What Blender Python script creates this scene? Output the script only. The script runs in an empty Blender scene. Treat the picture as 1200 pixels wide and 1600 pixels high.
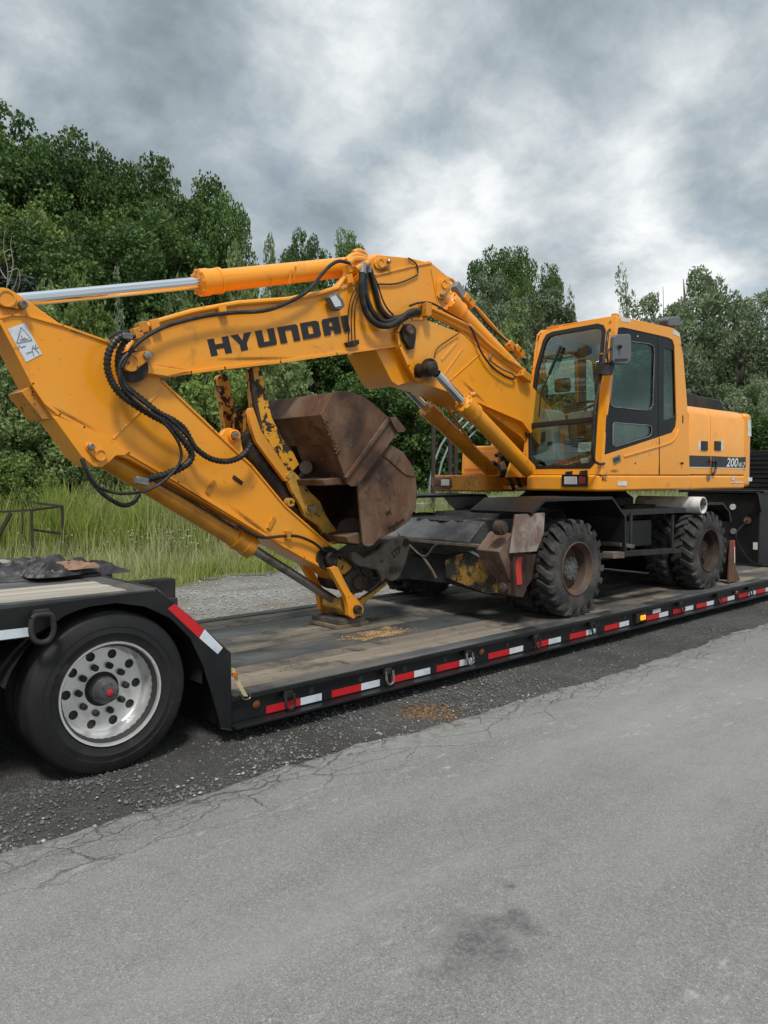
import bpy, bmesh, math, random
import numpy as np
from mathutils import Vector, Matrix
from mathutils.geometry import tessellate_polygon
random.seed(7)
rng = np.random.default_rng(11)
sc = bpy.context.scene
col = sc.collection
PI = math.pi

# ------------------------------------------------------------------ camera
YAW = math.radians(47.73)
PITCH = math.atan(53/1200)
CAM = Vector((0, 0, 1.75))
FH = Vector((math.cos(YAW), math.sin(YAW), 0))
RT = Vector((math.sin(YAW), -math.cos(YAW), 0))
FW = FH*math.cos(PITCH) + Vector((0, 0, -math.sin(PITCH)))
UP = FH*math.sin(PITCH) + Vector((0, 0, math.cos(PITCH)))
cd = bpy.data.cameras.new('camera'); cam = bpy.data.objects.new('camera', cd); col.objects.link(cam)
cd.sensor_fit = 'HORIZONTAL'; cd.sensor_width = 36; cd.lens = 36
cd.clip_start = .05; cd.clip_end = 2000
cam.matrix_world = Matrix.Translation(CAM) @ Matrix((RT, UP, -FW)).transposed().to_4x4()
sc.camera = cam

# ------------------------------------------------------------------ exposure, sun, sky
sc.view_settings.view_transform = 'Standard'; sc.view_settings.look = 'None'
sc.view_settings.gamma = 1; sc.view_settings.use_curve_mapping = False
sc.view_settings.exposure = 0.95
SUN_EL, SUN_AZ = math.radians(58), math.radians(232)      # light from behind and left of the viewer
sd = bpy.data.lights.new('sun', 'SUN'); sun = bpy.data.objects.new('sun', sd); col.objects.link(sun)
sd.energy = 1.5; sd.angle = math.radians(10); sd.color = (1.0, .96, .9)
sdir = Vector((math.cos(SUN_EL)*math.cos(SUN_AZ), math.cos(SUN_EL)*math.sin(SUN_AZ), math.sin(SUN_EL)))
sun.rotation_euler = sdir.to_track_quat('Z', 'Y').to_euler()
w = bpy.data.worlds.new('World'); sc.world = w; w.use_nodes = True
nt = w.node_tree; nt.nodes.clear()
def N(tree, typ, **kw):
    n = tree.nodes.new(typ)
    for k, v in kw.items(): setattr(n, k, v)
    return n
def math_node(tree, op, a, b=None, clamp=False):
    n = tree.nodes.new('ShaderNodeMath'); n.operation = op; n.use_clamp = clamp
    for i, v in enumerate((a, b)):
        if v is None: continue
        if isinstance(v, (int, float)): n.inputs[i].default_value = v
        else: tree.links.new(v, n.inputs[i])
    return n.outputs[0]
def mixc(tree, f, a, b, mode='MIX'):
    n = tree.nodes.new('ShaderNodeMix'); n.data_type = 'RGBA'; n.blend_type = mode
    for i, v in ((0, f), (6, a), (7, b)):
        if isinstance(v, (int, float)): n.inputs[i].default_value = v
        elif isinstance(v, tuple): n.inputs[i].default_value = (*v, 1) if len(v) == 3 else v
        else: tree.links.new(v, n.inputs[i])
    return n.outputs[2]
def ramp(tree, f, stops, interp='LINEAR'):
    n = tree.nodes.new('ShaderNodeValToRGB'); cr = n.color_ramp; cr.interpolation = interp
    while len(cr.elements) < len(stops): cr.elements.new(.5)
    for e, (p, c) in zip(cr.elements, stops):
        e.position = p; e.color = (c, c, c, 1) if isinstance(c, (int, float)) else (*c, 1)
    tree.links.new(f, n.inputs[0]); return n.outputs[0]
sky = N(nt, 'ShaderNodeTexSky', sky_type='NISHITA', sun_disc=False)
sky.sun_elevation = SUN_EL; sky.sun_rotation = math.radians(90) - SUN_AZ
bg1 = N(nt, 'ShaderNodeBackground'); bg1.inputs[1].default_value = .09
nt.links.new(sky.outputs[0], bg1.inputs[0])
tc = N(nt, 'ShaderNodeTexCoord'); sp = N(nt, 'ShaderNodeSeparateXYZ'); nt.links.new(tc.outputs['Generated'], sp.inputs[0])
den = math_node(nt, 'ADD', math_node(nt, 'MAXIMUM', sp.outputs[2], 0.0), .46)
cu = math_node(nt, 'DIVIDE', sp.outputs[0], den); cv = math_node(nt, 'DIVIDE', sp.outputs[1], den)
cb = N(nt, 'ShaderNodeCombineXYZ'); nt.links.new(cu, cb.inputs[0]); nt.links.new(cv, cb.inputs[1])
def noise(tree, vec, scale, detail=5, rough=.55, dist=0, off=None):
    n = tree.nodes.new('ShaderNodeTexNoise'); n.inputs['Scale'].default_value = scale; n.inputs['Detail'].default_value = detail
    n.inputs['Roughness'].default_value = rough; n.inputs['Distortion'].default_value = dist
    if off is not None:
        va = tree.nodes.new('ShaderNodeVectorMath'); va.operation = 'ADD'; va.inputs[1].default_value = off
        tree.links.new(vec, va.inputs[0]); vec = va.outputs[0]
    tree.links.new(vec, n.inputs['Vector']); return n.outputs['Fac']
def dirblob(px, py, size):
    d = (FW + RT*((px-600)/1200) + UP*((800-py)/1200)).normalized()
    n = N(nt, 'ShaderNodeVectorMath', operation='DOT_PRODUCT'); n.inputs[1].default_value = d
    nt.links.new(tc.outputs['Generated'], n.inputs[0])
    m = N(nt, 'ShaderNodeMapRange', interpolation_type='SMOOTHERSTEP')
    m.inputs[1].default_value = math.cos(size); m.inputs[2].default_value = 1
    nt.links.new(n.outputs['Value'], m.inputs[0]); return m.outputs[0]
wn = nt.nodes.new('ShaderNodeTexNoise'); wn.inputs['Scale'].default_value = 3.0; wn.inputs['Detail'].default_value = 4; nt.links.new(cb.outputs[0], wn.inputs['Vector'])
wv = N(nt, 'ShaderNodeVectorMath', operation='MULTIPLY_ADD'); wv.inputs[1].default_value = (.10, .10, .10); nt.links.new(wn.outputs['Color'], wv.inputs[0]); nt.links.new(cb.outputs[0], wv.inputs[2])
n1 = noise(nt, wv.outputs[0], 2.3, 12, .56, 0, (3.1, 1.7, 0))
n2 = noise(nt, wv.outputs[0], 6.5, 12, .62, 0, (7.1, 4.7, 2))
n3 = noise(nt, cb.outputs[0], .45, 2, .5, 0, (1.0, 9.7, 5))
cl = math_node(nt, 'ADD', math_node(nt, 'ADD', math_node(nt, 'MULTIPLY', n1, .60), math_node(nt, 'MULTIPLY', n2, .34)), math_node(nt, 'MULTIPLY', n3, .12))
for px, py, s, a in ((480, 105, .17, .09), (690, 325, .10, .07), (700, 400, .16, .075), (900, 400, .2, .02), (1130, 320, .18, .05), (400, 390, .1, .05),
                     (840, 215, .30, -.045), (1175, 250, .13, -.14), (180, 150, .28, -.05), (330, 30, .2, -.02), (950, 40, .3, -.02), (1100, 400, .2, .02)):
    cl = math_node(nt, 'ADD', cl, math_node(nt, 'MULTIPLY', dirblob(px, py, s), a*.9))
ccol = ramp(nt, cl, [(.35, (.110, .132, .148)), (.43, (.165, .193, .212)), (.49, (.215, .247, .268)), (.54, (.275, .307, .325)), (.60, (.37, .395, .408)), (.66, (.48, .495, .50)), (.73, (.58, .59, .59))])
zen = N(nt, 'ShaderNodeMapRange'); zen.inputs[1].default_value = .5; zen.inputs[2].default_value = 1.0; zen.inputs[3].default_value = 1.0; zen.inputs[4].default_value = 1.5
nt.links.new(sp.outputs[2], zen.inputs[0])
bg2 = N(nt, 'ShaderNodeBackground'); nt.links.new(ccol, bg2.inputs[0]); nt.links.new(zen.outputs[0], bg2.inputs[1])
cover = ramp(nt, n2, [(.30, .86), (.42, .985), (1, .985)])
ms = N(nt, 'ShaderNodeMixShader'); nt.links.new(cover, ms.inputs[0])
nt.links.new(bg1.outputs[0], ms.inputs[1]); nt.links.new(bg2.outputs[0], ms.inputs[2])
wo = N(nt, 'ShaderNodeOutputWorld'); nt.links.new(ms.outputs[0], wo.inputs[0])

# ------------------------------------------------------------------ helpers
def ray(px, py): return FW + RT*((px-600)/1200) + UP*((800-py)/1200)
def at(px, py, Y=None, X=None, Z=None):
    d = ray(px, py)
    if Y is not None: t = (Y-CAM.y)/d.y
    elif X is not None: t = (X-CAM.x)/d.x
    else: t = (Z-CAM.z)/d.z
    return CAM + d*t
def atp(px, py, p0, nrm):
    d = ray(px, py); t = (p0-CAM).dot(nrm)/d.dot(nrm); return CAM + d*t
def depth(p): return (Vector(p)-CAM).dot(FW)
def gp(px, dist, z=0.0):
    p = (FH + RT*((px-600)/1200))*dist; return Vector((p.x, p.y, z))
def ztop(py, dist): return 1.75 + (747-py)/1200*dist

MATS = {}
def material(name, base, rough=.5, metal=0.0, alt=None, alt_scale=3, alt_lo=.45, alt_hi=.65, chip=None, chip_scale=30, chip_t=.66, chip_soft=.02,
             bump=0.0, bump_scale=60, coat=0.0, stretch=None, var=.12, var_scale=1.5, spec=.5, rough_var=.1, emit=None, rand=0.0, translucent=None, stain=None):
    m = bpy.data.materials.new(name); m.use_nodes = True; t = m.node_tree; t.nodes.clear()
    out = t.nodes.new('ShaderNodeOutputMaterial'); b = t.nodes.new('ShaderNodeBsdfPrincipled')
    tcn = t.nodes.new('ShaderNodeTexCoord'); vec = tcn.outputs['Object']
    oi = t.nodes.new('ShaderNodeObjectInfo')
    va = t.nodes.new('ShaderNodeVectorMath'); va.operation = 'MULTIPLY_ADD'
    t.links.new(oi.outputs['Random'], va.inputs[0]); va.inputs[1].default_value = (17, 9, 5); t.links.new(vec, va.inputs[2]); vec = va.outputs[0]
    if stretch:
        mp = t.nodes.new('ShaderNodeMapping'); mp.inputs['Scale'].default_value = stretch; t.links.new(vec, mp.inputs[0]); vecs = mp.outputs[0]
    else: vecs = vec
    c = mixc(t, noise(t, vecs, var_scale, 6, .6), tuple(x*(1-var) for x in base), tuple(min(1, x*(1+var)) for x in base))
    if alt:
        f = ramp(t, noise(t, vecs, alt_scale, 8, .62, .2), [(alt_lo, 0.0), (alt_hi, 1.0)])
        c = mixc(t, f, c, alt)
    if stain:
        gm = t.nodes.new('ShaderNodeNewGeometry')
        for (scol, ss, lo, hi, so) in stain:
            f = ramp(t, noise(t, gm.outputs['Position'], ss, 7, .62, .4, so), [(lo, 0.0), (hi, 1.0)]); c = mixc(t, f, c, scol)
    if rand:
        f = math_node(t, 'MULTIPLY_ADD', oi.outputs['Random'], rand*2); f.node.inputs[2].default_value = 1-rand
        cbn = t.nodes.new('ShaderNodeCombineXYZ')
        for i in range(3): t.links.new(f, cbn.inputs[i])
        c = mixc(t, 1.0, c, cbn.outputs[0], 'MULTIPLY')
    rv = math_node(t, 'MULTIPLY_ADD', noise(t, vec, 7, 5, .6), rough_var*2); rv.node.inputs[2].default_value = rough-rough_var
    rough_out = rv
    if chip:
        f = ramp(t, noise(t, vec, chip_scale, 6, .68, .35), [(chip_t, 0.0), (chip_t+chip_soft, 1.0)])
        c = mixc(t, f, c, chip)
        rough_out = math_node(t, 'MAXIMUM', rv, math_node(t, 'MULTIPLY', f, .85))
    t.links.new(c, b.inputs['Base Color']); t.links.new(rough_out, b.inputs['Roughness'])
    b.inputs['Metallic'].default_value = metal
    b.inputs['Specular IOR Level'].default_value = spec
    b.inputs['Coat Weight'].default_value = coat; b.inputs['Coat Roughness'].default_value = .12
    if emit:
        b.inputs['Emission Color'].default_value = (*emit[0], 1); b.inputs['Emission Strength'].default_value = emit[1]
    if bump:
        bp = t.nodes.new('ShaderNodeBump'); bp.inputs['Strength'].default_value = bump; bp.inputs['Distance'].default_value = .01
        t.links.new(noise(t, vecs, bump_scale, 6, .65), bp.inputs['Height']); t.links.new(bp.outputs[0], b.inputs['Normal'])
    sh = b.outputs[0]
    if translucent:
        tr = t.nodes.new('ShaderNodeBsdfTranslucent'); t.links.new(c, tr.inputs[0])
        mx = t.nodes.new('ShaderNodeMixShader'); mx.inputs[0].default_value = translucent
        t.links.new(sh, mx.inputs[1]); t.links.new(tr.outputs[0], mx.inputs[2]); sh = mx.outputs[0]
    t.links.new(sh, out.inputs[0]); MATS[name] = m; return m

YEL = (.86, .322, .010)
material('yellow', YEL, .38, alt=(.70, .27, .02), alt_scale=2.2, alt_lo=.5, alt_hi=.75, chip=(.10, .045, .02), chip_scale=18, chip_t=.68, chip_soft=.02, coat=.2, bump=.05, bump_scale=25, var=.1, stain=[((.42, .17, .03), 5.5, .60, .74, (2, 2, 2)), ((.60, .27, .04), 1.2, .45, .7, (4, 1, 3))])
material('yellow_clean', YEL, .33, alt=(.72, .29, .02), alt_scale=1.6, alt_lo=.5, alt_hi=.8, chip=(.16, .07, .02), chip_scale=26, chip_t=.715, chip_soft=.015, coat=.25, bump=.05, bump_scale=9, var=.08, rough_var=.14, stain=[((.46, .20, .035), 4.5, .60, .76, (2, 2, 2)), ((.78, .36, .045), .9, .48, .78, (4, 1, 3)), ((.30, .13, .03), 14, .67, .73, (1, 7, 3))])
material('yellow_dirty', (.62, .24, .015), .5, alt=(.26, .13, .035), alt_scale=4, alt_lo=.48, alt_hi=.72, chip=(.035, .02, .012), chip_scale=22, chip_t=.6, bump=.15, bump_scale=40)
material('yellow_worn', (.76, .36, .03), .5, chip=(.045, .028, .022), chip_scale=11, chip_t=.505, chip_soft=.015, stretch=(1, 1, 1), bump=.3, bump_scale=20)
material('yellow_bronze', (.66, .27, .012), .32, alt=(.5, .2, .012), alt_scale=5, coat=.3, chip=(.08, .03, .01), chip_scale=24, chip_t=.72)
material('black_paint', (.008, .0085, .010), .42, spec=.35, alt=(.022, .022, .021), alt_scale=3, alt_lo=.45, alt_hi=.8, chip=(.12, .11, .10), chip_scale=30, chip_t=.74, bump=.06, bump_scale=30)
material('black_dusty', (.012, .012, .013), .65, spec=.35, alt=(.045, .041, .037), alt_scale=3.5, alt_lo=.42, alt_hi=.75, chip=(.11, .06, .04), chip_scale=14, chip_t=.68, bump=.25, bump_scale=40)
material('grease', (.009, .008, .008), .5, spec=.35, alt=(.06, .045, .03), alt_scale=9, bump=.4, bump_scale=50)
material('rust', (.122, .060, .034), .66, spec=.35, stretch=(1, 1, .35), stain=[((.050, .028, .019), 2.2, .46, .62, (1, 2, 0)), ((.17, .13, .10), 9, .60, .72, (6, 2, 0))], alt=(.19, .122, .078), alt_scale=3.4, alt_lo=.40, alt_hi=.64, chip=(.055, .03, .024), chip_scale=7, chip_t=.6, chip_soft=.12, bump=.22, bump_scale=45, var=.2, metal=.15)
material('rust_dark', (.042, .027, .021), .75, spec=.25, alt=(.075, .050, .038), alt_scale=3, bump=.25, bump_scale=45, var=.25)
material('rust_red', (.095, .045, .030), .75, alt=(.17, .115, .085), alt_scale=6, chip=(.03, .02, .018), chip_scale=18, chip_t=.6, chip_soft=.05, bump=.5, bump_scale=60)
material('hitch_grey', (.13, .11, .09), .7, alt=(.07, .045, .035), alt_scale=5, bump=.2, bump_scale=40)
material('blade_grey', (.17, .15, .13), .6, alt=(.085, .050, .036), alt_scale=6, alt_lo=.42, alt_hi=.55, stretch=(1, 1, .25), metal=.3, bump=.2)
material('flaked_yellow', (.035, .032, .03), .7, alt=(.36, .20, .03), alt_scale=5, alt_lo=.47, alt_hi=.56, chip=(.02, .018, .016), chip_scale=30, chip_t=.58, bump=.3)
material('chrome', (.75, .77, .8), .12, 1.0, var=.05, rough_var=.04)
material('steel', (.30, .30, .30), .4, .9, alt=(.18, .15, .13), alt_scale=10, var=.1)
material('aluminium', (.80, .80, .79), .33, .75, alt=(.6, .59, .57), alt_scale=6, alt_lo=.5, alt_hi=.8, var=.05, rough_var=.05)
material('rubber', (.013, .013, .014), .6, spec=.3, stain=[((.05, .048, .045), 6, .60, .75, (0, 1, 0))], alt=(.03, .029, .028), alt_scale=4, alt_lo=.45, alt_hi=.8, bump=.12, bump_scale=80, var=.15)
material('rubber_dusty', (.028, .028, .030), .85, spec=.3, alt=(.095, .088, .078), alt_scale=5, alt_lo=.42, alt_hi=.72, bump=.3, bump_scale=50, var=.2)
material('hose', (.009, .009, .010), .45, spec=.4, bump=.1, bump_scale=120, alt=(.04, .038, .035), alt_scale=12)
material('decal_black', (.012, .012, .016), .4, chip=(.6, .25, .02), chip_scale=25, chip_t=.76)
material('frame_black', (.004, .006, .010), .3, spec=.2)
material('gasket', (.008, .008, .009), .5)
material('white', (.74, .74, .72), .5, alt=(.5, .49, .46), alt_scale=8)
material('sticker', (.68, .68, .64), .55, alt=(.5, .48, .42), alt_scale=14)
material('tape_white', (.62, .68, .74), .35, alt=(.4, .43, .46), alt_scale=9, alt_lo=.5, alt_hi=.8)
material('tape_red', (.55, .012, .018), .4, alt=(.33, .012, .015), alt_scale=7, alt_lo=.5, alt_hi=.8)
material('decal_red', (.5, .03, .02), .5)
material('amber', (.45, .13, .01), .3)
material('amber_lit', (.8, .3, .01), .3, emit=((1, .38, .02), .45))
material('amber_dull', (.14, .05, .015), .4)
material('lamp_glass', (.6, .6, .6), .15, .3, coat=1)
material('lamp_red', (.25, .03, .02), .2, coat=1)
material('plastic_grey', (.20, .20, .21), .5)
material('plastic_mirror', (.115, .12, .125), .45, bump=.1)
material('cab_grey', (.33, .36, .34), .6)
material('cab_dark', (.03, .03, .03), .6)
material('wood_deck', (.235, .20, .155), .8, alt=(.13, .108, .085), alt_scale=1.6, alt_lo=.35, alt_hi=.72, stretch=(.35, 6, 6), bump=.5, bump_scale=9, rand=.22, var=.3, var_scale=5, stain=[((.055, .052, .048), 1.1, .47, .60, (3, 1, 0)), ((.06, .055, .048), 4.2, .55, .66, (8, 1, 0))])
material('wood_bleached', (.40, .365, .31), .82, alt=(.26, .235, .20), alt_scale=2, stretch=(.3, 6, 6), bump=.4, bump_scale=10, rand=.12, var=.14, var_scale=5, chip=(.14, .12, .10), chip_scale=9, chip_t=.68, chip_soft=.1)
material('wood_block', (.20, .15, .11), .8, alt=(.10, .08, .06), alt_scale=6, bump=.4)
material('wood_wet', (.055, .048, .042), .6, alt=(.12, .10, .08), alt_scale=6, bump=.3)
material('deck_steel', (.065, .072, .077), .5, alt=(.17, .16, .145), alt_scale=1.6, alt_lo=.42, alt_hi=.72, chip=(.24, .22, .20), chip_scale=6, chip_t=.68, chip_soft=.1, bump=.25, bump_scale=30, stretch=(.5, 1.5, 1), stain=[((.02, .02, .02), 1.3, .48, .66, (5, 5, 0))])
material('tarp', (.028, .028, .032), .5, bump=.3, bump_scale=30, alt=(.055, .053, .055), alt_scale=5)
material('tan_cloth', (.30, .18, .12), .8)
material('webbing', (.60, .50, .28), .7)
material('concrete', (.36, .35, .32), .85, alt=(.22, .22, .20), alt_scale=4, bump=.3)
material('galv', (.42, .46, .48), .45, .5, var=.1)
material('rack_rust', (.04, .028, .022), .8)
material('bark', (.085, .07, .055), .9, bump=.8, bump_scale=8, stretch=(3, 3, .5))
material('deadwood', (.30, .27, .24), .9)
material('leaf_broad', (.110, .190, .045), .55, alt=(.055, .110, .030), alt_scale=.5, alt_lo=.4, alt_hi=.6, rand=.28, var=.4, var_scale=2.5, translucent=.28, spec=.3)
material('leaf_light', (.195, .270, .070), .55, alt=(.115, .180, .045), alt_scale=.6, alt_lo=.4, alt_hi=.62, rand=.2, var=.35, var_scale=2.5, translucent=.3, spec=.3)
material('leaf_shrub', (.230, .300, .110), .55, alt=(.125, .185, .070), alt_scale=.6, alt_lo=.4, alt_hi=.62, rand=.2, var=.35, var_scale=3, translucent=.28, spec=.3)
material('leaf_willow', (.235, .285, .170), .55, alt=(.135, .185, .090), alt_scale=.6, alt_lo=.4, alt_hi=.62, rand=.2, var=.35, var_scale=3, translucent=.25, spec=.3)
material('needles', (.028, .045, .030), .7, rand=.15, var=.3, var_scale=3)
material('grass', (.275, .345, .075), .6, alt=(.40, .41, .18), alt_scale=.55, alt_lo=.42, alt_hi=.68, var=.35, var_scale=3.5, translucent=.3, spec=.25)
material('grass_pale', (.30, .35, .13), .7, alt=(.42, .42, .25), alt_scale=.8, var=.3, var_scale=4, translucent=.25)
material('grass_dry', (.36, .36, .17), .8, var=.3, var_scale=4, translucent=.2)
material('plume', (.34, .33, .29), .9, var=.25, var_scale=5, translucent=.2)
material('flower', (.75, .76, .68), .8)
material('ground_soil', (.075, .085, .03), .95, alt=(.12, .105, .06), alt_scale=.35, bump=.6, bump_scale=12, var=.3, var_scale=2)
material('stone', (.16, .16, .157), .85, alt=(.08, .08, .078), alt_scale=9, alt_lo=.42, alt_hi=.6, var=.35, var_scale=30)
material('stone_pale', (.38, .38, .37), .85, alt=(.25, .25, .245), alt_scale=12, alt_lo=.45, alt_hi=.6, var=.3, var_scale=30)
material('clod', (.20, .115, .055), .9, alt=(.10, .065, .04), alt_scale=12)
material('sawdust', (.42, .27, .12), .9, alt=(.25, .17, .09), alt_scale=30)

def glass_mat(name, tint, refl=.0, mul=1.0):
    m = bpy.data.materials.new(name); m.use_nodes = True; t = m.node_tree; t.nodes.clear()
    o = t.nodes.new('ShaderNodeOutputMaterial'); tr = t.nodes.new('ShaderNodeBsdfTransparent'); tr.inputs[0].default_value = (*tint, 1)
    gl = t.nodes.new('ShaderNodeBsdfGlossy'); gl.inputs['Roughness'].default_value = .02; gl.inputs[0].default_value = (.9, .95, .95, 1)
    fr = t.nodes.new('ShaderNodeFresnel'); fr.inputs[0].default_value = 1.52
    f = math_node(t, 'MULTIPLY_ADD', fr.outputs[0], mul, True); f.node.inputs[2].default_value = refl
    mx = t.nodes.new('ShaderNodeMixShader'); t.links.new(f, mx.inputs[0]); t.links.new(tr.outputs[0], mx.inputs[1]); t.links.new(gl.outputs[0], mx.inputs[2])
    t.links.new(mx.outputs[0], o.inputs[0]); MATS[name] = m
glass_mat('glass', (.84, .92, .89), .0, .55)
glass_mat('glass_side', (.56, .66, .62), .0, .34)
def grime_material():
    m = bpy.data.materials.new('grime'); m.use_nodes = True; t = m.node_tree; b = t.nodes['Principled BSDF']; o = t.nodes['Material Output']
    tcn = t.nodes.new('ShaderNodeTexCoord'); ln = N(t, 'ShaderNodeVectorMath', operation='LENGTH'); t.links.new(tcn.outputs['Object'], ln.inputs[0])
    gm = t.nodes.new('ShaderNodeNewGeometry')
    f = math_node(t, 'SUBTRACT', 1.0, ln.outputs['Value']); f = math_node(t, 'ADD', math_node(t, 'MULTIPLY', f, 1.1), math_node(t, 'MULTIPLY', noise(t, gm.outputs['Position'], 34, 9, .75), 1.3))
    al = ramp(t, f, [(.62, 0.), (.95, .35), (1., .75)]) if False else ramp(t, math_node(t, 'MULTIPLY', f, .6), [(.48, 0.), (.72, .30), (.95, .5)])
    al2 = math_node(t, 'MULTIPLY', al, ramp(t, ln.outputs['Value'], [(.35, 1.), (1., 0.)]))
    b.inputs['Base Color'].default_value = (.05, .024, .010, 1); b.inputs['Roughness'].default_value = .75
    tr = t.nodes.new('ShaderNodeBsdfTransparent'); mx = t.nodes.new('ShaderNodeMixShader'); t.links.new(al2, mx.inputs[0]); t.links.new(tr.outputs[0], mx.inputs[1]); t.links.new(b.outputs[0], mx.inputs[2]); t.links.new(mx.outputs[0], o.inputs[0])
    MATS['grime'] = m
grime_material()

# ------------------------------------------------------------------ mesh builder
class MB:
    def __init__(s): s.v = []; s.f = []
    def add(s, vs, fs):
        o = len(s.v); s.v += [tuple(v) for v in vs]; s.f += [tuple(i+o for i in f) for f in fs]; return s
    def prism(s, pts, off):
        n = len(pts); off = Vector(off); a = [Vector(p) for p in pts]; b = [p+off for p in a]
        return s.add(a+b, [tuple(range(n)), tuple(range(2*n-1, n-1, -1))] + [(i, n+i, n+(i+1) % n, (i+1) % n) for i in range(n)])
    def plate(s, px, y0, y1, src=None):
        return s.prism([at(x, y, Y=y0 if src is None else src)+Vector((0, 0 if src is None else y0-src, 0)) for x, y in px], (0, y1-y0, 0))
    def box(s, x0, y0, z0, x1, y1, z1): return s.prism([(x0, y0, z0), (x1, y0, z0), (x1, y0, z1), (x0, y0, z1)], (0, y1-y0, 0))
    def holed(s, outer, holes, off):
        loops = [[Vector(p) for p in outer]] + [[Vector(p) for p in h] for h in holes]
        tris = tessellate_polygon(loops); flat = [p for l in loops for p in l]; n = len(flat); off = Vector(off)
        fs = [tuple(t) for t in tris] + [tuple(n+i for i in reversed(t)) for t in tris]
        k = 0
        for l in loops:
            m = len(l); fs += [(k+i, n+k+i, n+k+(i+1) % m, k+(i+1) % m) for i in range(m)]; k += m
        return s.add(flat+[p+off for p in flat], fs)
    def obox(s, c, ax, ay, az):   # box from centre and half-axis vectors
        c = Vector(c); ax = Vector(ax); ay = Vector(ay); az = Vector(az)
        return s.prism([c-ax-ay-az, c+ax-ay-az, c+ax-ay+az, c-ax-ay+az], ay*2)
    def bar(s, p0, p1, w, h, up=(0, 0, 1)):   # w across, h along 'up'
        p0 = Vector(p0); p1 = Vector(p1); d = (p1-p0); dn = d.normalized(); up = Vector(up)
        sd_ = dn.cross(up)
        if sd_.length < 1e-4: sd_ = dn.cross(Vector((1, 0, 0)))
        sd_.normalize(); u = sd_.cross(dn).normalized()
        return s.obox((p0+p1)/2, d/2, sd_*w/2, u*h/2)
    def tube(s, pts, r, n=10, caps=True, ends=None):
        pts = [Vector(p) for p in pts]; rs = r if isinstance(r, (list, tuple)) else [r]*len(pts)
        rings = []; t0 = (pts[1]-pts[0]).normalized(); nn = t0.orthogonal().normalized()
        for i, p in enumerate(pts):
            t = (pts[min(i+1, len(pts)-1)]-pts[max(i-1, 0)]).normalized()
            nn = (nn - t*nn.dot(t)); nn = nn.normalized() if nn.length > 1e-6 else t.orthogonal().normalized()
            bb = t.cross(nn); rings.append([p + (nn*math.cos(2*PI*k/n)+bb*math.sin(2*PI*k/n))*rs[i] for k in range(n)])
        vs = [v for rg in rings for v in rg]; fs = []
        for i in range(len(pts)-1):
            for k in range(n): a = i*n+k; b = i*n+(k+1) % n; fs.append((a, b, b+n, a+n))
        if caps: fs += [tuple(range(n-1, -1, -1)), tuple(range((len(pts)-1)*n, len(pts)*n))]
        return s.add(vs, fs)
    def cyl(s, p0, p1, r, n=20, r1=None): return s.tube([p0, p1], [r, r if r1 is None else r1], n)
    def lathe(s, c, prof, n=48, axis='Y', close=False):
        # prof: (a, r) along the axis; c: centre
        c = Vector(c); vs = []; fs = []
        for a, r in prof:
            for k in range(n):
                th = 2*PI*k/n; q = (r*math.cos(th), r*math.sin(th))
                vs.append(c + (Vector((q[0], a, q[1])) if axis == 'Y' else Vector((a, q[0], q[1])) if axis == 'X' else Vector((q[0], q[1], a))))
        m = len(prof)
        for i in range(m if close else m-1):
            for k in range(n): a = i*n+k; b = i*n+(k+1) % n; j = ((i+1) % m)*n; fs.append((a, b, j+(k+1) % n, j+k))
        return s.add(vs, fs)
    def strip(s, pts, w, off):    # thin ridge following a polyline, in the XZ plane, raised by off along Y
        pts = [Vector(p) for p in pts]
        for a, b in zip(pts, pts[1:]):
            d = (b-a); ln = d.length; d.normalize(); nrm = Vector((-d.z, 0, d.x))*w/2
            a2 = a-d*w*.35; b2 = b+d*w*.35
            s.prism([a2-nrm, b2-nrm, b2+nrm, a2+nrm], off)
        return s
    def build(s, name, mat, parent=None, bevel=0, smooth=35, seg=2, normals=True, loc=None):
        me = bpy.data.meshes.new(name)
        org = Vector((0, 0, 0))
        if loc is not None: org = Vector(loc)
        elif parent is not None: org = parent.get('_org') and Vector(parent['_org']) or Vector((0, 0, 0))
        me.from_pydata([tuple(Vector(v)-org) for v in s.v], [], s.f)
        if normals:
            bm = bmesh.new(); bm.from_mesh(me); bmesh.ops.recalc_face_normals(bm, faces=bm.faces); bm.to_mesh(me); bm.free()
        if smooth:
            me.shade_smooth(); me.set_sharp_from_angle(angle=math.radians(smooth))
        me.materials.append(MATS[mat] if isinstance(mat, str) else mat)
        o = bpy.data.objects.new(name, me); col.objects.link(o)
        if loc is not None and parent is None: o.location = loc
        if parent is not None:
            o.parent = parent
            if parent.get('_org'): o['_org'] = parent['_org']
        if bevel:
            b = o.modifiers.new('bevel', 'BEVEL'); b.width = bevel; b.segments = seg; b.limit_method = 'ANGLE'; b.angle_limit = math.radians(38); b.harden_normals = True
        return o
def crom(pts, k=6):
    pts = [Vector(p) for p in pts]; P = [pts[0]*2-pts[1]] + pts + [pts[-1]*2-pts[-2]]; out = []
    for i in range(1, len(P)-2):
        a, b, c, d = P[i-1:i+3]
        for j in range(k):
            t = j/k; out.append(.5*((2*b)+(c-a)*t+(2*a-5*b+4*c-d)*t*t+(3*b-a-3*c+d)*t**3))
    out.append(pts[-1]); return out
def pxl(pts, Y): return [at(p[0], p[1], Y=(p[2] if len(p) > 2 else Y)) for p in pts]
def rnd_poly(cx, cy, r, n=14, a0=0, a1=2*PI): return [(cx+r*math.cos(a0+(a1-a0)*i/(n-1)), cy+r*math.sin(a0+(a1-a0)*i/(n-1))) for i in range(n)]
def thing(name, label, cat, loc, group=None):
    o = bpy.data.objects.new(name, None); col.objects.link(o); o.location = loc; o.empty_display_size = .2
    o['_org'] = tuple(loc); o['label'] = label; o['category'] = cat
    if group: o['group'] = group
    return o
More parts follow.
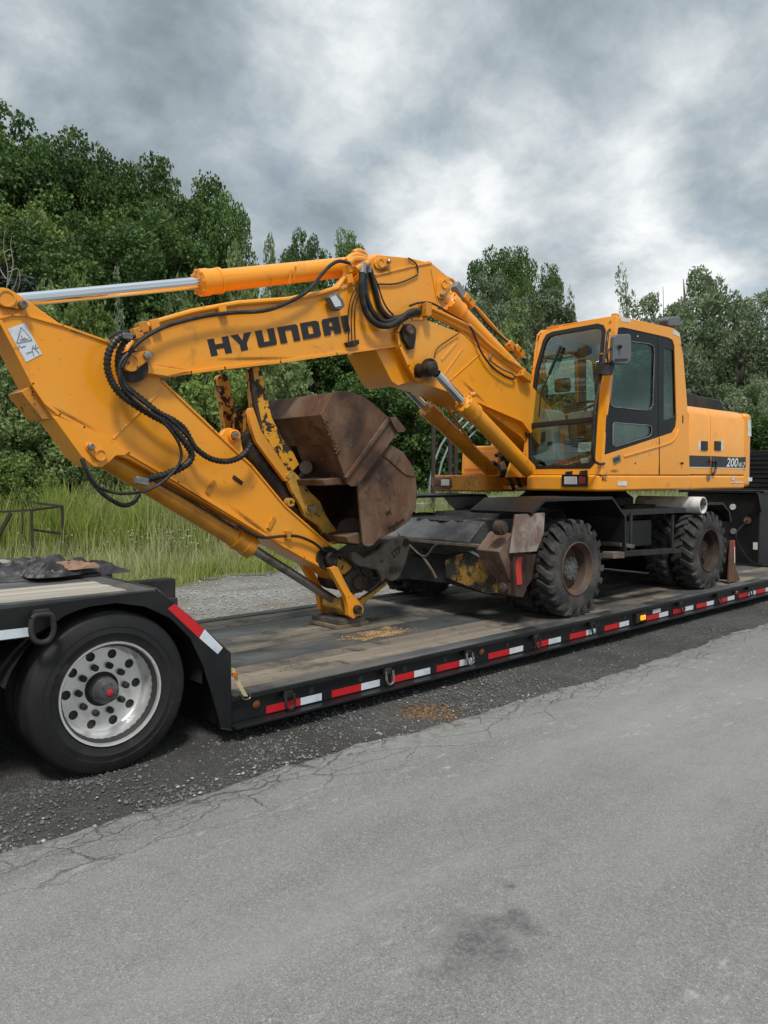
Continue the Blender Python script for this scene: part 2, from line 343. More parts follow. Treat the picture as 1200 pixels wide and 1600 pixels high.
def tag(o, label=None, cat=None, group=None, kind=None):
    if label: o['label'] = label
    if cat: o['category'] = cat
    if group: o['group'] = group
    if kind: o['kind'] = kind
    return o
def npmesh(name, V, Fq, mat, n=4, smooth=False):
    me = bpy.data.meshes.new(name); V = np.asarray(V, dtype=np.float32); Fq = np.asarray(Fq, dtype=np.int32)
    me.vertices.add(len(V)); me.vertices.foreach_set('co', V.ravel())
    nf = len(Fq); me.loops.add(nf*n); me.loops.foreach_set('vertex_index', Fq.ravel())
    me.polygons.add(nf); me.polygons.foreach_set('loop_start', np.arange(0, nf*n, n, dtype=np.int32))
    me.update(calc_edges=True); me.validate()
    for m in (mat if isinstance(mat, (list, tuple)) else [mat]): me.materials.append(MATS[m])
    if smooth: me.shade_smooth()
    return me
def text_mesh(txt, size=1.0, extrude=0.0, shear=0, bold=0.0):
    cu_ = bpy.data.curves.new('lettering', 'FONT'); cu_.body = txt; cu_.size = size; cu_.extrude = extrude; cu_.shear = shear; cu_.offset = bold; cu_.resolution_u = 3
    o = bpy.data.objects.new('lettering', cu_); col.objects.link(o)
    me = bpy.data.meshes.new_from_object(o.evaluated_get(bpy.context.evaluated_depsgraph_get()))
    bpy.data.objects.remove(o); return me
def place_text(name, txt, o, xdir, ydir, height, width, parent, mat, extrude=.001, shear=0, bold=0.0):
    me = text_mesh(txt, 1.0, 0, shear, bold)
    xs = [v.co.x for v in me.vertices]; ys = [v.co.y for v in me.vertices]
    x0, x1, y0, y1 = min(xs), max(xs), min(ys), max(ys)
    xd = Vector(xdir).normalized(); yd = Vector(ydir).normalized(); nd = xd.cross(yd)
    mb = MB(); vs = [Vector(o)+xd*((v.co.x-x0)/(x1-x0)*width)+yd*((v.co.y-y0)/(y1-y0)*height)+nd*extrude for v in me.vertices]
    mb.add(vs, [tuple(p.vertices) for p in me.polygons])
    k = len(vs)
    if extrude > .002:   # give the letters sides
        edges = {}
        for p in me.polygons:
            vv = list(p.vertices)
            for a, b in zip(vv, vv[1:]+vv[:1]): edges[(a, b)] = 1
        bs = [v-nd*extrude for v in vs]; fs = [(a+k, b+k, b, a) for (a, b) in edges if (b, a) not in edges]
        mb.v += [tuple(v) for v in bs]; mb.f += fs
    return mb.build(name, mat, parent, smooth=0, normals=False)
# ------------------------------------------------------------------ ground materials
def gravel_material(name, dark, light, scale, bump, dirt, dirt_lo=.45, dirt_hi=.6, patch=.5):
    m = bpy.data.materials.new(name); m.use_nodes = True; t = m.node_tree; b = t.nodes['Principled BSDF']
    tcn = t.nodes.new('ShaderNodeTexCoord'); v = tcn.outputs['Object']
    def vor(s, feat='F1'):
        n = t.nodes.new('ShaderNodeTexVoronoi'); n.feature = feat; n.inputs['Scale'].default_value = s; t.links.new(v, n.inputs['Vector']); return n
    v1 = vor(scale); v2 = vor(scale*2.7); v3 = vor(scale, 'DISTANCE_TO_EDGE')
    g1 = N(t, 'ShaderNodeRGBToBW'); t.links.new(v1.outputs['Color'], g1.inputs[0])
    g2 = N(t, 'ShaderNodeRGBToBW'); t.links.new(v2.outputs['Color'], g2.inputs[0])
    f = math_node(t, 'ADD', math_node(t, 'MULTIPLY', g1.outputs[0], .6), math_node(t, 'MULTIPLY', g2.outputs[0], .4))
    f = ramp(t, f, [(.25, 0.), (.75, 1.)])
    c = mixc(t, f, dark, light)
    c = mixc(t, ramp(t, noise(t, v, 1.1, 7, .6), [(dirt_lo, 0.), (dirt_hi, 1.)]), c, dirt)
    c = mixc(t, ramp(t, noise(t, v, .35, 4, .6, 0, (9, 2, 1)), [(.35, .0), (.7, patch)]), c, tuple(x*.6 for x in dark))
    t.links.new(c, b.inputs['Base Color']); b.inputs['Roughness'].default_value = .9
    bp = t.nodes.new('ShaderNodeBump'); bp.inputs['Strength'].default_value = bump; bp.inputs['Distance'].default_value = .02
    h = math_node(t, 'ADD', ramp(t, v3.outputs[0], [(0, 0.), (.25, 1.)]), noise(t, v, 60, 5, .7))
    t.links.new(h, bp.inputs['Height']); t.links.new(bp.outputs[0], b.inputs['Normal']); MATS[name] = m
gravel_material('shoulder_gravel', (.045, .044, .043), (.22, .215, .205), 70, .8, (.082, .077, .068), .40, .62, .3)
gravel_material('lot_gravel', (.19, .185, .175), (.46, .455, .435), 28, .8, (.23, .21, .175), .44, .62, .4)
def asphalt_material():
    m = bpy.data.materials.new('asphalt'); m.use_nodes = True; t = m.node_tree; b = t.nodes['Principled BSDF']
    tcn = t.nodes.new('ShaderNodeTexCoord'); v = tcn.outputs['Object']
    def vor(s, vec=v, feat='F1'):
        n = t.nodes.new('ShaderNodeTexVoronoi'); n.feature = feat; n.inputs['Scale'].default_value = s; t.links.new(vec, n.inputs['Vector']); return n
    v1 = vor(150); g1 = N(t, 'ShaderNodeRGBToBW'); t.links.new(v1.outputs['Color'], g1.inputs[0])
    v2 = vor(380); g2 = N(t, 'ShaderNodeRGBToBW'); t.links.new(v2.outputs['Color'], g2.inputs[0])
    f = math_node(t, 'ADD', math_node(t, 'MULTIPLY', g1.outputs[0], .55), math_node(t, 'MULTIPLY', g2.outputs[0], .45))
    c = ramp(t, f, [(.12, (.085, .085, .082)), (.35, (.165, .165, .159)), (.62, (.218, .218, .209)), (.80, (.30, .30, .288)), (.93, (.56, .55, .53))])
    mp = t.nodes.new('ShaderNodeMapping'); mp.inputs['Scale'].default_value = (.22, 1, 1); mp.inputs['Rotation'].default_value = (0, 0, 0); t.links.new(v, mp.inputs[0])
    big = noise(t, mp.outputs[0], 1.2, 7, .62, .3)
    c = mixc(t, ramp(t, big, [(.40, 0.), (.66, .55)]), c, (.31, .306, .29))
    med = noise(t, v, 5.5, 7, .65)
    c = mixc(t, ramp(t, med, [(.34, .16), (.5, 0.)]), c, (.12, .12, .12))
    c = mixc(t, ramp(t, noise(t, v, 22, 5, .7), [(.6, 0.), (.72, .35)]), c, (.33, .33, .315))
    # pale worn flecks along the wheel path
    fp = t.nodes.new('ShaderNodeMapping'); fp.inputs['Scale'].default_value = (.6, 1.6, 1); t.links.new(v, fp.inputs[0])
    c = mixc(t, math_node(t, 'MULTIPLY', ramp(t, noise(t, fp.outputs[0], 9, 8, .75), [(.56, 0.), (.64, .65)]), ramp(t, noise(t, mp.outputs[0], 2.1, 3, .5, 0, (3, 3, 3)), [(.5, 0.), (.62, 1.)])), c, (.42, .415, .40))
    # oil stain and tyre dust marks with their own shape
    for (px, py, r, a) in ((750, 1475, .24, .85), (705, 1525, .15, .5), (800, 1440, .16, .9), (785, 1380, .05, 1.), (950, 1200, .5, .12), (1000, 1345, .03, .0)):
        p = at(px, py, Z=.02); d = N(t, 'ShaderNodeVectorMath', operation='DISTANCE'); d.inputs[1].default_value = p
        wv = N(t, 'ShaderNodeVectorMath', operation='ADD'); nn = t.nodes.new('ShaderNodeTexNoise'); nn.inputs['Scale'].default_value = 7; nn.inputs['Detail'].default_value = 6; t.links.new(v, nn.inputs['Vector'])
        sc_ = N(t, 'ShaderNodeVectorMath', operation='MULTIPLY_ADD'); sc_.inputs[1].default_value = (.34,)*3; sc_.inputs[2].default_value = (-.17,)*3; t.links.new(nn.outputs['Color'], sc_.inputs[0])
        t.links.new(v, wv.inputs[0]); t.links.new(sc_.outputs[0], wv.inputs[1]); t.links.new(wv.outputs[0], d.inputs[0])
        k = N(t, 'ShaderNodeMapRange', interpolation_type='SMOOTHSTEP'); k.inputs[1].default_value = r; k.inputs[2].default_value = 0; k.inputs[3].default_value = 0; k.inputs[4].default_value = a
        t.links.new(d.outputs['Value'], k.inputs[0])
        kk = math_node(t, 'MULTIPLY', k.outputs[0], ramp(t, noise(t, v, 35, 4, .7), [(.35, .3), (.6, 1.)]))
        c = mixc(t, kk, c, (.06, .06, .063))
    # cracks close to the broken edge
    att = t.nodes.new('ShaderNodeAttribute'); att.attribute_name = 'band'
    wn = t.nodes.new('ShaderNodeTexNoise'); wn.inputs['Scale'].default_value = 3.2; wn.inputs['Detail'].default_value = 7; wn.inputs['Roughness'].default_value = .65; t.links.new(v, wn.inputs['Vector'])
    wa = N(t, 'ShaderNodeVectorMath', operation='MULTIPLY_ADD'); wa.inputs[1].default_value = (.22, .22, 0); t.links.new(wn.outputs['Color'], wa.inputs[0]); t.links.new(v, wa.inputs[2])
    cm = t.nodes.new('ShaderNodeMapping'); cm.inputs['Scale'].default_value = (.62, 1.5, 0); cm.inputs['Rotation'].default_value = (0, 0, .18); t.links.new(wa.outputs[0], cm.inputs[0])
    e1 = vor(3.0, cm.outputs[0], 'DISTANCE_TO_EDGE'); e2 = vor(7.5, cm.outputs[0], 'DISTANCE_TO_EDGE'); e3 = vor(.75, cm.outputs[0], 'DISTANCE_TO_EDGE')
    k1 = math_node(t, 'MULTIPLY', ramp(t, e1.outputs[0], [(0, 1.), (.016, 0.)]), ramp(t, att.outputs['Fac'], [(.10, 1.), (.2, 0.)]))
    k2 = math_node(t, 'MULTIPLY', ramp(t, e2.outputs[0], [(0, 1.), (.03, 0.)]), ramp(t, att.outputs['Fac'], [(.05, 1.), (.1, 0.)]))
    crack = math_node(t, 'MAXIMUM', k1, k2)
    crack = math_node(t, 'MULTIPLY', crack, ramp(t, noise(t, v, 1.3, 3, .5), [(.36, 0.2), (.5, 1.)]))
    c = mixc(t, math_node(t, 'MULTIPLY', crack, .85), c, (.03, .03, .028))
    # dust and grit blown over the rim
    c = mixc(t, math_node(t, 'MULTIPLY', ramp(t, att.outputs['Fac'], [(0, .6), (.12, 0.)]), ramp(t, noise(t, v, 14, 5, .7), [(.45, 0.), (.6, 1.)])), c, (.085, .082, .078))
    t.links.new(c, b.inputs['Base Color']); b.inputs['Roughness'].default_value = .88
    bp = t.nodes.new('ShaderNodeBump'); bp.inputs['Strength'].default_value = .55; bp.inputs['Distance'].default_value = .006
    h = math_node(t, 'SUBTRACT', math_node(t, 'ADD', v1.outputs['Distance'], math_node(t, 'MULTIPLY', noise(t, v, 90, 5, .7), .6)), math_node(t, 'MULTIPLY', crack, 3.0))
    t.links.new(h, bp.inputs['Height']); t.links.new(bp.outputs[0], b.inputs['Normal']); MATS['asphalt'] = m
asphalt_material()

# ------------------------------------------------------------------ ground sheets
g = MB().add([(-900, -900, 0), (1100, -900, 0), (1100, 1100, 0), (-900, 1100, 0)], [(0, 1, 2, 3)]).build('ground', 'ground_soil', smooth=0, normals=False); tag(g, kind='structure')
EDGE_PX = [(-60, 1350), (0, 1331), (100, 1307), (180, 1279), (240, 1263), (287, 1250), (347, 1227), (427, 1203), (507, 1183), (567, 1163), (640, 1146), (717, 1125), (800, 1100), (900, 1068), (1000, 1036), (1112, 1000), (1200, 971)]
ep = [at(x, y, Z=0.02) for x, y in EDGE_PX]
exs = [-14.0] + [p.x for p in ep] + [70.0]
eys = [ep[0].y + (ep[0].x+14)*-.0] + [p.y for p in ep]
slope = (eys[-1]-eys[-6])/(exs[-2]-exs[-7]); eys.append(eys[-1] + slope*0.3*(70-exs[-2]))
def edge_y(x): return float(np.interp(x, exs, eys))
fx = np.concatenate([np.linspace(-14, 0, 60), np.arange(0.03, 14, .03), np.linspace(14.1, 70, 120)])
jag = np.zeros_like(fx)
for fr, am in ((1.1, .05), (2.7, .035), (6.5, .02), (15, .012), (33, .008)):
    jag += am*np.sin(fx*fr+rng.uniform(0, 6)) * np.sin(fx*fr*.37+rng.uniform(0, 6))
jag += rng.normal(0, .004, len(fx))
rows = [(0, 0.0, 0), (.012, .016, .004), (.03, .02, .012), (.1, .02, .05), (.3, .02, .1), (.8, .02, .3), (1.6, .02, .6), (3.0, .02, 1.0), (30, .02, 1.0)]
V = []; B = []
for off, z, bnd in rows:
    for i, x in enumerate(fx): V.append((x, edge_y(x)+jag[i]*(1 if off < 1 else 0)-off, z+.0045 if z == 0 else z)); B.append(bnd)
nx = len(fx); Fq = [(r*nx+i, (r+1)*nx+i, (r+1)*nx+i+1, r*nx+i+1) for r in range(len(rows)-1) for i in range(nx-1)]
me = npmesh('road', V, Fq, 'asphalt', 4)
a = me.attributes.new('band', 'FLOAT', 'POINT'); a.data.foreach_set('value', np.array(B, dtype=np.float32))
o = bpy.data.objects.new('road', me); col.objects.link(o); tag(o, kind='structure')
# shoulder: a gently uneven strip under and beside the trailer
def sheet(name, x0, x1, ylo, yhi, z, mat, step=.12, amp=.02, z_fade=.3):
    xs = np.arange(x0, x1+step, step); ny = int((8.2-2)/step); V = []; 
    for x in xs:
        a_, b_ = ylo(x), yhi(x)
        for j in range(ny+1):
            y = a_+(b_-a_)*j/ny
            h = z + amp*(.5+.5*math.sin(x*3.1+y*2.3)*math.sin(x*1.3-y*4.1))*min(1, (y-a_)/z_fade if z_fade else 1)*(min(1, (b_-y)/.3))
            V.append((x, y, h))
    n = ny+1; Fq = [(i*n+j, (i+1)*n+j, (i+1)*n+j+1, i*n+j+1) for i in range(len(xs)-1) for j in range(ny)]
    o = bpy.data.objects.new(name, npmesh(name, V, Fq, mat, 4, True)); col.objects.link(o); tag(o, kind='structure'); return o
sheet('gravel_shoulder', -6, 26, lambda x: edge_y(x)-.35, lambda x: 7.35+.25*math.sin(x*.9)+.1*math.sin(x*3.1), .004, 'shoulder_gravel', .12, .012)
# pale gravel lot beyond the trailer with a wandering far rim
def lot_far(x): return float(np.interp(x, [0, 3.5, 5, 6, 8, 9.6, 14, 34], [7.3, 8.6, 10.4, 11.7, 12.8, 13.0, 13.9, 15])) + .15*math.sin(x*2.7)+.1*math.sin(x*6.1)
sheet('gravel_lot', 0.4, 34, lambda x: 6.9, lambda x: max(7.3, lot_far(x)), .009, 'lot_gravel', .15, .012)

gravel_material('bare_dirt', (.10, .085, .06), (.26, .23, .18), 40, .5, (.14, .115, .08), .4, .6, .3)
dpt = []
for k in range(60):
    t_ = 2*PI*k/60; r_ = 1+.18*math.sin(3*t_+1)+.12*math.sin(7*t_)+.08*math.sin(13*t_+2)
    c_ = gp(345, 14.2); q = c_+RT*(1.15*r_*math.cos(t_))+FH*(1.0*r_*math.sin(t_)); dpt.append((q.x, q.y, .026))
tag(MB().add(dpt, [tuple(range(60))]).build('dirt_patch', 'bare_dirt', smooth=0, normals=False), kind='structure')
def scatter_stones(name, pts, smin, smax, mat, label=None):
    t_ = (1+5**.5)/2
    ico = np.array([(-1, t_, 0), (1, t_, 0), (-1, -t_, 0), (1, -t_, 0), (0, -1, t_), (0, 1, t_), (0, -1, -t_), (0, 1, -t_), (t_, 0, -1), (t_, 0, 1), (-t_, 0, -1), (-t_, 0, 1)])/1.9
    fc = np.array([(0, 11, 5), (0, 5, 1), (0, 1, 7), (0, 7, 10), (0, 10, 11), (1, 5, 9), (5, 11, 4), (11, 10, 2), (10, 7, 6), (7, 1, 8), (3, 9, 4), (3, 4, 2), (3, 2, 6), (3, 6, 8), (3, 8, 9), (4, 9, 5), (2, 4, 11), (6, 2, 10), (8, 6, 7), (9, 8, 1)])
    n = len(pts); s = smin*(smax/smin)**(rng.random(n)**2.2)
    v = ico[None]*(1+rng.uniform(-.25, .25, (n, 12, 1)))*s[:, None, None]*rng.uniform(.55, 1.1, (n, 1, 3))*np.array([1, 1, .7])
    th = rng.uniform(0, 6.28, n); c_, s_ = np.cos(th)[:, None], np.sin(th)[:, None]
    x = v[:, :, 0]*c_-v[:, :, 1]*s_; y = v[:, :, 0]*s_+v[:, :, 1]*c_
    V = np.stack([x, y, v[:, :, 2]], -1) + np.array(pts)[:, None, :] + np.array([0, 0, 1])*(s*.25)[:, None, None]
    F = (fc[None]+np.arange(n)[:, None, None]*12).reshape(-1, 3)
    o = bpy.data.objects.new(name, npmesh(name, V.reshape(-1, 3), F, mat, 3)); col.objects.link(o)
    tag(o, label, name.replace('_', ' '), kind='stuff'); return o
def shoulder_pts(n, x0, x1, y0f, y1f, z=.012, clump=True):
    out = []
    while len(out) < n:
        x = rng.uniform(x0, x1); y = rng.uniform(0, 1); yy = y0f(x)+(y1f(x)-y0f(x))*y
        dn = .5+.5*math.sin(x*2.1+yy*3.7)*math.sin(x*5.3-yy*1.9+1)
        if clump and rng.random() > dn**1.5+.08: continue
        out.append((x, yy, z))
    return out
scatter_stones('gravel_stones', shoulder_pts(6500, -.5, 5.5, lambda x: edge_y(x)-.02, lambda x: 4.5), .004, .017, 'stone', 'loose grey gravel stones strewn over the dark shoulder beside the trailer')
pw = []
for _ in range(650):   # paler stones kicked up along the wheel tracks and the road edge
    x = rng.uniform(-.6, 5.0); b0 = rng.random()
    y = edge_y(x) + (abs(rng.normal(0, .16)) if b0 < .55 else 1.15+rng.normal(0, .12)-.1*x)
    if y < 4.35: pw.append((x, y, .016))
scatter_stones('pale_stones', pw, .005, .016, 'stone_pale', 'pale limestone chips along the crumbled road edge near the wheel')
scatter_stones('far_gravel', shoulder_pts(3500, 5.5, 16, lambda x: edge_y(x), lambda x: 4.6), .005, .016, 'stone', 'fine grey gravel on the shoulder under the front of the trailer')
scatter_stones('lot_stones', shoulder_pts(6500, 1.5, 12, lambda x: 7.0, lambda x: max(7.4, lot_far(x)), .02, False), .008, .026, 'stone_pale', 'pale crushed stone on the lot behind the trailer')
road_p = []
for _ in range(150):
    x = rng.uniform(-1, 9); y = edge_y(x)-abs(rng.normal(0, .5)); road_p.append((x, y, .024))
scatter_stones('road_grit', road_p, .003, .009, 'stone_pale', 'stray pale grit lying on the asphalt near its broken edge')
cp = at(705, 1110, Z=0); cl_ = []
for _ in range(900):
    q = at(rng.normal(672, 26), rng.normal(1115, 7), Z=.01); cl_.append((q.x, q.y, .014))
scatter_stones('orange_clods', cl_, .003, .018, 'clod', 'crumbs of orange brown clay dropped on the shoulder by the road edge')

# ------------------------------------------------------------------ trailer
ZD = .31; Y0 = 4.35; Y1 = 6.97
XB = at(361, 1020, Y=Y0).x            # where the raised rear section drops to the well deck
XE = 12.9
TR = thing('lowboy_trailer', 'black lowboy trailer with timber planked well deck and red and white side tape', 'trailer', (7.0, 5.66, 0))
ZB = .109
f = MB()
f.box(XB+.002, Y0, ZD-.03, XE, Y0+.15, ZD-.002).box(XB+.002, Y0+.035, ZB+.02, XE, Y0+.055, ZD-.03).box(XB+.002, Y0-.055, ZB, XE, Y0+.13, ZB+.018)
f.box(XB+.002, Y1-.15, ZD-.03, XE, Y1, ZD-.002).box(XB+.002, Y1-.055, ZB+.02, XE, Y1-.035, ZD-.03).box(XB+.002, Y1-.13, ZB, XE, Y1+.055, ZB+.018)
f.build('side_rail', 'black_paint', TR, bevel=.003)
f = MB()
for k in range(22):
    x = XB+.25+k*.46
    f.box(x, Y0+.06, ZB+.03, x+.06, Y1-.06, ZD-.065)
f.box(XB+.01, 5.05, ZB+.025, XE, 5.13, ZD-.066).box(XB+.01, 6.1, ZB+.025, XE, 6.18, ZD-.066)
f.build('cross_member', 'black_dusty', TR)
tk = .05
def bands(y0, y1, n):
    w_ = (y1-y0)/n; return [(y0+i*w_+.004, y0+(i+1)*w_-.004) for i in range(n)]
segs = [XB+.02, XB+3.4, XB+7.0, XE-.01]
deck_w = bands(4.505, 5.06, 3)+bands(5.49, 6.05, 3)+bands(6.46, 6.82, 2)
for (a_, b_) in deck_w:
    jo = rng.uniform(-.4, .4)
    ss = [segs[0], segs[1]+jo, segs[2]-jo, segs[3]]
    for p, q in zip(ss, ss[1:]):
        dz = rng.uniform(-.006, .003)
        MB().box(p+.004, a_, ZD-tk, q-.004, b_, ZD+dz).build('plank', 'wood_deck', TR, bevel=.004, seg=1)
for (a_, b_) in ((5.064, 5.486), (6.054, 6.456)):
    for p, q in zip(segs, segs[1:]):
        MB().box(p+.003, a_, ZD-.045, q-.003, b_, ZD-.004).build('deck_plate', 'deck_steel', TR, bevel=.002, seg=1)
for (a_, b_) in ((Y0+.004, 4.50), (6.825, Y1-.004)):
    MB().box(XB+.02, a_, ZD-.001, XE, b_, ZD+.008).build('edge_plate', 'deck_steel', TR, bevel=.002, seg=1)

# raised rear section over the axles
side = [(-260, 983), (0, 952), (120, 937.5), (236, 923.5), (251, 925), (300, 965), (361, 1020), (362, 1142), (346, 1140), (336, 1102), (317, 1040), (297, 997), (266, 966), (227, 948), (182, 942.5), (140, 948), (105, 959), (84, 975), (45, 997), (0, 1002), (-260, 1045)]
sidepts = [at(x, y, Y=Y0) for x, y in side]
sidepts[0] = Vector((-.7, Y0, sidepts[1].z)); sidepts[-1] = Vector((-.7, Y0, sidepts[-2].z+.02))
ZR = sidepts[3].z; XC = sidepts[4].x
MB().prism(sidepts, (0, .016, 0)).build('fender_skirt', 'black_paint', TR, bevel=.002)
MB().prism([p+Vector((0, Y1-Y0-.04, 0)) for p in sidepts], (0, .04, 0)).build('fender_skirt', 'black_paint', TR, bevel=.003)
XL = sidepts[0].x
f = MB(); f.prism([(XL, 4.40, ZR-.035), (XC-.02, 4.40, ZR-.035), (XB-.03, 4.40, sidepts[6].z-.02), (XB-.03, 4.40, sidepts[6].z+.0), (XC, 4.40, ZR-.02), (XL, 4.40, ZR-.022)], (0, 2.52, 0))
f.box(XB-.03, 4.395, ZB, XB-.005, Y1-.045, sidepts[6].z-.004)
f.box(XL, 5.05, .55, XB-.03, 5.17, ZR-.04).box(XL, 6.15, .55, XB-.03, 6.27, ZR-.04)
f.prism([(XL, 5.0, .35), (XB-.04, 5.0, .35), (XB-.04, 5.0, .9), (XL, 5.0, .9)], (0, 1.3, 0))
f.build('rear_frame', 'black_dusty', TR, bevel=.003)
# top rim of the raised deck and steel apron at the bend
xw = at(208, 924.5, Y=Y0+.03).x
MB().box(XL, Y0+.041, ZR-.020, XC-.01, Y0+.10, ZR+.004).build('edge_plate', 'deck_steel', TR, bevel=.003, seg=1)
MB().box(xw+.006, Y0+.102, ZR-.019, XC-.01, Y1-.05, ZR+.001).build('deck_plate', 'deck_steel', TR, bevel=.003, seg=1)
sl = MB(); pA = Vector((XC-.008, 0, ZR)); pB = Vector((XB-.005, 0, sidepts[6].z))
sl.prism([(pA.x, Y0+.042, pA.z), (pB.x, Y0+.042, pB.z), (pB.x, Y1-.042, pB.z), (pA.x, Y1-.042, pA.z)], (0, 0, .012)); sl.build('ramp_plate', 'deck_steel', TR, bevel=.002, seg=1)
for (a_, b_) in bands(Y0+.105, 4.98, 5)+bands(6.20, 6.88, 4):
    for p, q in ((XL, xw-1.9+rng.uniform(-.3, .3)), (None, xw)):
        if p is None: p = last
        last = q
        MB().box(p+.004, a_, ZR-.018, q-.004, b_, ZR+.006+rng.uniform(-.003, .002)).build('plank', 'wood_bleached', TR, bevel=.003, seg=1)
MB().box(XL, 4.99, ZR-.018, xw-.01, 6.19, ZR+.0).build('deck_plate', 'deck_steel', TR, bevel=.002, seg=1)
# inner wheel-well arch
f = MB(); ar = []
wc = at(176, 1095, Y=4.37); RTY = .483
WX, WZ = wc.x, RTY
arch = [(math.cos(th)*.60+WX, math.sin(th)*.54+WZ) for th in np.linspace(-.1, PI-.25, 18)]
f.add([(x, 4.392, z) for x, z in arch]+[(x, 5.0, z) for x, z in arch], [(i, i+1, 18+i+1, 18+i) for i in range(17)])
f.build('inner_fender', 'black_dusty', TR, normals=False)
f = MB().cyl((WX, 4.6, WZ), (WX, 6.7, WZ), .06).cyl((WX-1.3, 4.6, WZ), (WX-1.3, 6.7, WZ), .06).build('axle', 'black_dusty', TR)

# --- tape, rings, lights, holes on the rail
def rail_quad(x0, x1, z0, z1, name, mat, proud=.002, lab=None):
    a_ = at(x0, 1000, Y=Y0+.035).x; b_ = at(x1, 1000, Y=Y0+.035).x
    o = MB().box(a_, Y0+.035-proud-.001, z0, b_, Y0+.034, z1).build(name, mat, TR)
    if lab: o['label'] = lab
TZ0, TZ1 = ZB+.03, ZB+.082
for r0, r1, w0, w1 in ((415, 469, 469, 502), (518, 564, 564, 593), (611, 647, 647, 672), (682, 718, 718, 741), (763, 796, 796, 817), (835, 857, 857, 876), (890, 915, 915.5, 932), (944, 967, 967.5, 982),
                       (1010, 1029, 1029, 1043), (1051, 1069, 1069, 1082), (1087, 1103, 1103, 1114), (1122, 1135, 1135.5, 1146), (1153, 1168, 1168, 1179), (1180, 1194, 1194, 1204)):
    rail_quad(r0, r1, TZ0, TZ1, 'red_tape', 'tape_red'); rail_quad(w0, w1, TZ0, TZ1, 'white_tape', 'tape_white')
rail_quad(1019, 1031, TZ1+.012, TZ1+.055, 'sticker', 'sticker')
for hx in (486, 563, 632, 695, 793, 895, 935, 975, 1042, 1072, 1090, 1118, 1155, 1174):
    p = at(hx, 1000, Y=Y0+.035)
    MB().cyl((p.x, Y0+.032, TZ1+.04), (p.x, Y0+.036, TZ1+.04), .024, 20).build('rail_hole', 'cab_dark', TR)
def dring(px, sub=True):
    p = at(px, 1000, Y=Y0+.035); x = p.x; zt = ZD-.035
    b = MB().box(x-.035, Y0-.004, zt-.05, x+.035, Y0+.034, zt+.0).build('ring_bracket', 'black_dusty', TR, bevel=.004)
    rr = .036
    pts = [(x-rr, Y0-.012, zt-.02), (x-rr*1.05, Y0-.02, zt-.07)]+[(x+rr*1.05*math.cos(th), Y0-.024, zt-.085+rr*1.1*math.sin(th)) for th in np.linspace(PI, 2*PI, 9)]+[(x+rr*1.05, Y0-.02, zt-.07), (x+rr, Y0-.012, zt-.02)]
    MB().tube(pts, .010, 8).build('tie_down_ring', 'steel' if px in (602, 727) else 'black_dusty', b)
for px in (446, 602, 727, 833, 921, 1059, 1117, 1166): dring(px)
for px, mt in ((399, 'amber_dull'), (752, 'amber_dull')):
    p = at(px, 1000, Y=Y0+.035)
    MB().lathe((p.x, Y0+.034, TZ1+.03), [(0, .032), (-.008, .030), (-.014, .018), (-.016, .0)], 20).build('marker_light', mt, TR)
p = at(1003.5, 965, Y=Y0)
b = MB().box(p.x-.11, Y0-.0, p.z-.055, p.x+.10, Y0+.033, p.z+.05).build('marker_housing', 'black_dusty', TR, bevel=.006)
MB().box(p.x-.05, Y0-.02, p.z-.026, p.x+.05, Y0-.001, p.z+.028).build('marker_light', 'amber_lit', b, bevel=.008)
p = at(1152, 935, Y=Y0); MB().box(p.x-.03, Y0+.0, TZ1+.02, p.x+.03, Y0+.033, TZ1+.06).build('marker_light', 'lamp_red', TR, bevel=.006)
# tape on the raised section
MB().prism([at(x, y, Y=Y0-.001) for x, y in ((262, 951), (273, 943), (319, 983), (311, 997))], (0, -.002, 0)).build('red_tape', 'tape_red', TR)
MB().prism([at(x, y, Y=Y0-.001) for x, y in ((311.5, 997), (319.5, 983), (348, 1012), (340, 1022))], (0, -.002, 0)).build('white_tape', 'tape_white', TR)
MB().prism([at(x, y, Y=Y0-.001) for x, y in ((-60, 992), (47, 980), (47, 994), (-60, 1008))], (0, -.002, 0)).build('white_tape', 'tape_white', TR)
# big tie-down ring on the raised section
b = MB().plate([(55, 954), (79, 951.5), (82, 962), (78, 966), (57, 967), (52, 963)], Y0-.045, Y0-.001).build('ring_bracket', 'black_dusty', TR, bevel=.008)
q = at(66.5, 984, Y=Y0-.045); R_ = .058
pts = [Vector((q.x+a_*R_, q.y, q.z+c_*R_)) for a_, c_ in ((-.9, 1.15), (-1, .5), (-1, -.2), (-.75, -.85), (-.3, -1.15), (.3, -1.15), (.75, -.85), (1, -.2), (1, .5), (.9, 1.15), (.5, 1.4), (-.5, 1.4), (-.9, 1.15))]
MB().tube(crom(pts, 4), .0155, 10).build('tie_down_ring', 'black_dusty', b)
MB().tube([at(345, 1138, Y=Y0-.012), at(362, 1141, Y=Y0-.012)], .004, 6).build('weld_seam', 'black_dusty', TR)

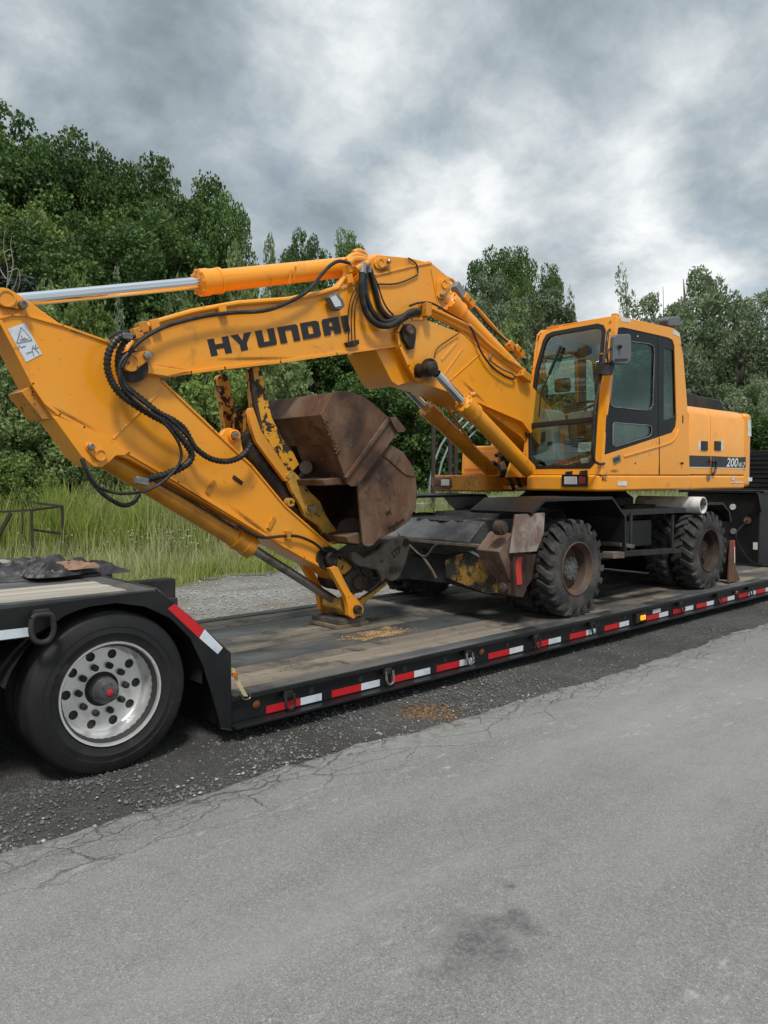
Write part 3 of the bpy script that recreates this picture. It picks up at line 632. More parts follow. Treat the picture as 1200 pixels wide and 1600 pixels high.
# --- trailer wheels
def tyre_lathe(mb, c, w_, ro, ri, sgn=1, grooves=True):
    pr = [(.045, ri-.005), (.02, ri+.004), (.010, ri+.014), (.012, ri+.017), (.006, ri+.03), (.001, ri+.060), (-.002, ri+.063), (-.002, ri+.066), (0, ri+.075), (.002, ri+.098), (-.001, ri+.1), (.000, ri+.106), (.005, ro-.05), (.016, ro-.025), (.017, ro-.022), (.030, ro-.008), (.048, ro-.002)]
    if grooves:
        ng = 4; x = .055; st = (w_-.11)/ng
        for g_ in range(ng+1):
            pr += [(x-.004+.0, ro), (x, ro-.010), (x+.007, ro-.010), (x+.011, ro)]; x += st-.004
    pr += [(w_-.048, ro-.002), (w_-.030, ro-.008), (w_-.016, ro-.025), (w_-.005, ro-.05), (w_, ri+.075), (w_-.006, ri+.03), (w_-.02, ri+.004), (w_-.045, ri-.005)]
    mb.lathe(c, [(sgn*a_, r_) for a_, r_ in pr], 96)
def holed_disc(mb, c, y, r0, r1, holes, rh, n, th=.012):
    # annulus between r0 and r1 with n holes of radius rh on radius 'holes'; y offset from the centre along Y
    for k in range(n):
        a0 = 2*PI*k/n; da = PI/n; m = 20; out = []; hol = []
        hc = Vector((holes*math.cos(a0), holes*math.sin(a0)))
        bd = [Vector((r1*math.cos(a0+t_), r1*math.sin(a0+t_))) for t_ in np.linspace(-da, da, 7)] + [Vector((r0*math.cos(a0+t_), r0*math.sin(a0+t_))) for t_ in np.linspace(da, -da, 7)]
        hp = [hc+Vector((rh*math.cos(t_), rh*math.sin(t_))) for t_ in np.linspace(0, 2*PI, 15)[:-1]]
        mb.holed([(c[0]+p.x, c[1]+y, c[2]+p.y) for p in bd], [[(c[0]+p.x, c[1]+y, c[2]+p.y) for p in reversed(hp)]], (0, th, 0))
material('hub_grey', (.055, .055, .06), .55, alt=(.12, .12, .12), alt_scale=9)
def make_road_wheel(x, y, z):
    wl = MB(); tyre_lathe(wl, (x, y, z), .25, RTY, .296)
    W = wl.build('wheel', 'rubber', TR, smooth=40)
    c = (x, y, z)
    wr = MB().lathe(c, [(.02, .300), (.008, .308), (.002, .306), (.004, .296), (.016, .291), (.03, .289), (.05, .276), (.12, .266), (.148, .258), (.158, .246)], 72)
    holed_disc(wr, c, .156, .176, .247, .213, .0285, 10)
    holed_disc(wr, c, .157, .104, .177, .143, .0175, 10)
    wr.build('rim', 'aluminium', W, smooth=40)
    MB().lathe(c, [(.176, .25), (.177, .0)], 40).lathe(c, [(.02, .29), (.05, .275), (.2, .27)], 40).build('rim_hole_shade', 'cab_dark', W)  # near-black backing put in for the shade behind the rim holes
    hb = MB().lathe(c, [(.17, .082), (.12, .08), (.10, .078), (.096, .073), (.073, .071), (.058, .062), (.046, .058), (.041, .045), (.040, 0)], 36)
    for k in range(6):
        a_ = k*PI/3+.3; hb.cyl((x+.053*math.cos(a_), y+.050, z+.053*math.sin(a_)), (x+.053*math.cos(a_), y+.036, z+.053*math.sin(a_)), .006, 8)
    hb.build('hub', 'hub_grey', W)
    MB().lathe(c, [(.042, .019), (.034, .018), (.031, .008), (.031, 0)], 20).build('hub_cap', 'tape_red', W)
    for k in range(10):
        a_ = 2*PI*k/10; p = (x+.143*math.cos(a_), z+.143*math.sin(a_))
        MB().lathe((p[0], y, p[1]), [(.168, .021), (.148, .020), (.126, .019), (.12, .012), (.12, 0)], 10).build('lug_nut', 'black_dusty', W)
make_road_wheel(WX, 4.37, WZ)
for (x, y) in ((WX, 4.76), (WX-1.3, 4.42), (WX-1.3, 4.76), (WX, 6.6), (WX-1.3, 6.6)):
    wl = MB(); tyre_lathe(wl, (x, y, WZ), .25, RTY, .288); W = wl.build('wheel', 'rubber', TR, smooth=40)
    MB().lathe((x, y, WZ), [(.02, .292), (.008, .300), (.02, .283), (.12, .26), (.125, .1), (.1, .08), (.1, 0)], 40).build('rim', 'aluminium', W)

# gooseneck at the front end of the deck
gx = 13.05
f = MB().prism([(gx, 5.18, ZD-.02), (gx+.02, 5.18, 1.5), (gx+3.2, 5.18, 1.52), (gx+3.2, 5.18, 1.05), (gx+.9, 5.18, ZD-.02)], (0, 1.25, 0))
f.build('gooseneck', 'black_paint', TR, bevel=.02)
MB().box(gx-.04, 5.10, 1.5, gx+.5, 6.55, 1.545).build('gooseneck_plate', 'black_paint', TR, bevel=.006)
MB().box(XE, 4.36, ZB, gx+.2, Y1-.01, ZD+.02).build('neck_crossbar', 'black_paint', TR, bevel=.004)
MB().plate([(1184, 770), (1204, 766), (1204, 790), (1190, 800)], 5.14, 5.17).build('side_plate', 'black_paint', TR)
for i, (px, py, r_) in enumerate(((1144, 858, .045), (1146, 847-17, .05), (1168, 813, .06), (1145, 792, .05))):
    q = at(px, py, X=gx-.004); MB().cyl((gx+.005, q.y, q.z), (gx-.014, q.y, q.z), r_, 16).build('coupler', ('cab_dark', 'plastic_grey', 'rust_red', 'sticker')[i], TR)
q = at(1192, 850, X=gx-.004); MB().box(gx-.006, 5.2, q.z-.1, gx-.001, 5.27, q.z+.02).build('sticker', 'sticker', TR)
MB().tube(crom([at(1168, 813, X=gx-.02), at(1150, 838, X=gx-.12), at(1172, 876, X=gx-.1), at(1198, 884, X=gx-.1)], 6), .012, 6).build('air_hose', 'hose', TR)

# blocks, strap, tarp and dirt lying on the trailer
b = MB(); q0 = at(337, 1004, Z=ZD+.0)
pth = at(345, 1003, X=XB+.07)
b.box(XB+.012, pth.y-.02, ZD+.004, XB+.115, pth.y+.4, ZD+.135).build('wood_block', 'wood_block', None, bevel=.005, loc=(XB+.07, pth.y, ZD+.004)); o = bpy.context.view_layer.objects
tag(col.objects['wood_block'], 'short brown timber block against the step behind the black fender', 'wood block', None)
s0 = at(361, 1047, Y=Y0-.004)
strap = [(XB+.015, Y0+.13, ZD+.11), (XB+.045, Y0+.07, ZD+.09), (XB+.085, Y0+.02, ZD+.035), (XB+.12, Y0-.008, ZD-.0)]
ST = thing('ratchet_strap', 'frayed yellow webbing strap with a hook over the rail beside the fender', 'strap', (XB+.06, Y0+.03, ZD))
m_ = MB()
pts = [at(362, 1044, Y=Y0+.02), at(370, 1062, Y=Y0+.01), at(378, 1078, Y=Y0-.002), at(384, 1088, Y=Y0-.012)]
wv = RT*.014
m_.add([p-wv for p in pts]+[p+wv for p in pts], [(i, i+1, 5+i, 4+i) for i in range(3)])
wb = m_.build('webbing', 'webbing', ST, smooth=0, normals=False); sm = wb.modifiers.new('solid', 'SOLIDIFY'); sm.thickness = .004
hk = [at(x, y, Y=Y0-.02) for x, y in ((376, 1080), (378, 1090), (384, 1093), (391, 1090), (389, 1081), (385, 1078))]
MB().tube(crom(hk, 4), .004, 6).build('hook', 'steel', ST)
MB().obox(at(367, 1054, Y=Y0+.005), RT*.018, (0, .006, 0), UP*.012).build('buckle', 'amber', ST)

def crumpled(name, cx, cy, sx, sy, h, mat, z, seed, n=70, rot=0):
    r_ = np.random.default_rng(seed); ph = r_.uniform(0, 6.28, (14, 3)); fr = r_.normal(0, 1, (14, 2)); V = []
    for i in range(n):
        for j in range(n):
            u = i/(n-1)*2-1; v_ = j/(n-1)*2-1
            x = u+.10*math.sin(v_*5+ph[0, 0])+.06*math.sin(v_*11+ph[1, 0]); y = v_+.12*math.sin(u*4+ph[2, 0])+.06*math.sin(u*9+ph[3, 0])
            rr = max(abs(u), abs(v_)); env = max(0, 1-rr**2.2)
            s_ = 0
            for k in range(12):
                q = fr[k]*(2.5+k*.8); s_ += (1-abs(math.sin(q[0]*u+q[1]*v_+ph[k, 1])))**1.6/(1+.3*k)
            zz = h*(env**.6)*(.15+.36*s_)
            V.append((cx+(x*sx*math.cos(rot)-y*sy*math.sin(rot)), cy+(x*sx*math.sin(rot)+y*sy*math.cos(rot)), z+zz))
    F = [(i*n+j, (i+1)*n+j, (i+1)*n+j+1, i*n+j+1) for i in range(n-1) for j in range(n-1)]
    m_ = MB().add(V, F); return m_.build(name, mat, None, smooth=50, normals=False, loc=(cx, cy, z))
tz = ZR+.004
c1 = at(50, 893, Z=tz+.03); tag(crumpled('tarp', c1.x-.0, c1.y+.0, .56, .27, .13, 'tarp', tz, 3, 110, .0), 'crumpled black tarpaulin spread over the middle of the rear deck', 'tarp')
c2 = at(92, 884, Z=tz+.10); tag(crumpled('tarp_bundle', c2.x+.05, c2.y+.12, .22, .12, .10, 'tarp', tz+.03, 9, 50, .3), 'humped bundle of black tarpaulin on the far side of the rear deck', 'tarp')
c3 = at(100, 888, Z=tz+.06); tag(crumpled('tan_rag', c3.x, c3.y-.12, .17, .05, .06, 'tan_cloth', tz+.065, 14, 30, .1), 'small tan cloth tucked in the black tarpaulin on the rear deck', 'rag')
dp = []
strk = [(rng.normal(0, 22), rng.normal(0, 3.2), rng.uniform(4, 13)) for _ in range(34)]
for _ in range(2600):
    s_ = strk[rng.integers(34)]; u = s_[0]+rng.normal(0, 1)*s_[2]; q = at(596+u, 990+s_[1]+rng.normal(0, .8)-u*.11, Z=ZD)
    dp.append((q.x, q.y, ZD+.003))
scatter_stones('sawdust', dp, .003, .009, 'sawdust', 'scattered orange sawdust and chips on the well deck planks')
dp = []
for _ in range(1300):
    q = at(rng.uniform(380, 800), rng.uniform(930, 1080), Z=ZD)
    if q.y < Y0+.1 or q.y > 6.8: continue
    if rng.random() < .5+.5*math.sin(q.x*4)*math.sin(q.y*7): dp.append((q.x, q.y, ZD+.002))
scatter_stones('deck_grit', dp, .003, .009, 'stone', 'dark grit and crumbs scattered over the well deck of the trailer')
# ------------------------------------------------------------------ wheeled excavator
EX = thing('wheeled_excavator', 'yellow wheeled excavator riding on the trailer with its boom folded over rusty buckets', 'excavator', (8.6, 5.85, ZD))
YN = 4.62; YF = 7.08; YC = 5.85
BY0, BY1 = 5.63, 6.07          # boom faces
AY0, AY1 = 5.69, 6.01          # arm faces

# ---- wheels
def make_dual(x, yo, sgn=1):
    W = None; R_ = .515; z = ZD+R_-.012
    for dy in (0, .37):
        c = (x, yo+sgn*dy, z); b = MB(); wdt = .29
        b.lathe(c, [(sgn*a_, r_) for a_, r_ in [(.04, .262), (.012, .272), (.0, .30), (-.006, .36), (0, .42), (.012, .452), (.03, .468), (.145, .474), (.26, .468), (.278, .452), (.29, .42), (.296, .36), (.29, .30), (.278, .272), (.25, .262)]], 72)
        nl = 21
        for s in (0, 1):
            for k in range(nl):
                th0 = 2*PI*(k+.5*s)/nl
                st = []   # stations from the centre line to the shoulder
                for (aa, dt, wdth, rt, rb) in ((.155, 0, .125, .513, .462), (.085, .06, .13, .513, .46), (.02, .14, .15, .508, .45), (-.003, .165, .155, .486, .43), (-.007, .17, .10, .452, .40)):
                    ya = aa if s == 0 else wdt-aa
                    t0 = th0+dt; t1 = t0+wdth
                    st.append([(x+r*math.cos(t), c[1]+sgn*ya, z+r*math.sin(t)) for t, r in ((t0, rb), (t0+.012, rt), (t1-.012, rt), (t1, rb))])
                vs = [p for q in st for p in q]; fs = []
                for i in range(4):
                    for j in range(4): fs.append((i*4+j, i*4+(j+1) % 4, (i+1)*4+(j+1) % 4, (i+1)*4+j))
                fs += [(0, 1, 2, 3), (19, 18, 17, 16)]
                b.add(vs, fs)
        w_ = b.build('tyre' if W else 'wheel', 'rubber_dusty', EX if W is None else W, smooth=28)
        if W is None: W = w_
    c = (x, yo, z)
    MB().lathe(c, [(sgn*a_, r_) for a_, r_ in [(.035, .266), (.006, .284), (-.003, .282), (-.004, .27), (.012, .262), (.04, .254), (.06, .236), (.16, .226), (.185, .20), (.19, .13)]], 48).build('rim', 'rim_brown' if x < 8 else 'rust_dark', W, smooth=30)
    hb = MB().lathe(c, [(sgn*a_, r_) for a_, r_ in [(.19, .14), (.13, .135), (.10, .128), (.085, .118), (.082, .05), (.075, .045), (.073, 0)]], 32)
    for k in range(10):
        a_ = 2*PI*k/10; hb.cyl((x+.097*math.cos(a_), yo+sgn*.09, z+.097*math.sin(a_)), (x+.097*math.cos(a_), yo+sgn*.068, z+.097*math.sin(a_)), .011, 6)
    for k in range(3): hb.cyl((x+.06*math.cos(k*2.1), yo+sgn*.09, z+.06*math.sin(k*2.1)), (x+.06*math.cos(k*2.1), yo+sgn*.072, z+.06*math.sin(k*2.1)), .013, 6)
    hb.build('hub', 'rim_grey' if x < 8 else 'rust_dark', W, smooth=30)
material('rim_brown', (.12, .072, .048), .7, alt=(.07, .05, .04), alt_scale=5, bump=.3, var=.2, metal=.2)
material('rim_grey', (.10, .10, .105), .6, alt=(.05, .045, .04), alt_scale=8, bump=.2)
YO = 4.50
XWF = at(903, 893, Y=YO).x; XWR = at(1109, 862, Y=YO).x
make_dual(XWF, YO); make_dual(XWR, YO)
make_dual(XWF, 2*YC-YO, -1); make_dual(XWR, 2*YC-YO, -1)

# ---- undercarriage
f = MB()
f.prism([(XWF-.35, 5.35, .80), (XWF-.35, 5.35, 1.22), (XWF-.2, 5.35, 1.36), (XWR+.3, 5.35, 1.36), (XWR+.4, 5.35, 1.2), (XWR+.4, 5.35, .8), (XWR-.3, 5.35, .70), (XWF+.3, 5.35, .70)], (0, 1.0, 0))
f.cyl((XWF, 4.75, ZD+.5), (XWF, 6.95, ZD+.5), .13).cyl((XWR, 4.75, ZD+.5), (XWR, 6.95, ZD+.5), .13)
f.obox((XWF, 5.85, ZD+.5), (.18, 0, 0), (0, .45, 0), (0, 0, .19)).obox((XWR, 5.85, ZD+.5), (.18, 0, 0), (0, .45, 0), (0, 0, .19))
f.build('chassis', 'black_dusty', EX, bevel=.01)
MB().lathe((8.75, YC, 0), [(1.30, .72), (1.36, .74), (1.50, .74), (1.56, .66), (1.62, .62)], 40, axis='Z').build('slewing_ring', 'black_dusty', EX)
xA, xB_ = XWF-.50, XWF+.60
def fender(y0, y1, x0, rev=False):
    zt = at(880, 778, Y=YO+.1).z
    xt0, xt1, xt2 = at(842, 778, Y=YO+.1).x, at(947, 778, Y=YO+.1).x, at(969, 806, Y=YO+.1).x
    zl = at(819, 800, Y=YO+.1).z; xl = at(819, 800, Y=YO+.1).x
    zr = at(969, 806, Y=YO+.1).z; zb = at(969, 862, Y=YO+.1).z
    prof = [(xl, zl), (xt0, zt), (xt1, zt), (xt2, zr), (xt2+.01, zb)]
    off = x0
    pr = [(a_+off, b_) for a_, b_ in prof]; inn = [(a_+off+(.02 if i == 0 else .0 if i < 3 else -.035), b_-(.03 if i < 3 else .012 if i == 3 else 0)) for i, (a_, b_) in enumerate(prof)]
    MB().prism([(a_, y0, b_) for a_, b_ in pr+inn[::-1]], (0, y1-y0, 0)).build('fender', 'black_paint', EX, bevel=.004)
fender(YO+.02, YO+.80, 0); fender(2*YC-YO-.80, 2*YC-YO-.02, .10)
# rear fenders: flat brackets over the back wheels
for (ya, yb) in ((YO+.03, YO+.72), (2*YC-YO-.72, 2*YC-YO-.03)):
    q = [at(x, y, Y=YO+.05) for x, y in ((1094, 786), (1128, 785), (1139, 800), (1141, 815))]
    pr = [(p.x, p.z) for p in q]; pr += [(pr[3][0]-.04, pr[3][1]), (pr[2][0]-.045, pr[2][1]), (pr[1][0]-.02, pr[1][1]-.03), (pr[0][0], pr[0][1]-.03)]
    MB().prism([(a_, ya, b_) for a_, b_ in pr], (0, yb-ya, 0)).build('fender', 'black_paint', EX, bevel=.004)
# side steps, tool box, bracket
MB().plate([(972, 797), (1072, 793), (1072, 801), (972, 806)], YO+.08, YO+.5).build('step', 'black_paint', EX, bevel=.004)
MB().plate([(970, 814), (1018, 812), (1018, 852), (970, 856)], YO+.25, YO+.65).build('tool_box', 'black_paint', EX, bevel=.008)
MB().plate([(976, 862), (1064, 857), (1064, 864), (976, 870)], YO+.0, YO+.12).build('step', 'black_dusty', EX, bevel=.004)
MB().plate([(958, 863), (976, 862.5), (976, 872), (958, 873)], YO+.0, YO+.13).build('step_bracket', 'wood_block', EX, bevel=.004)
MB().plate([(969, 848), (992, 851), (991, 857), (970, 854)], YO+.06, YO+.3).build('step_plate', 'hitch_grey', EX, bevel=.003)
for px in (985, 1050):
    q = at(px, 862, Y=YO+.08); MB().box(q.x-.02, YO+.07, q.z, q.x+.02, YO+.09, q.z+.45).build('step_hanger', 'black_dusty', EX)
f = MB(); q = at(1060, 785, Y=YO+.3)
f.box(q.x-.95, 5.0, 1.30, q.x-.2, 6.7, 1.41).box(XWF+.5, 5.25, 1.36, XWR-.3, 6.5, 1.40).build('deck_frame', 'black_dusty', EX, bevel=.01)

# ---- front outrigger across the machine (beam, arm, folded pad)
XO = at(800, 900, Y=4.66).x
f = MB()
zt = at(700, 850, X=XO).z
f.prism([at(x, y, X=XO) for x, y in ((556, 862), (600, 838), (700, 842), (735, 852), (789, 872), (803, 905), (792, 932), (765, 930), (700, 912), (640, 905), (575, 905))], (.06, 0, 0))
f.build('outrigger_beam', 'flaked_yellow2', EX, bevel=.006) if False else f.build('outrigger_beam', 'black_dusty', EX, bevel=.006)
fp_ = MB().prism([at(x, y, X=XO-.004) for x, y in ((700, 876), (712, 868), (735, 862), (775, 884), (782, 892), (783, 925), (768, 928), (735, 915), (702, 902))], (-.05, 0, 0)).build('outrigger_arm', 'flaked_yellow', EX, bevel=.005)
# top housing with dried mud
q0, q1, q2, q3 = at(640, 842, X=XO-.02), at(745, 849, X=XO-.02), at(758, 815, X=XO+.34), at(655, 812, X=XO+.34)
zt0 = q1.z; zt1 = at(757, 812, X=XO+.42).z
MB().prism([(XO-.12, 5.12, zt0-.02), (XO-.12, 5.12, zt0+.02), (XO+.12, 5.12, zt1), (XO+.75, 5.12, zt1+.0), (XO+.75, 5.12, zt0-.15), (XO+.0, 5.12, zt0-.15)], (0, 1.5, 0)).build('outrigger_housing', 'deck_steel', EX, bevel=.012)
MB().prism([(XO-.13, 4.93, zt0-.03), (XO-.13, 4.93, zt0+.0), (XO+.1, 5.05, zt0+.01), (XO+.1, 6.9, zt0+.01), (XO-.13, 6.9, zt0+.0), (XO-.13, 6.9, zt0-.03)][:2]+[(XO-.13, 6.9, zt0+.0), (XO-.13, 6.9, zt0-.03)], (.09, 0, 0)).build('outrigger_lip', 'hitch_grey', EX, bevel=.004)
mud = crumpled('mud_crust', XO+.28, 5.75, .19, .34, .05, 'black_dusty', zt1-.01, 21, 60, 0)
mud.parent = EX; mud.location = Vector((XO+.28, 5.75, zt1-.01))-EX.location
# red and white stripe decal on the beam
for i, (a_, b_, mt) in enumerate((((731, 857), (752, 868), 'tape_white'), ((752, 868), (778, 884), 'decal_red'))):
    MB().prism([at(a_[0], a_[1], X=XO-.058), at(b_[0], b_[1], X=XO-.058), at(b_[0]+1, b_[1]+5, X=XO-.058), at(a_[0]+2, a_[1]+5, X=XO-.058)], (-.003, 0, 0)).build('decal', mt, EX)
# hoses and pins on the beam face
for (x, y, r_) in ((645, 865, .035), (663, 862, .03), (770, 905, .05), (786, 918, .055)):
    p = at(x, y, X=XO-.05); MB().lathe(p, [(.08, r_), (-.02, r_), (-.03, r_*.8), (-.032, r_*.4), (-.045, r_*.35), (-.045, 0)], 20, axis='X').build('pin', 'black_dusty' if x < 700 else 'rust_dark', EX)
MB().tube(crom([at(x, y, X=XO-.12) for x, y in ((622, 832), (660, 869), (680, 852), (698, 848))], 5), .012, 6).tube([at(660, 868, X=XO-.12), at(676, 892, X=XO-.1), at(682, 904, X=XO-.1)], .014, 6).build('hose_guard', 'hitch_grey', EX)
# near arm with rusty web and its folded pad
yp = 4.62
MB().plate([(779, 862), (800, 832), (806, 868), (838, 866), (832, 906), (812, 934), (800, 930), (796, 905)], yp+.02, yp+.30).build('outrigger_leg', 'rust_red', EX, bevel=.01)
MB().plate([(804, 866), (823, 866), (823, 922), (817, 934), (806, 932), (803, 905)], yp-.03, yp+.02).build('outrigger_plate', 'rust_dark', EX, bevel=.006)
MB().plate([(808, 871), (816, 870), (814.5, 892), (816, 913), (808, 914), (806, 890)], yp-.036, yp-.031).build('decal', 'decal_red', EX)
pad = MB(); n_ = Vector((.72, -.25, .55)).normalized()
pad.prism([at(804, 804, Y=yp+.02), at(852, 801, Y=yp-.16), at(850, 834, Y=yp-.20), at(839, 862, Y=yp-.22), at(795, 865, Y=yp-.0), at(799, 838, Y=yp+.0)], (.03, .035, .0)).build('outrigger_pad', 'blade_grey', EX, bevel=.008)
p = at(787, 825, Y=yp-.02); MB().lathe(p, [(.08, .07), (.02, .07), (.0, .062), (-.002, .045), (-.02, .043), (-.022, .0)], 24).build('pad_pin', 'rust_dark', EX)
# ---- rear dozer blade
bx = at(1150, 905, Y=4.62).x
bl = MB(); zz0 = ZD+.02
prof = [(.26, 0), (.17, .10), (.12, .22), (.11, .34), (.13, .46), (.10, .46), (.08, .34), (.09, .2), (.13, .1), (.22, 0)]
xb = XWR+.62
bl.prism([(xb+a_*1.3, 4.56, zz0+b_*1.22) for a_, b_ in prof], (0, 2.55, 0)).build('dozer_blade', 'rust_dark', EX, bevel=.004)
MB().prism([(xb+.03, 4.53, zz0), (xb+.40, 4.53, zz0), (xb+.25, 4.53, zz0+.18), (xb+.20, 4.53, zz0+.57), (xb+.08, 4.53, zz0+.57), (xb+.05, 4.53, zz0+.3)], (0, .025, 0)).build('blade_end_plate', 'rust', EX, bevel=.004)
MB().prism([(xb+.17, 4.524, zz0+.30), (xb+.205, 4.524, zz0+.30), (xb+.185, 4.524, zz0+.56), (xb+.13, 4.524, zz0+.56)], (0, .004, 0)).build('decal', 'decal_red', EX)
MB().prism([(xb+.18, 4.523, zz0+.26), (xb+.20, 4.523, zz0+.26), (xb+.187, 4.523, zz0+.48), (xb+.165, 4.523, zz0+.48)], (0, .003, 0)).build('decal', 'tape_white', EX)
MB().box(xb-.5, 5.4, .75, xb+.16, 6.3, .95).build('blade_arm', 'black_dusty', EX, bevel=.01)

# ---- upper structure
XF = at(938, 742, Y=YN).x                     # front of the cab base
ZS0, ZS1 = at(938, 768, Y=YN).z, at(938, 742, Y=YN).z
XR = at(1166, 742, Y=YN).x; XEND = at(1176, 742, Y=YN).x+.02
def plan(pts, z0, z1, name, mat, bevel=.01, parent=None):
    return MB().prism([(x, y, z0) for x, y in pts], (0, 0, z1-z0)).build(name, mat, parent or EX, bevel=bevel, seg=3)
XJ = [at(p, 742, Y=YN).x for p in (1027, 1083, 1111, 1164)]
def rc(x0, y0, x1, y1, r, corners):
    out = []
    for (cx, cy, sx, sy, k, a0) in ((x0, y0, 1, 1, 0, PI), (x1, y0, -1, 1, 1, 1.5*PI), (x1, y1, -1, -1, 2, 0), (x0, y1, 1, -1, 3, .5*PI)):
        if k in corners:
            out += [(cx+sx*r+r*math.cos(a0+t), cy+sy*r+r*math.sin(a0+t)) for t in np.linspace(0, PI/2, 7)]
        else: out.append((cx, cy))
    return out
GB = BY0-.03
plan(rc(XF-.03, YN-.005, XJ[1]-.004, GB, .09, (0,)), ZS0, ZS1, 'lower_skirt', 'yellow_clean', .03)
plan([(XJ[1]+.004, YN-.003), (XJ[3]-.004, YN-.003), (XJ[3]-.004, GB+.6), (XJ[1]+.004, GB+.6)], ZS0, ZS1, 'lower_skirt', 'yellow_clean', .03)
plan([(8.3, GB+.002), (XR, GB+.602), (XR, YF), (8.3, YF)], ZS0+.01, ZS1-.01, 'main_frame', 'yellow_dirty', .01)
XFR = at(674, 745, Y=YF).x
plan(rc(XFR, 6.18, 9.5, YF, .10, (0, 3)), ZS0-.02, ZS1+.005, 'right_platform', 'yellow_dirty', .02)
plan([(XF+.02, YN+.02), (XJ[3], YN+.02), (XJ[3], GB-.02), (XF+.02, GB-.02)], ZS1+.0005, ZS1+.012, 'cab_seal', 'gasket', 0)
# far side boxes (fuel tank, tool box)
def px_box_X(xf, xb_, pts, name, mat, bv=.03):
    return MB().prism([at(x, y, X=xf) for x, y in pts], (xb_-xf, 0, 0)).build(name, mat, EX, bevel=bv, seg=3)
px_box_X(XFR+.35, 9.4, [(720, 743), (721, 704), (728, 697), (776, 696), (783, 702), (784, 743)], 'tool_locker', 'yellow_clean')
px_box_X(XFR+.33, XFR+.35, [(725, 733), (725, 708), (778, 704), (779, 734)], 'locker_door', 'yellow_clean', .006)
px_box_X(XFR+1.0, 10.2, [(765, 742), (766, 672), (775, 664), (852, 662), (852, 742)], 'fuel_tank', 'yellow_clean')
# lamp in far platform, lamp on cab side
def skirt_lamp(xs, X_, par, lens2='lamp_red'):
    x0, x1, x2, x3, y0, y1 = xs
    h = MB().holed([at(x0, y0, X=X_), at(x3, y0, X=X_), at(x3, y1, X=X_), at(x0, y1, X=X_)], [[at(x0+2.5, y0+2, X=X_), at(x3-2, y0+2, X=X_), at(x3-2, y1-2, X=X_), at(x0+2.5, y1-2, X=X_)][::-1]], (-.02, 0, 0)).build('lamp_housing', 'rust_dark' if par else 'black_paint', EX, bevel=.004)
    MB().prism([at(x0+1, y0+1, X=X_-.002), at(x3-1, y0+1, X=X_-.002), at(x3-1, y1-1, X=X_-.002), at(x0+1, y1-1, X=X_-.002)], (-.003, 0, 0)).build('lamp_back', 'cab_dark', h)
    MB().prism([at(x1, y0+3, X=X_-.006), at(x2, y0+3, X=X_-.006), at(x2, y1-3, X=X_-.006), at(x1, y1-3, X=X_-.006)], (-.012, 0, 0)).build('headlight', 'lamp_glass', h, bevel=.005)
    MB().prism([at(x2+3, y0+3, X=X_-.006), at(x3-4, y0+3, X=X_-.006), at(x3-4, y1-4, X=X_-.006), at(x2+3, y1-4, X=X_-.006)], (-.010, 0, 0)).build('indicator_light', lens2, h, bevel=.004)
skirt_lamp((879, 882, 902, 919, 741.5, 760), XF-.032, False)
h = MB().prism([at(x, y, X=XFR-.002) for x, y in ((675, 746), (703, 746), (706, 760), (702, 764), (680, 763), (675, 758))], (-.015, 0, 0)).build('lamp_housing', 'rust_red', EX, bevel=.004)
MB().prism([at(x, y, X=XFR-.018) for x, y in ((690, 749), (703, 749), (703, 759), (690, 759))], (-.012, 0, 0)).build('headlight', 'lamp_glass', h, bevel=.005)
MB().prism([at(x, y, X=XFR-.018) for x, y in ((678, 749), (686, 749), (686, 758), (679, 758))], (-.01, 0, 0)).build('indicator_light', 'amber_dull', h, bevel=.004)

# engine side panels and counterweight
ZT = at(1077, 632, Y=YN).z
XCR = at(1077, 640, Y=YN).x+.01               # where the engine cover starts behind the cab
def cover(x0, x1, name='engine_door'):
    zz = [ZS1+.012, ZT-.12, ZT]
    pr = [(YN+.01, zz[0]), (YN+.01, zz[1]), (YN+.075, zz[2]-.02), (YN+.11, zz[2]), (5.55, zz[2]), (5.55, zz[0])]
    return MB().prism([(x0, a_, b_) for a_, b_ in pr], (x1-x0, 0, 0)).build(name, 'yellow_clean', EX, bevel=.008, seg=3)
xm = at(1111, 700, Y=YN).x; xe = at(1164.5, 700, Y=YN).x
D1 = cover(XCR, xm-.006); D2 = cover(xm+.006, xe-.01)
MB().prism([(XCR+.02, 5.55, ZS1+.01), (XCR+.02, YF-.02, ZS1+.01), (XCR+.02, YF-.02, ZT-.12), (XCR+.02, YF-.1, ZT-.01), (XCR+.02, 5.55, ZT-.01)], (xe-XCR-.03, 0, 0)).build('engine_cover', 'yellow_clean', EX, bevel=.01)
ck = MB(); a_ = xe+.004
pl = [(a_, YN+.0), (XEND-.12, YN+.004), (XEND-.02, YN+.05), (XEND+.14, YN+.30), (XEND+.24, 5.2), (XEND+.26, YC), (XEND+.24, 6.5), (XEND+.14, YF-.3), (XEND-.02, YF-.05), (XEND-.12, YF), (a_, YF)]
ck.prism([(x, y, ZS0+.02) for x, y in pl], (0, 0, ZT-ZS0-.03)).build('counterweight', 'yellow_clean', EX, bevel=.06, seg=4)
MB().plate([(1103-2, 606), (1130, 614), (1132, 632), (1100, 632)], 5.0, 6.1)
f = MB()
e0 = at(1076, 632, Y=5.2)
f.prism([at(x, y, Y=5.25) for x, y in ((1074, 634), (1075, 612), (1083, 614), (1092, 618), (1125, 624), (1131, 636), (1131, 642), (1074, 640))], (0, 1.2, 0)).build('engine_hood', 'black_dusty', EX, bevel=.03, seg=3)
MB().tube(crom([at(x, y, Y=5.3) for x, y in ((1082, 613), (1090, 612), (1096, 622), (1098, 636))], 5), .02, 8).build('intake_hose', 'hose', EX)
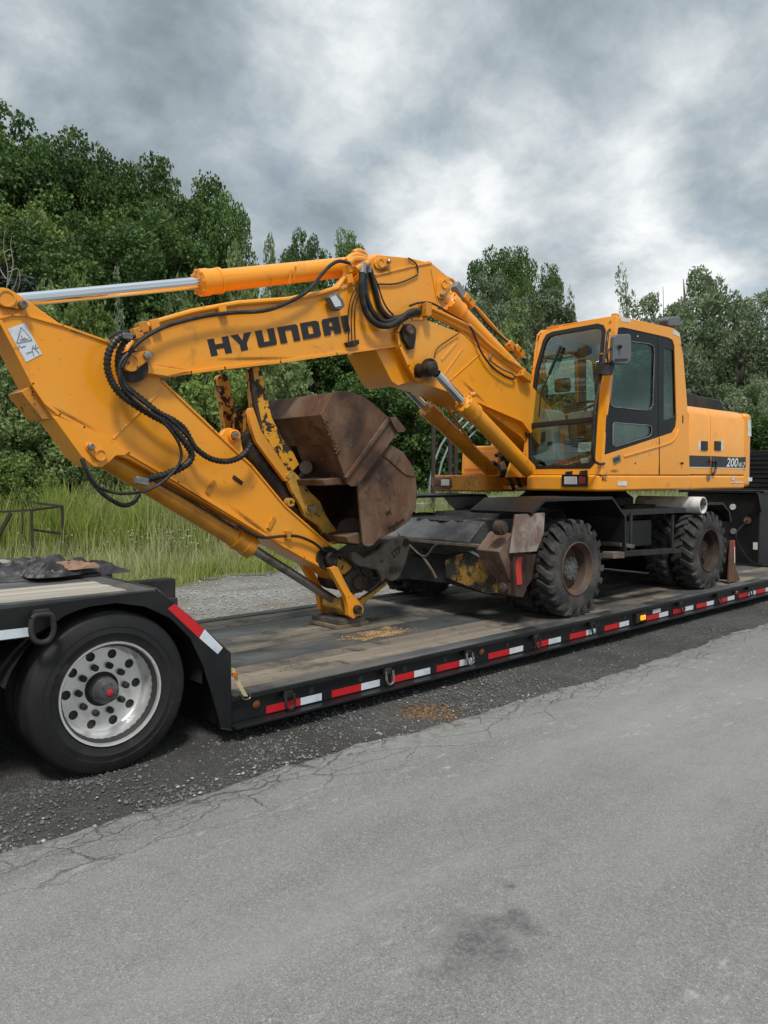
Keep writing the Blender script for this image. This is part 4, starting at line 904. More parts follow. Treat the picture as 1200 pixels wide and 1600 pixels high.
MB().tube(crom([at(x, y, Y=5.3) for x, y in ((1128, 636), (1134, 630), (1139, 640), (1146, 640))], 5), .012, 6).build('bracket_wire', 'hose', EX)
# stripe with the model number, latches, stickers
st = MB()
st.plate([(1075.5, 711.5), (1110.2, 712.5), (1110.2, 729.5), (1075.5, 729)], YN+.009, YN+.006).build('stripe', 'decal_black', D1)
MB().plate([(1075.5, 729.8), (1110.2, 730.2), (1110.2, 731.4), (1075.5, 731)], YN+.009, YN+.006).build('stripe', 'tape_white', D1)
MB().plate([(1111.5, 712.5), (1152, 714.5), (1165, 714), (1165.2, 731), (1111.5, 729.8)], YN+.009, YN+.006).build('stripe', 'decal_black', D2)
MB().plate([(1111.5, 730.4), (1165, 731.6), (1165, 732.6), (1111.5, 731.5)], YN+.009, YN+.006).build('stripe', 'tape_white', D2)
p0, p1, p2 = at(1134.5, 729.3, Y=YN+.003), at(1153, 729.3, Y=YN+.003), at(1135.5, 715.2, Y=YN+.003)
place_text('lettering', '200', p0, (1, 0, 0), (0, 0, 1), (p2-p0).z, p1.x-p0.x, D2, 'white', .002, .25, .015)
p0, p1 = at(1153.5, 730.8, Y=YN+.003), at(1164, 730.8, Y=YN+.003)
place_text('lettering', 'W-7', p0, (1, 0, 0), (0, 0, 1), .075, p1.x-p0.x, D2, 'white', .002, .25, .015)
for (x0, x1, lx0, lx1, dd) in ((1095, 1105, 1091, 1094.6, D1), (1116, 1125.5, 1126, 1130, D2)):
    L = MB().plate([(x0, 689), (x1, 689.5), (x1, 704), (x0, 703.5)], YN+.009, YN-.004).build('latch', 'black_paint', dd, bevel=.006)
    MB().plate([(lx0, 688.5), (lx1, 689), (lx1, 704.5), (lx0, 704)], YN+.009, YN+.006).build('sticker', 'sticker', dd)
    q = at((x0+x1)/2, 696.5, Y=YN); 
MB().plate([(1167.8, 655), (1173.2, 656.5), (1173.4, 682), (1168, 682)], YN+.0, YN-.004).build('sticker', 'sticker', EX)
MB().plate([(1168, 746), (1175, 746), (1174.6, 752), (1168, 752)], YN-.0, YN-.004).build('sticker', 'sticker', EX)
L = MB().tube(crom([at(x, y, Y=YN-.02) for x, y in ((1113, 722), (1116, 719), (1119, 725), (1117, 737), (1113, 741))], 4), .016, 8).build('door_handle', 'hose', D2)
MB().plate([(1104, 743), (1108.5, 743), (1108.5, 750), (1104, 750)], YN-.004, YN-.02).build('latch', 'steel', EX, bevel=.004)
MB().plate([(1143, 744), (1147, 744), (1147, 750), (1143, 750)], YN-.008, YN-.010).build('sticker', 'sticker', EX)
MB().plate([(1142, 752.5), (1161, 752.5), (1161, 754.5), (1142, 754.5)], YN-.008, YN-.010).build('sticker', 'sticker', EX)
MB().plate([(965, 752), (980, 752), (979, 759), (965, 759)], YN-.008, YN-.010).build('sticker', 'sticker', EX)
p0 = at(941, 751, Y=YN-.008); place_text('lettering', '62', p0, (1, 0, 0), (0, 0, 1), .065, .085, EX, 'decal_black', .003)

# ---- cab
PT = at(963, 493, Y=YN); PT0 = Vector((XF, YN, ZS1+.012))
lean = at(963, 493, Y=YN)
CX = Vector((lean.x, 0, lean.z))-Vector((XF, 0, ZS1)); FN = Vector((CX.z, 0, -CX.x)).normalized()   # front face plane normal (towards +X)
FP = Vector((XF, YN, ZS1+.012))
def fr(px, py, d=0.0): return atp(px, py, FP-FN*d, FN)
cside = [(938.5, 741.5), (950, 620), (960, 530), (963.5, 502), (970, 494.5), (1052, 512.5), (1062, 520), (1068, 560), (1073, 620), (1076.5, 680), (1077.5, 741.5)]
win = [(945, 711), (944, 695), (949, 620), (956, 560), (962, 520), (967, 512), (974, 511.5), (1030, 524), (1044, 527.5), (1051, 531), (1054, 540), (1056, 600), (1057.5, 655), (1056, 668), (1051, 676), (1030, 683)]
def P2(pts, Y): return [at(x, y, Y=Y) for x, y in pts]
def shifted(pts, dy): return [p+Vector((0, dy, 0)) for p in pts]
CABW = at(822, 700, X=XF+.1).y - YN            # cab width from its far front corner
YK = YN+CABW
cabf = MB().holed(P2(cside, YN), [P2(win, YN)[::-1]], (0, .035, 0)).build('cab_side', 'yellow_clean', EX, bevel=.006)
# door leaf seam and lower door panel relief
ZX = [at(1030, 700, Y=YN).x]
MB().plate([(1029.6, 684), (1030.6, 684), (1031, 741), (1030, 741)], YN-.001, YN-.003).build('door_seam', 'gasket', EX)
MB().strip([at(x, y, Y=YN-.001) for x, y in ((975, 713), (1030, 697), (1048, 691), (1055, 684), (1059, 672))], .022, (0, -.012, 0)).build('door_crease', 'yellow_clean', EX, bevel=.005)
dfr_out = P2(win, YN+.012)
g1 = [(962, 545), (965, 534), (972, 532), (1014, 537), (1021, 541), (1022.5, 550), (1020, 632), (1017, 639), (1010, 641), (960, 636), (954.5, 633), (954, 626)]
g2 = [(957.5, 664), (960, 660.5), (1014, 664.5), (1018, 667), (1018, 678), (1014, 682), (962, 697.5), (957.5, 695)]
g3 = [(1037.5, 544), (1050, 546.5), (1052.5, 550), (1054.5, 648), (1052.5, 653), (1037, 657)]
DR = MB().holed(dfr_out, [P2(g, YN+.012)[::-1] for g in (g1, g2, g3)], (0, .02, 0)).build('door', 'frame_black', EX, bevel=.003)
for g in (g1, g2, g3): MB().prism(P2(g, YN+.02), (0, .005, 0)).build('window', 'glass_side', DR)
def outline(pts, Y, r, close=True):
    q = P2(pts, Y); q = q+[q[0], q[1]] if close else q; return MB().tube(q, r, 6)
outline(g1, YN+.008, .006).build('window_seal', 'steel', DR); outline(g2, YN+.008, .005).build('window_seal', 'plastic_grey', DR)
MB().plate([(1028.2, 524), (1029.4, 524), (1030.4, 683), (1029.2, 683)], YN+.0115, YN+.0085).build('door_gap', 'gasket', DR)
q = P2([(957, 620)], YN+.0)[0]
MB().plate([(957, 715), (968, 710), (970, 720), (959, 726)], YN-.001, YN-.010).build('door_handle', 'steel', DR, bevel=.005)
MB().plate([(959, 717), (967, 713.5), (968, 719), (960, 722.5)], YN-.0105, YN-.012).build('handle_recess', 'cab_dark', DR)
for (x, y) in ((1064, 724), (1065, 539)):
    p = at(x, y, Y=YN); MB().cyl(p+Vector((0, .005, 0)), p+Vector((0, -.03, 0)), .014, 10).build('rubber_stop', 'hose', EX)
p = at(992.5, 724, Y=YN); MB().cyl(p+Vector((0, .005, 0)), p+Vector((0, -.003, 0)), .012, 12).build('lock_hole', 'cab_dark', EX)
MB().plate([(1066, 649), (1067.5, 649), (1067.5, 661), (1066, 661)], YN-.0, YN-.004).build('slot', 'cab_dark', EX)
p = at(996, 525.5, Y=YN+.01); MB().cyl(p, p+Vector((0, -.006, 0)), .009, 10).build('button', 'white', EX)
MB().plate([(970, 494.5+.8), (984, 497.5), (984.5, 504.5), (970, 501.5)], YN-.001, YN-.003).build('sticker', 'sticker', EX)
MB().plate([(1051, 514.5), (1061, 520.5), (1062.5, 527), (1051, 522)], YN-.001, YN-.003).build('sticker', 'sticker', EX)
# far side and rear of the cab
fs = shifted(P2(cside, YN), CABW); fw = [shifted(P2(g, YN), CABW)[::-1] for g in ([(958, 640), (962, 545), (968, 530), (1022, 541), (1024, 640)], [(1034, 543), (1052, 549), (1055, 650), (1034, 650)])]
MB().holed(fs, fw, (0, -.03, 0)).build('cab_side', 'yellow_clean', EX, bevel=.004)
MB().holed([p+Vector((0, -.032, 0)) for p in fs], [[p+Vector((0, -.032, 0)) for p in g] for g in fw], (0, -.006, 0)).build('cab_lining', 'plastic_mirror', EX)
for g in fw: MB().prism([p+Vector((0, -.012, 0)) for p in g], (0, .004, 0)).build('window', 'glass', EX)
xrb = at(1077, 741, Y=YN).x-.02; xrt = at(1060, 520, Y=YN).x-.02; zrt = at(1056, 516, Y=YN).z
def rear(y, z): t = (z-ZS1)/(zrt-ZS1); return Vector((xrb+(xrt-xrb)*t, y, z))
MB().holed([rear(YN+.04, ZS1+.01), rear(YN+.04, zrt-.03), rear(YK-.035, zrt-.03), rear(YK-.035, ZS1+.01)], [[rear(YN+.16, 2.55), rear(YN+.16, 3.38), rear(YK-.15, 3.38), rear(YK-.15, 2.55)][::-1]], (-.03, 0, 0)).build('cab_rear', 'cab_dark', EX)
MB().prism([rear(YN+.15, 2.54), rear(YN+.15, 3.39), rear(YK-.14, 3.39), rear(YK-.14, 2.54)], (.004, 0, 0)).build('rear_window', 'glass', EX)
# front frame, corner posts
fo = [(819.5, 741.5), (823, 668), (834, 580), (840, 540), (843, 524), (849, 517), (858, 515), (957, 493.5), (963, 493), (963.4, 500), (951, 612), (944, 660), (939, 741.5)]
wi = [(829, 727), (825.5, 716), (825, 655), (836, 575), (848, 532), (853, 523), (862, 518.5), (934, 505.5), (943, 508), (946.5, 516), (944, 540), (936, 610), (929, 724), (922, 732), (836, 732.5)]
FRp = [fr(x, y) for x, y in fo]
MB().holed(FRp, [[fr(x, y) for x, y in wi][::-1]], FN*.05).build('cab_front', 'yellow_clean', EX, bevel=.008, seg=3)
gi = [(833.5, 724), (830, 712), (829.5, 656), (841, 576), (852.5, 535), (858, 527), (866, 523.5), (930, 512.5), (937.5, 514), (940, 521), (937.5, 545), (931, 606), (923.5, 718), (917, 726), (840, 728)]
MB().holed([fr(x, y, .006) for x, y in wi], [[fr(x, y, .006) for x, y in gi][::-1]], FN*.03).build('windscreen_gasket', 'gasket', EX, bevel=.004)
bar = [(829.7, 661), (926.5, 651), (926, 658.5), (829.7, 668.5)]
MB().prism([fr(x, y, .012) for x, y in bar], FN*.03).build('windscreen_bar', 'gasket', EX, bevel=.004)
up = [(829.8, 662), (829.5, 656), (841, 576), (852.5, 535), (858, 527), (866, 523.5), (930, 512.5), (937.5, 514), (940, 521), (937.5, 545), (931, 606), (927, 652)]
lo = [(833.5, 724), (830, 712), (829.7, 668), (926, 658), (923.5, 718), (917, 726), (840, 728)]
MB().prism([fr(x, y, -.008) for x, y in up], FN*.004).build('windscreen', 'glass', EX)
MB().prism([fr(x, y, -.012) for x, y in lo], FN*.004).build('lower_windscreen', 'glass', EX)
# roof, ceiling, floor
rt0 = at(963.5, 494, Y=YN); rt1 = at(1052, 512.5, Y=YN)
rf = MB(); rf.prism([(rt0.x+.02, YN+.036, rt0.z-.06), (rt1.x-.06, YN+.036, rt0.z-.06), (rt1.x-.06, YN+.036, rt1.z-.004), (rt0.x+.04, YN+.036, rt0.z-.003)], (0, CABW-.07, 0)).build('cab_roof', 'yellow_clean', EX, bevel=.02)
rf = MB(); rf.prism([(rt0.x+.03, YN+.12, rt0.z-.01), (rt0.x+.75, YN+.12, rt0.z-.0), (rt0.x+.75, YN+.12, rt0.z+.022), (rt0.x+.02, YN+.12, rt0.z+.018)], (0, CABW-.24, 0)).build('roof_hatch', 'yellow_clean', EX, bevel=.008)
for (x, y) in ((874, 510.5), (957, 492.5)):
    q = fr(x, y); MB().box(q.x+.02, q.y-.03, q.z-.02, q.x+.08, q.y+.03, q.z+.025).build('roof_hinge', 'yellow', EX, bevel=.006)
MB().box(XF+.05, YN+.04, ZS1+.0, xrb-.04, YK-.04, ZS1+.03).build('cab_floor', 'cab_dark', EX)
# seat, consoles, steering wheel, levers, ceiling console
sx = XF+.95; sy = YN+.55
SE = MB().box(sx, sy-.25, 2.15, sx+.5, sy+.25, 2.3).build('seat', 'cab_dark', EX, bevel=.05, seg=3)
MB().prism([(sx+.42, sy-.24, 2.26), (sx+.54, sy-.24, 2.26), (sx+.66, sy-.24, 2.9), (sx+.56, sy-.24, 2.92)], (0, .48, 0)).build('backrest', 'cab_dark', SE, bevel=.05, seg=3)
MB().box(sx+.58, sy-.12, 2.93, sx+.68, sy+.12, 3.12).build('headrest', 'cab_dark', SE, bevel=.04, seg=3)
MB().box(sx+.05, sy-.2, ZS1+.03, sx+.45, sy+.2, 2.15).build('seat_base', 'cab_dark', SE, bevel=.02)
for s in (-1, 1):
    MB().box(sx-.05, sy+s*.38-.09, 2.0, sx+.5, sy+s*.38+.09, 2.42).build('side_console', 'cab_grey', EX, bevel=.03, seg=3)
    MB().tube([(sx+.02, sy+s*.38, 2.42), (sx+.0, sy+s*.38, 2.58), (sx-.02, sy+s*.37, 2.68)], [.012, .02, .026], 8).build('joystick', 'cab_dark', EX)
co = [at(x, y, X=XF+.25) for x, y in ((831, 662), (833, 644), (848, 638), (855, 642), (862, 662), (862, 668), (868, 720), (832, 722))]
MB().prism(co, (.35, 0, 0)).build('dash_panel', 'cab_grey', EX, bevel=.02)
for pts in ([(846, 676), (852, 674), (852, 689), (846, 690)], [(856, 690), (863, 690), (863, 697), (856, 697)]):
    MB().prism([at(x, y, X=XF+.235) for x, y in pts], (-.006, 0, 0)).build('gauge', 'cab_dark', EX)
cc = at(906, 640, X=XF+.40)
MB().tube([(cc.x+.12, cc.y, ZS1+.03), (cc.x+.06, cc.y, 2.2), (cc.x, cc.y, cc.z)], [.07, .06, .03], 12).build('steering_column', 'cab_dark', EX)
axw = Vector((-.35, 0, .94)).normalized(); e1 = Vector((0, 1, 0)); e2 = axw.cross(e1)
ring = [cc+axw*.04+e1*.19*math.cos(t)+e2*.19*math.sin(t) for t in np.linspace(0, 2*PI, 33)]
SW = MB().tube(ring, .014, 8).build('steering_wheel', 'cab_dark', EX)
m_ = MB()
for k in range(3): m_.cyl(cc+axw*.03, cc+axw*.04+e1*.185*math.cos(k*2.1+.5)+e2*.185*math.sin(k*2.1+.5), .012, 8)
m_.build('spoke', 'cab_dark', SW)
MB().prism([at(x, y, X=XF+.3) for x, y in ((886, 646), (900, 641), (925, 641), (925, 661), (886, 664))], (.3, 0, 0)).build('dash_panel', 'cab_grey', EX, bevel=.02)
MB().prism([at(x, y, X=XF+.2) for x, y in ((877, 673), (882, 672), (882, 707), (877, 708))], (-.02, 0, 0)).build('pedal_post', 'yellow_dirty', EX)
for k in range(6):
    q = at(884+0*k, 684+k*4.2, X=XF+.28); MB().box(q.x, q.y-.25, q.z-.006, q.x+.01, q.y, q.z+.006).build('step_grille_bar', 'plastic_grey', EX)
MB().prism([fr(x, y, -.02) for x, y in ((904, 692), (924, 690), (923, 705), (903, 706))], FN*.003).build('notice_card', 'sticker', EX)
for k, w_ in enumerate((12, 15, 9)):
    MB().prism([fr(906, 695+k*3.2, -.0185), fr(906+w_, 694.3+k*3.2, -.0185), fr(906+w_, 695.2+k*3.2, -.0185), fr(906, 695.9+k*3.2, -.0185)], FN*-.001).build('print_line', 'plastic_grey', EX)
MB().prism([at(x, y, X=XF+.08) for x, y in ((869, 722), (889, 718), (888, 723), (868, 726))], (.2, 0, 0)).build('red_rag', 'tape_red', EX)
MB().prism([at(x, y, X=XF+.08) for x, y in ((907, 717), (918, 715), (918, 723), (908, 724))], (.1, 0, 0)).build('paper_cup', 'sticker', EX)
# wiper
w0, w1 = fr(842, 652, .03), fr(876.5, 541, .03)
wp = MB().tube([w0, fr(845, 617, .05), fr(862, 575, .05), w1], .008, 6).build('wiper', 'gasket', EX)
MB().bar(fr(858, 585, .022), fr(876.5, 541, .022), .03, .02, FN).build('wiper_blade', 'gasket', wp)
MB().prism([at(x, y, X=XF+.45) for x, y in ((856, 530), (868, 527), (880, 530), (872, 537), (858, 540))], (.02, 0, 0)).build('round_fan', 'plastic_mirror', EX)
# grab rail on the corner, mirror with arm
rail = [fr(953, 515, .03), fr(949.5, 520, .08), at(949, 528, Y=YN-.02), at(945, 560, Y=YN-.03), at(934, 640, Y=YN-.02)+Vector((-.06, 0, 0)), at(931, 710, Y=YN-.02)+Vector((-.05, 0, 0)), at(934, 724, Y=YN-.02), at(944, 724.5, Y=YN-.01)]
MB().tube(crom(rail, 6), .015, 8).build('grab_rail', 'hose', EX)
# short upper stub of the rail by the roof
MB().plate([(943, 566), (962, 566), (957, 586), (941, 585)], YN-.09, YN-.002).build('mirror_bracket', 'hose', EX, bevel=.006)
ma = MB().tube(crom([at(x, y, Y=YN-.12) for x, y in ((950, 568), (949, 556), (951, 547), (958, 543), (970, 542))], 5), .011, 8).build('mirror_arm', 'hose', EX)
mr = [(959.5, 526), (962, 522.5), (983, 521.5), (986.5, 524), (986.8, 555), (984, 566.5), (980, 569), (961, 568), (957.8, 564)]
MI = MB().prism([at(x, y, Y=YN-.16) for x, y in mr], (0.03, .07, 0)).build('mirror', 'plastic_mirror', EX, bevel=.014, seg=3)
MB().cyl(at(969, 542, Y=YN-.165), at(969, 542, Y=YN-.19), .022, 12).build('mirror_clamp', 'hose', MI)
MB().plate([(961, 561), (981, 560), (980, 563), (961, 564.5)], YN-.162, YN-.168).build('mirror_slot', 'gasket', MI)
# beacon, antennas
q = at(1054, 503, Y=YN+.25)
MB().plate([(1043, 499), (1045, 495), (1062, 494), (1065, 497), (1063, 510), (1045, 510)], YN+.2, YN+.33).build('work_light', 'plastic_mirror', EX, bevel=.02)
MB().plate([(1050, 509), (1055, 509), (1055, 516), (1050, 516)], YN+.24, YN+.28).build('light_bracket', 'hose', EX)
for (x0, y0_, x1, y1_) in ((1023, 505, 1019, 474), (1037, 507, 1036, 448)):
    MB().tube([at(x0, y0_, Y=YN+.4), at(x1, y1_, Y=YN+.4)], [.006, .003], 5).build('antenna', 'hose', EX)
for (x, y) in ((841, 525), (954, 502), (832, 574), (821, 655), (820, 726), (936, 728), (931, 646), (941, 553)):
    p = fr(x, y, .0); MB().cyl(p+FN*.01, p-FN*.014, .013, 8).build('bolt', 'yellow_dirty', EX)
for pts in ([(884, 737), (895, 736), (894, 741.4), (883, 741.4)], [(906, 736), (918, 734.5), (918, 741.4), (905, 741.4)]):
    MB().prism([fr(x, y, .002) for x, y in pts], -FN*.004).build('rust_patch', 'grease', EX)
MB().tube(crom([fr(x, y, .02) for x, y in ((826, 655), (821, 672), (824, 684))], 4), .012, 6).build('drain_hose', 'hose', EX)
# ------------------------------------------------------------------ boom, arm and cylinders
def pin(x, y, Y, r, mat='steel', name='pin', length=.05, cap=None, parent=None):
    p = at(x, y, Y=Y)
    return MB().lathe(p, [(.02, r), (-length*.8, r), (-length, r*.85), (-length, r*.5), (-length*.9, r*.42), (-length*.9, 0)], 20).build(name, mat, parent or EX)
def rod_cyl(p0, p1, p2, r_rod, r_bar, name, mat='yellow', collar=True, eye0=None, eye1=None, rodmat='chrome'):
    p0, p1, p2 = Vector(p0), Vector(p1), Vector(p2); d = (p2-p1).normalized()
    T = MB().tube([p1+d*.02, p1+d*.16, p1+d*.161, p2], [r_bar*1.13, r_bar*1.13, r_bar, r_bar], 28).build(name, mat, EX)
    MB().cyl(p0, p1+d*.05, r_rod, 24).build('piston_rod', rodmat, T)
    if collar:
        c = MB().tube([p1-d*.035, p1-d*.03, p1+d*.05, p1+d*.055], [r_bar*1.0, r_bar*1.2, r_bar*1.2, r_bar*1.1], 28)
        o1 = d.orthogonal().normalized(); o2 = d.cross(o1)
        for k in range(8):
            q = (o1*math.cos(k*PI/4)+o2*math.sin(k*PI/4))*r_bar*1.05; c.cyl(p1+q-d*.05, p1+q-d*.02, r_bar*.13, 6)
        c.build('cylinder_head', mat, T)
        MB().tube([p1+d*.14, p1+d*.17], r_bar*1.19, 28).build('clamp_band', mat, T)
    return T
# outer boom
ob = [(196, 560), (198, 548), (206, 532), (232, 514), (300, 489), (385, 472), (461, 469.5), (537, 450), (560, 439), (575, 423), (579, 404), (590, 398), (642, 403), (665, 409), (671, 407), (676, 412), (700, 432), (707, 446), (702, 462), (686, 480), (660, 505), (640, 530), (619, 540), (525, 553), (437, 565.5), (350, 575), (297, 582), (262, 588), (235, 584), (213, 578), (200, 572)]
BM = MB().plate(ob, BY0, BY1).build('boom', 'yellow_clean', EX, bevel=.008)
def lipY(pts, Y, w_, out, mat='yellow_clean', par=None, name='weld_lip'):
    return MB().strip([at(x, y, Y=Y) for x, y in pts], w_, (0, -out, 0)).build(name, mat, par, bevel=.003, seg=1)
lipY([(232, 514), (300, 489), (385, 472), (461, 469.5), (537, 450), (560, 439)], BY0+.002, .02, .014, par=BM)
lipY([(586, 430), (640, 417), (673, 411)], BY0+.002, .015, .014, par=BM)
lipY([(619, 540), (525, 553), (437, 565.5), (350, 575), (297, 582), (262, 587)], BY0+.002, .028, .016, par=BM)
lipY([(673, 420), (684, 478)], BY0+.002, .014, .012, par=BM)
MB().plate([(213, 577), (232, 571), (262, 574), (297, 580), (262, 588), (235, 584)], BY0-.03, BY0-.001).build('boom_nose_plate', 'yellow_clean', BM, bevel=.006)
# boom ears with pins
def ear(cx, cy, r, bx, by, r2, Y0_, th, mat='yellow', par=None, name='pin_keeper'):
    a_ = math.atan2(by-cy, bx-cx); pts = rnd_poly(cx, cy, r, 12, a_+PI/2, a_+1.5*PI)+rnd_poly(bx, by, r2, 8, a_-PI/2, a_+PI/2)
    o = MB().plate(pts, Y0_-th, Y0_).build(name, mat, par or EX, bevel=.005)
    MB().lathe(at(cx, cy, Y=Y0_-th), [(.01, r*.0046), (-.012, r*.0046), (-.012, r*.0036), (-.004, r*.0034), (-.004, 0)], 20).build('pin_boss', mat, o)
    MB().lathe(at(bx, by, Y=Y0_-th), [(.01, r2*.0040), (-.03, r2*.0040), (-.034, r2*.003), (-.034, 0)], 6).build('bolt', 'steel', o)
    return o
ear(595, 411, 9.5, 606, 409, 5, BY0-.004, .02, par=BM); ear(694, 444, 10, 689, 461, 5.5, BY0-.004, .02, par=BM)
ear(204, 566, 15, 229, 556, 8, BY0-.03, .03, mat='yellow_dirty', par=BM)
MB().lathe(at(206, 573, Y=BY0-.0), [(.0, .12), (-.03, .12), (-.035, .10), (-.035, 0)], 28).build('pin_seal', 'grease', BM)
# lettering built from strokes
ux = [(323.5, 530.5), (540.5, 492.5), (545.5, 518), (330, 557)]
def letters(par):
    L = []
    def S(x0, x1, y0=0, y1=1): L.append([(x0, y0), (x1, y0), (x1, y1), (x0, y1)])
    s = .048
    a0, a1 = .0, .152;  S(a0, a0+s); S(a1-s, a1); S(a0+s, a1-s, .36, .64)                                   # H
    a0, a1 = .168, .318; m_ = (a0+a1)/2; L.append([(a0, 1), (a0+s*1.1, 1), (m_, .58), (a1-s*1.1, 1), (a1, 1), (m_+s*.52, .40), (m_+s*.52, 0), (m_-s*.52, 0), (m_-s*.52, .40)])   # Y
    a0, a1 = .345, .480; S(a0, a0+s, .1, 1); S(a1-s, a1, .1, 1); L.append([(a0+.012, 0), (a1-.012, 0), (a1, .1), (a1-.02, .28), (a0+.02, .28), (a0, .1)])                      # U
    a0, a1 = .505, .648; S(a0, a0+s, 0, .9); S(a1-s, a1, 0, .9); L.append([(a0, .9), (a0+.0, 1), (a1-.012, 1), (a1, .9), (a1-.02, .72), (a0+.02, .72)])                        # N
    a0, a1 = .668, .800; S(a0, a0+s, 0, 1); S(a0+s, a1-.02, 0, .26); S(a0+s, a1-.02, .74, 1); L.append([(a1-.02, 0), (a1, .1), (a1, .9), (a1-.02, 1), (a1-.02-s*.6, .78), (a1-.02-s*.6, .22)])   # D
    a0, a1 = .822, .945; S(a0, a0+s, 0, .9); S(a1-s, a1, 0, 1); L.append([(a0, .88), (a0+.012, 1), (a1-s, 1), (a1-s, .75), (a0+s*.6, .75)]); S(a0+s, a1-s, .26, .5)             # A
    S(.965, 1.008)                                                                                           # I
    mb = MB()
    for kk, poly in enumerate(L):
        pts = []
        for u, v_ in poly:
            t = Vector(ux[0])*(1-u)+Vector(ux[1])*u; b_ = Vector(ux[3])*(1-u)+Vector(ux[2])*u; q = b_*(1-v_)+t*v_
            pts.append(at(q.x, q.y, Y=BY0-.001-.0004*kk))
        mb.prism(pts, (0, -.002, 0))
    return mb.build('lettering', 'decal_black', par)
letters(BM)
# work lamp, small manifold
wl = MB().plate([(514, 463), (527, 457), (537, 468), (540, 478), (533, 485), (523, 483)], BY0-.10, BY0-.02).build('work_light', 'plastic_mirror', BM, bevel=.015)
MB().plate([(516, 465), (525, 461), (532, 471), (534, 478), (524, 480)], BY0-.106, BY0-.101).build('lamp_glass', 'lamp_glass', wl, bevel=.004)
MB().plate([(541, 535), (561, 530), (562, 537), (556, 541), (545, 542)], BY0-.04, BY0-.001).build('manifold', 'grease', BM, bevel=.006)
for x in (545, 550, 555):
    MB().tube(crom([at(x+13, 449, Y=BY0-.03), at(x+5, 462, Y=BY0-.04), at(x-1, 490, Y=BY0-.03), at(x, 534, Y=BY0-.02)], 5), .006, 6).build('thin_hose', 'hose', BM)
# grease line loop on the ear
MB().tube(crom([at(x, y, Y=BY0-.015) for x, y in ((588, 444), (620, 443), (648, 432), (653, 425), (650, 412), (638, 403))], 6), .008, 6).build('thin_hose', 'hose', BM)

# base boom
nose = [(587, 546), (600, 540), (660, 520), (740, 560), (830, 660), (860, 735), (815, 683), (752, 637), (668, 601), (640, 597), (622, 603), (612, 596), (601, 574)]
bb = [(618, 520), (624, 507), (634, 500), (660, 497), (722, 521), (752, 549), (785, 565), (822, 592), (872, 650), (905, 712), (896, 735), (868, 730), (815, 658), (750, 630), (702, 612), (669, 601), (655, 596), (645, 582), (632, 562), (620, 543)]
BB = MB().plate(bb, BY0-.02, BY1+.02).plate(nose, BY0+.05, BY1+.06).build('base_boom', 'yellow_clean', EX, bevel=.008)
lipY([(662, 498), (640, 499), (626, 507), (618, 520), (622, 541), (636, 572), (646, 590), (656, 598), (668, 602)], BY0-.018, .03, .03, par=BB)
lipY([(669, 601), (702, 612), (750, 630), (815, 658)], BY0-.018, .02, .012, par=BB)
for a_ in (((712, 536), (690, 562)), ((722, 545), (690, 590)), ((749, 553), (703, 594))):
    MB().strip([at(x, y, Y=BY0-.018) for x, y in a_], .014 if a_[0][0] != 712 else .03, (0, -.010, 0)).build('weld_rib', 'yellow_clean', BB, bevel=.003, seg=1)
MB().plate(rnd_poly(640, 517, 11, 14, PI*.9, PI*2.0)+[(650, 530), (647, 545), (641, 545), (632, 530)], BY0-.07, BY0-.02).build('pin_keeper', 'grease', BB, bevel=.006)
pin(638, 516, BY0-.07, .045, 'rust_red', parent=BB, length=.04)
MB().cyl(at(671, 573, Y=BY0+.0), at(671, 573, Y=BY0-.012-.16), .085, 24).build('cylinder_boss', 'grease', BB)
MB().lathe(at(677, 576, Y=BY0-.27), [(.2, .075), (.14, .06), (.10, .075), (.0, .075), (-.01, .06), (-.01, 0)], 24).build('boom_pin', 'grease', BB)
# lift cylinders
YA, YB_ = BY0-.20, BY1+.22
d0 = at(683, 584, Y=YA); d1 = at(727, 632, Y=YA); d2 = at(826, 735, Y=YA+.05)
rod_cyl(d0, d1, d2, .045, .088, 'lift_cylinder', 'yellow')
e0 = at(634, 606, Y=YB_); e1_ = at(668, 640, Y=YB_); e2_ = at(785, 752, Y=YB_)
rod_cyl(e0, e1_, e2_, .045, .088, 'lift_cylinder', 'yellow_bronze')
MB().tube([e1_+Vector((.0, -.06, .10)), e1_+Vector((.25, -.08, .03)), e2_+Vector((-.55, -.07, .34)), e2_+Vector((-.4, -.06, .16)), e2_+Vector((-.2, -.03, .15))], .016, 8).build('oil_pipe', 'yellow_dirty', EX)
MB().tube([d1+Vector((.05, -.02, .10)), d1+Vector((.1, -.05, .11))], .03, 8).build('oil_port', 'yellow_dirty', EX)
MB().cyl(at(640, 604, Y=BY1), at(636, 604, Y=YB_+.1), .07, 20).build('boom_pin', 'grease', BB)
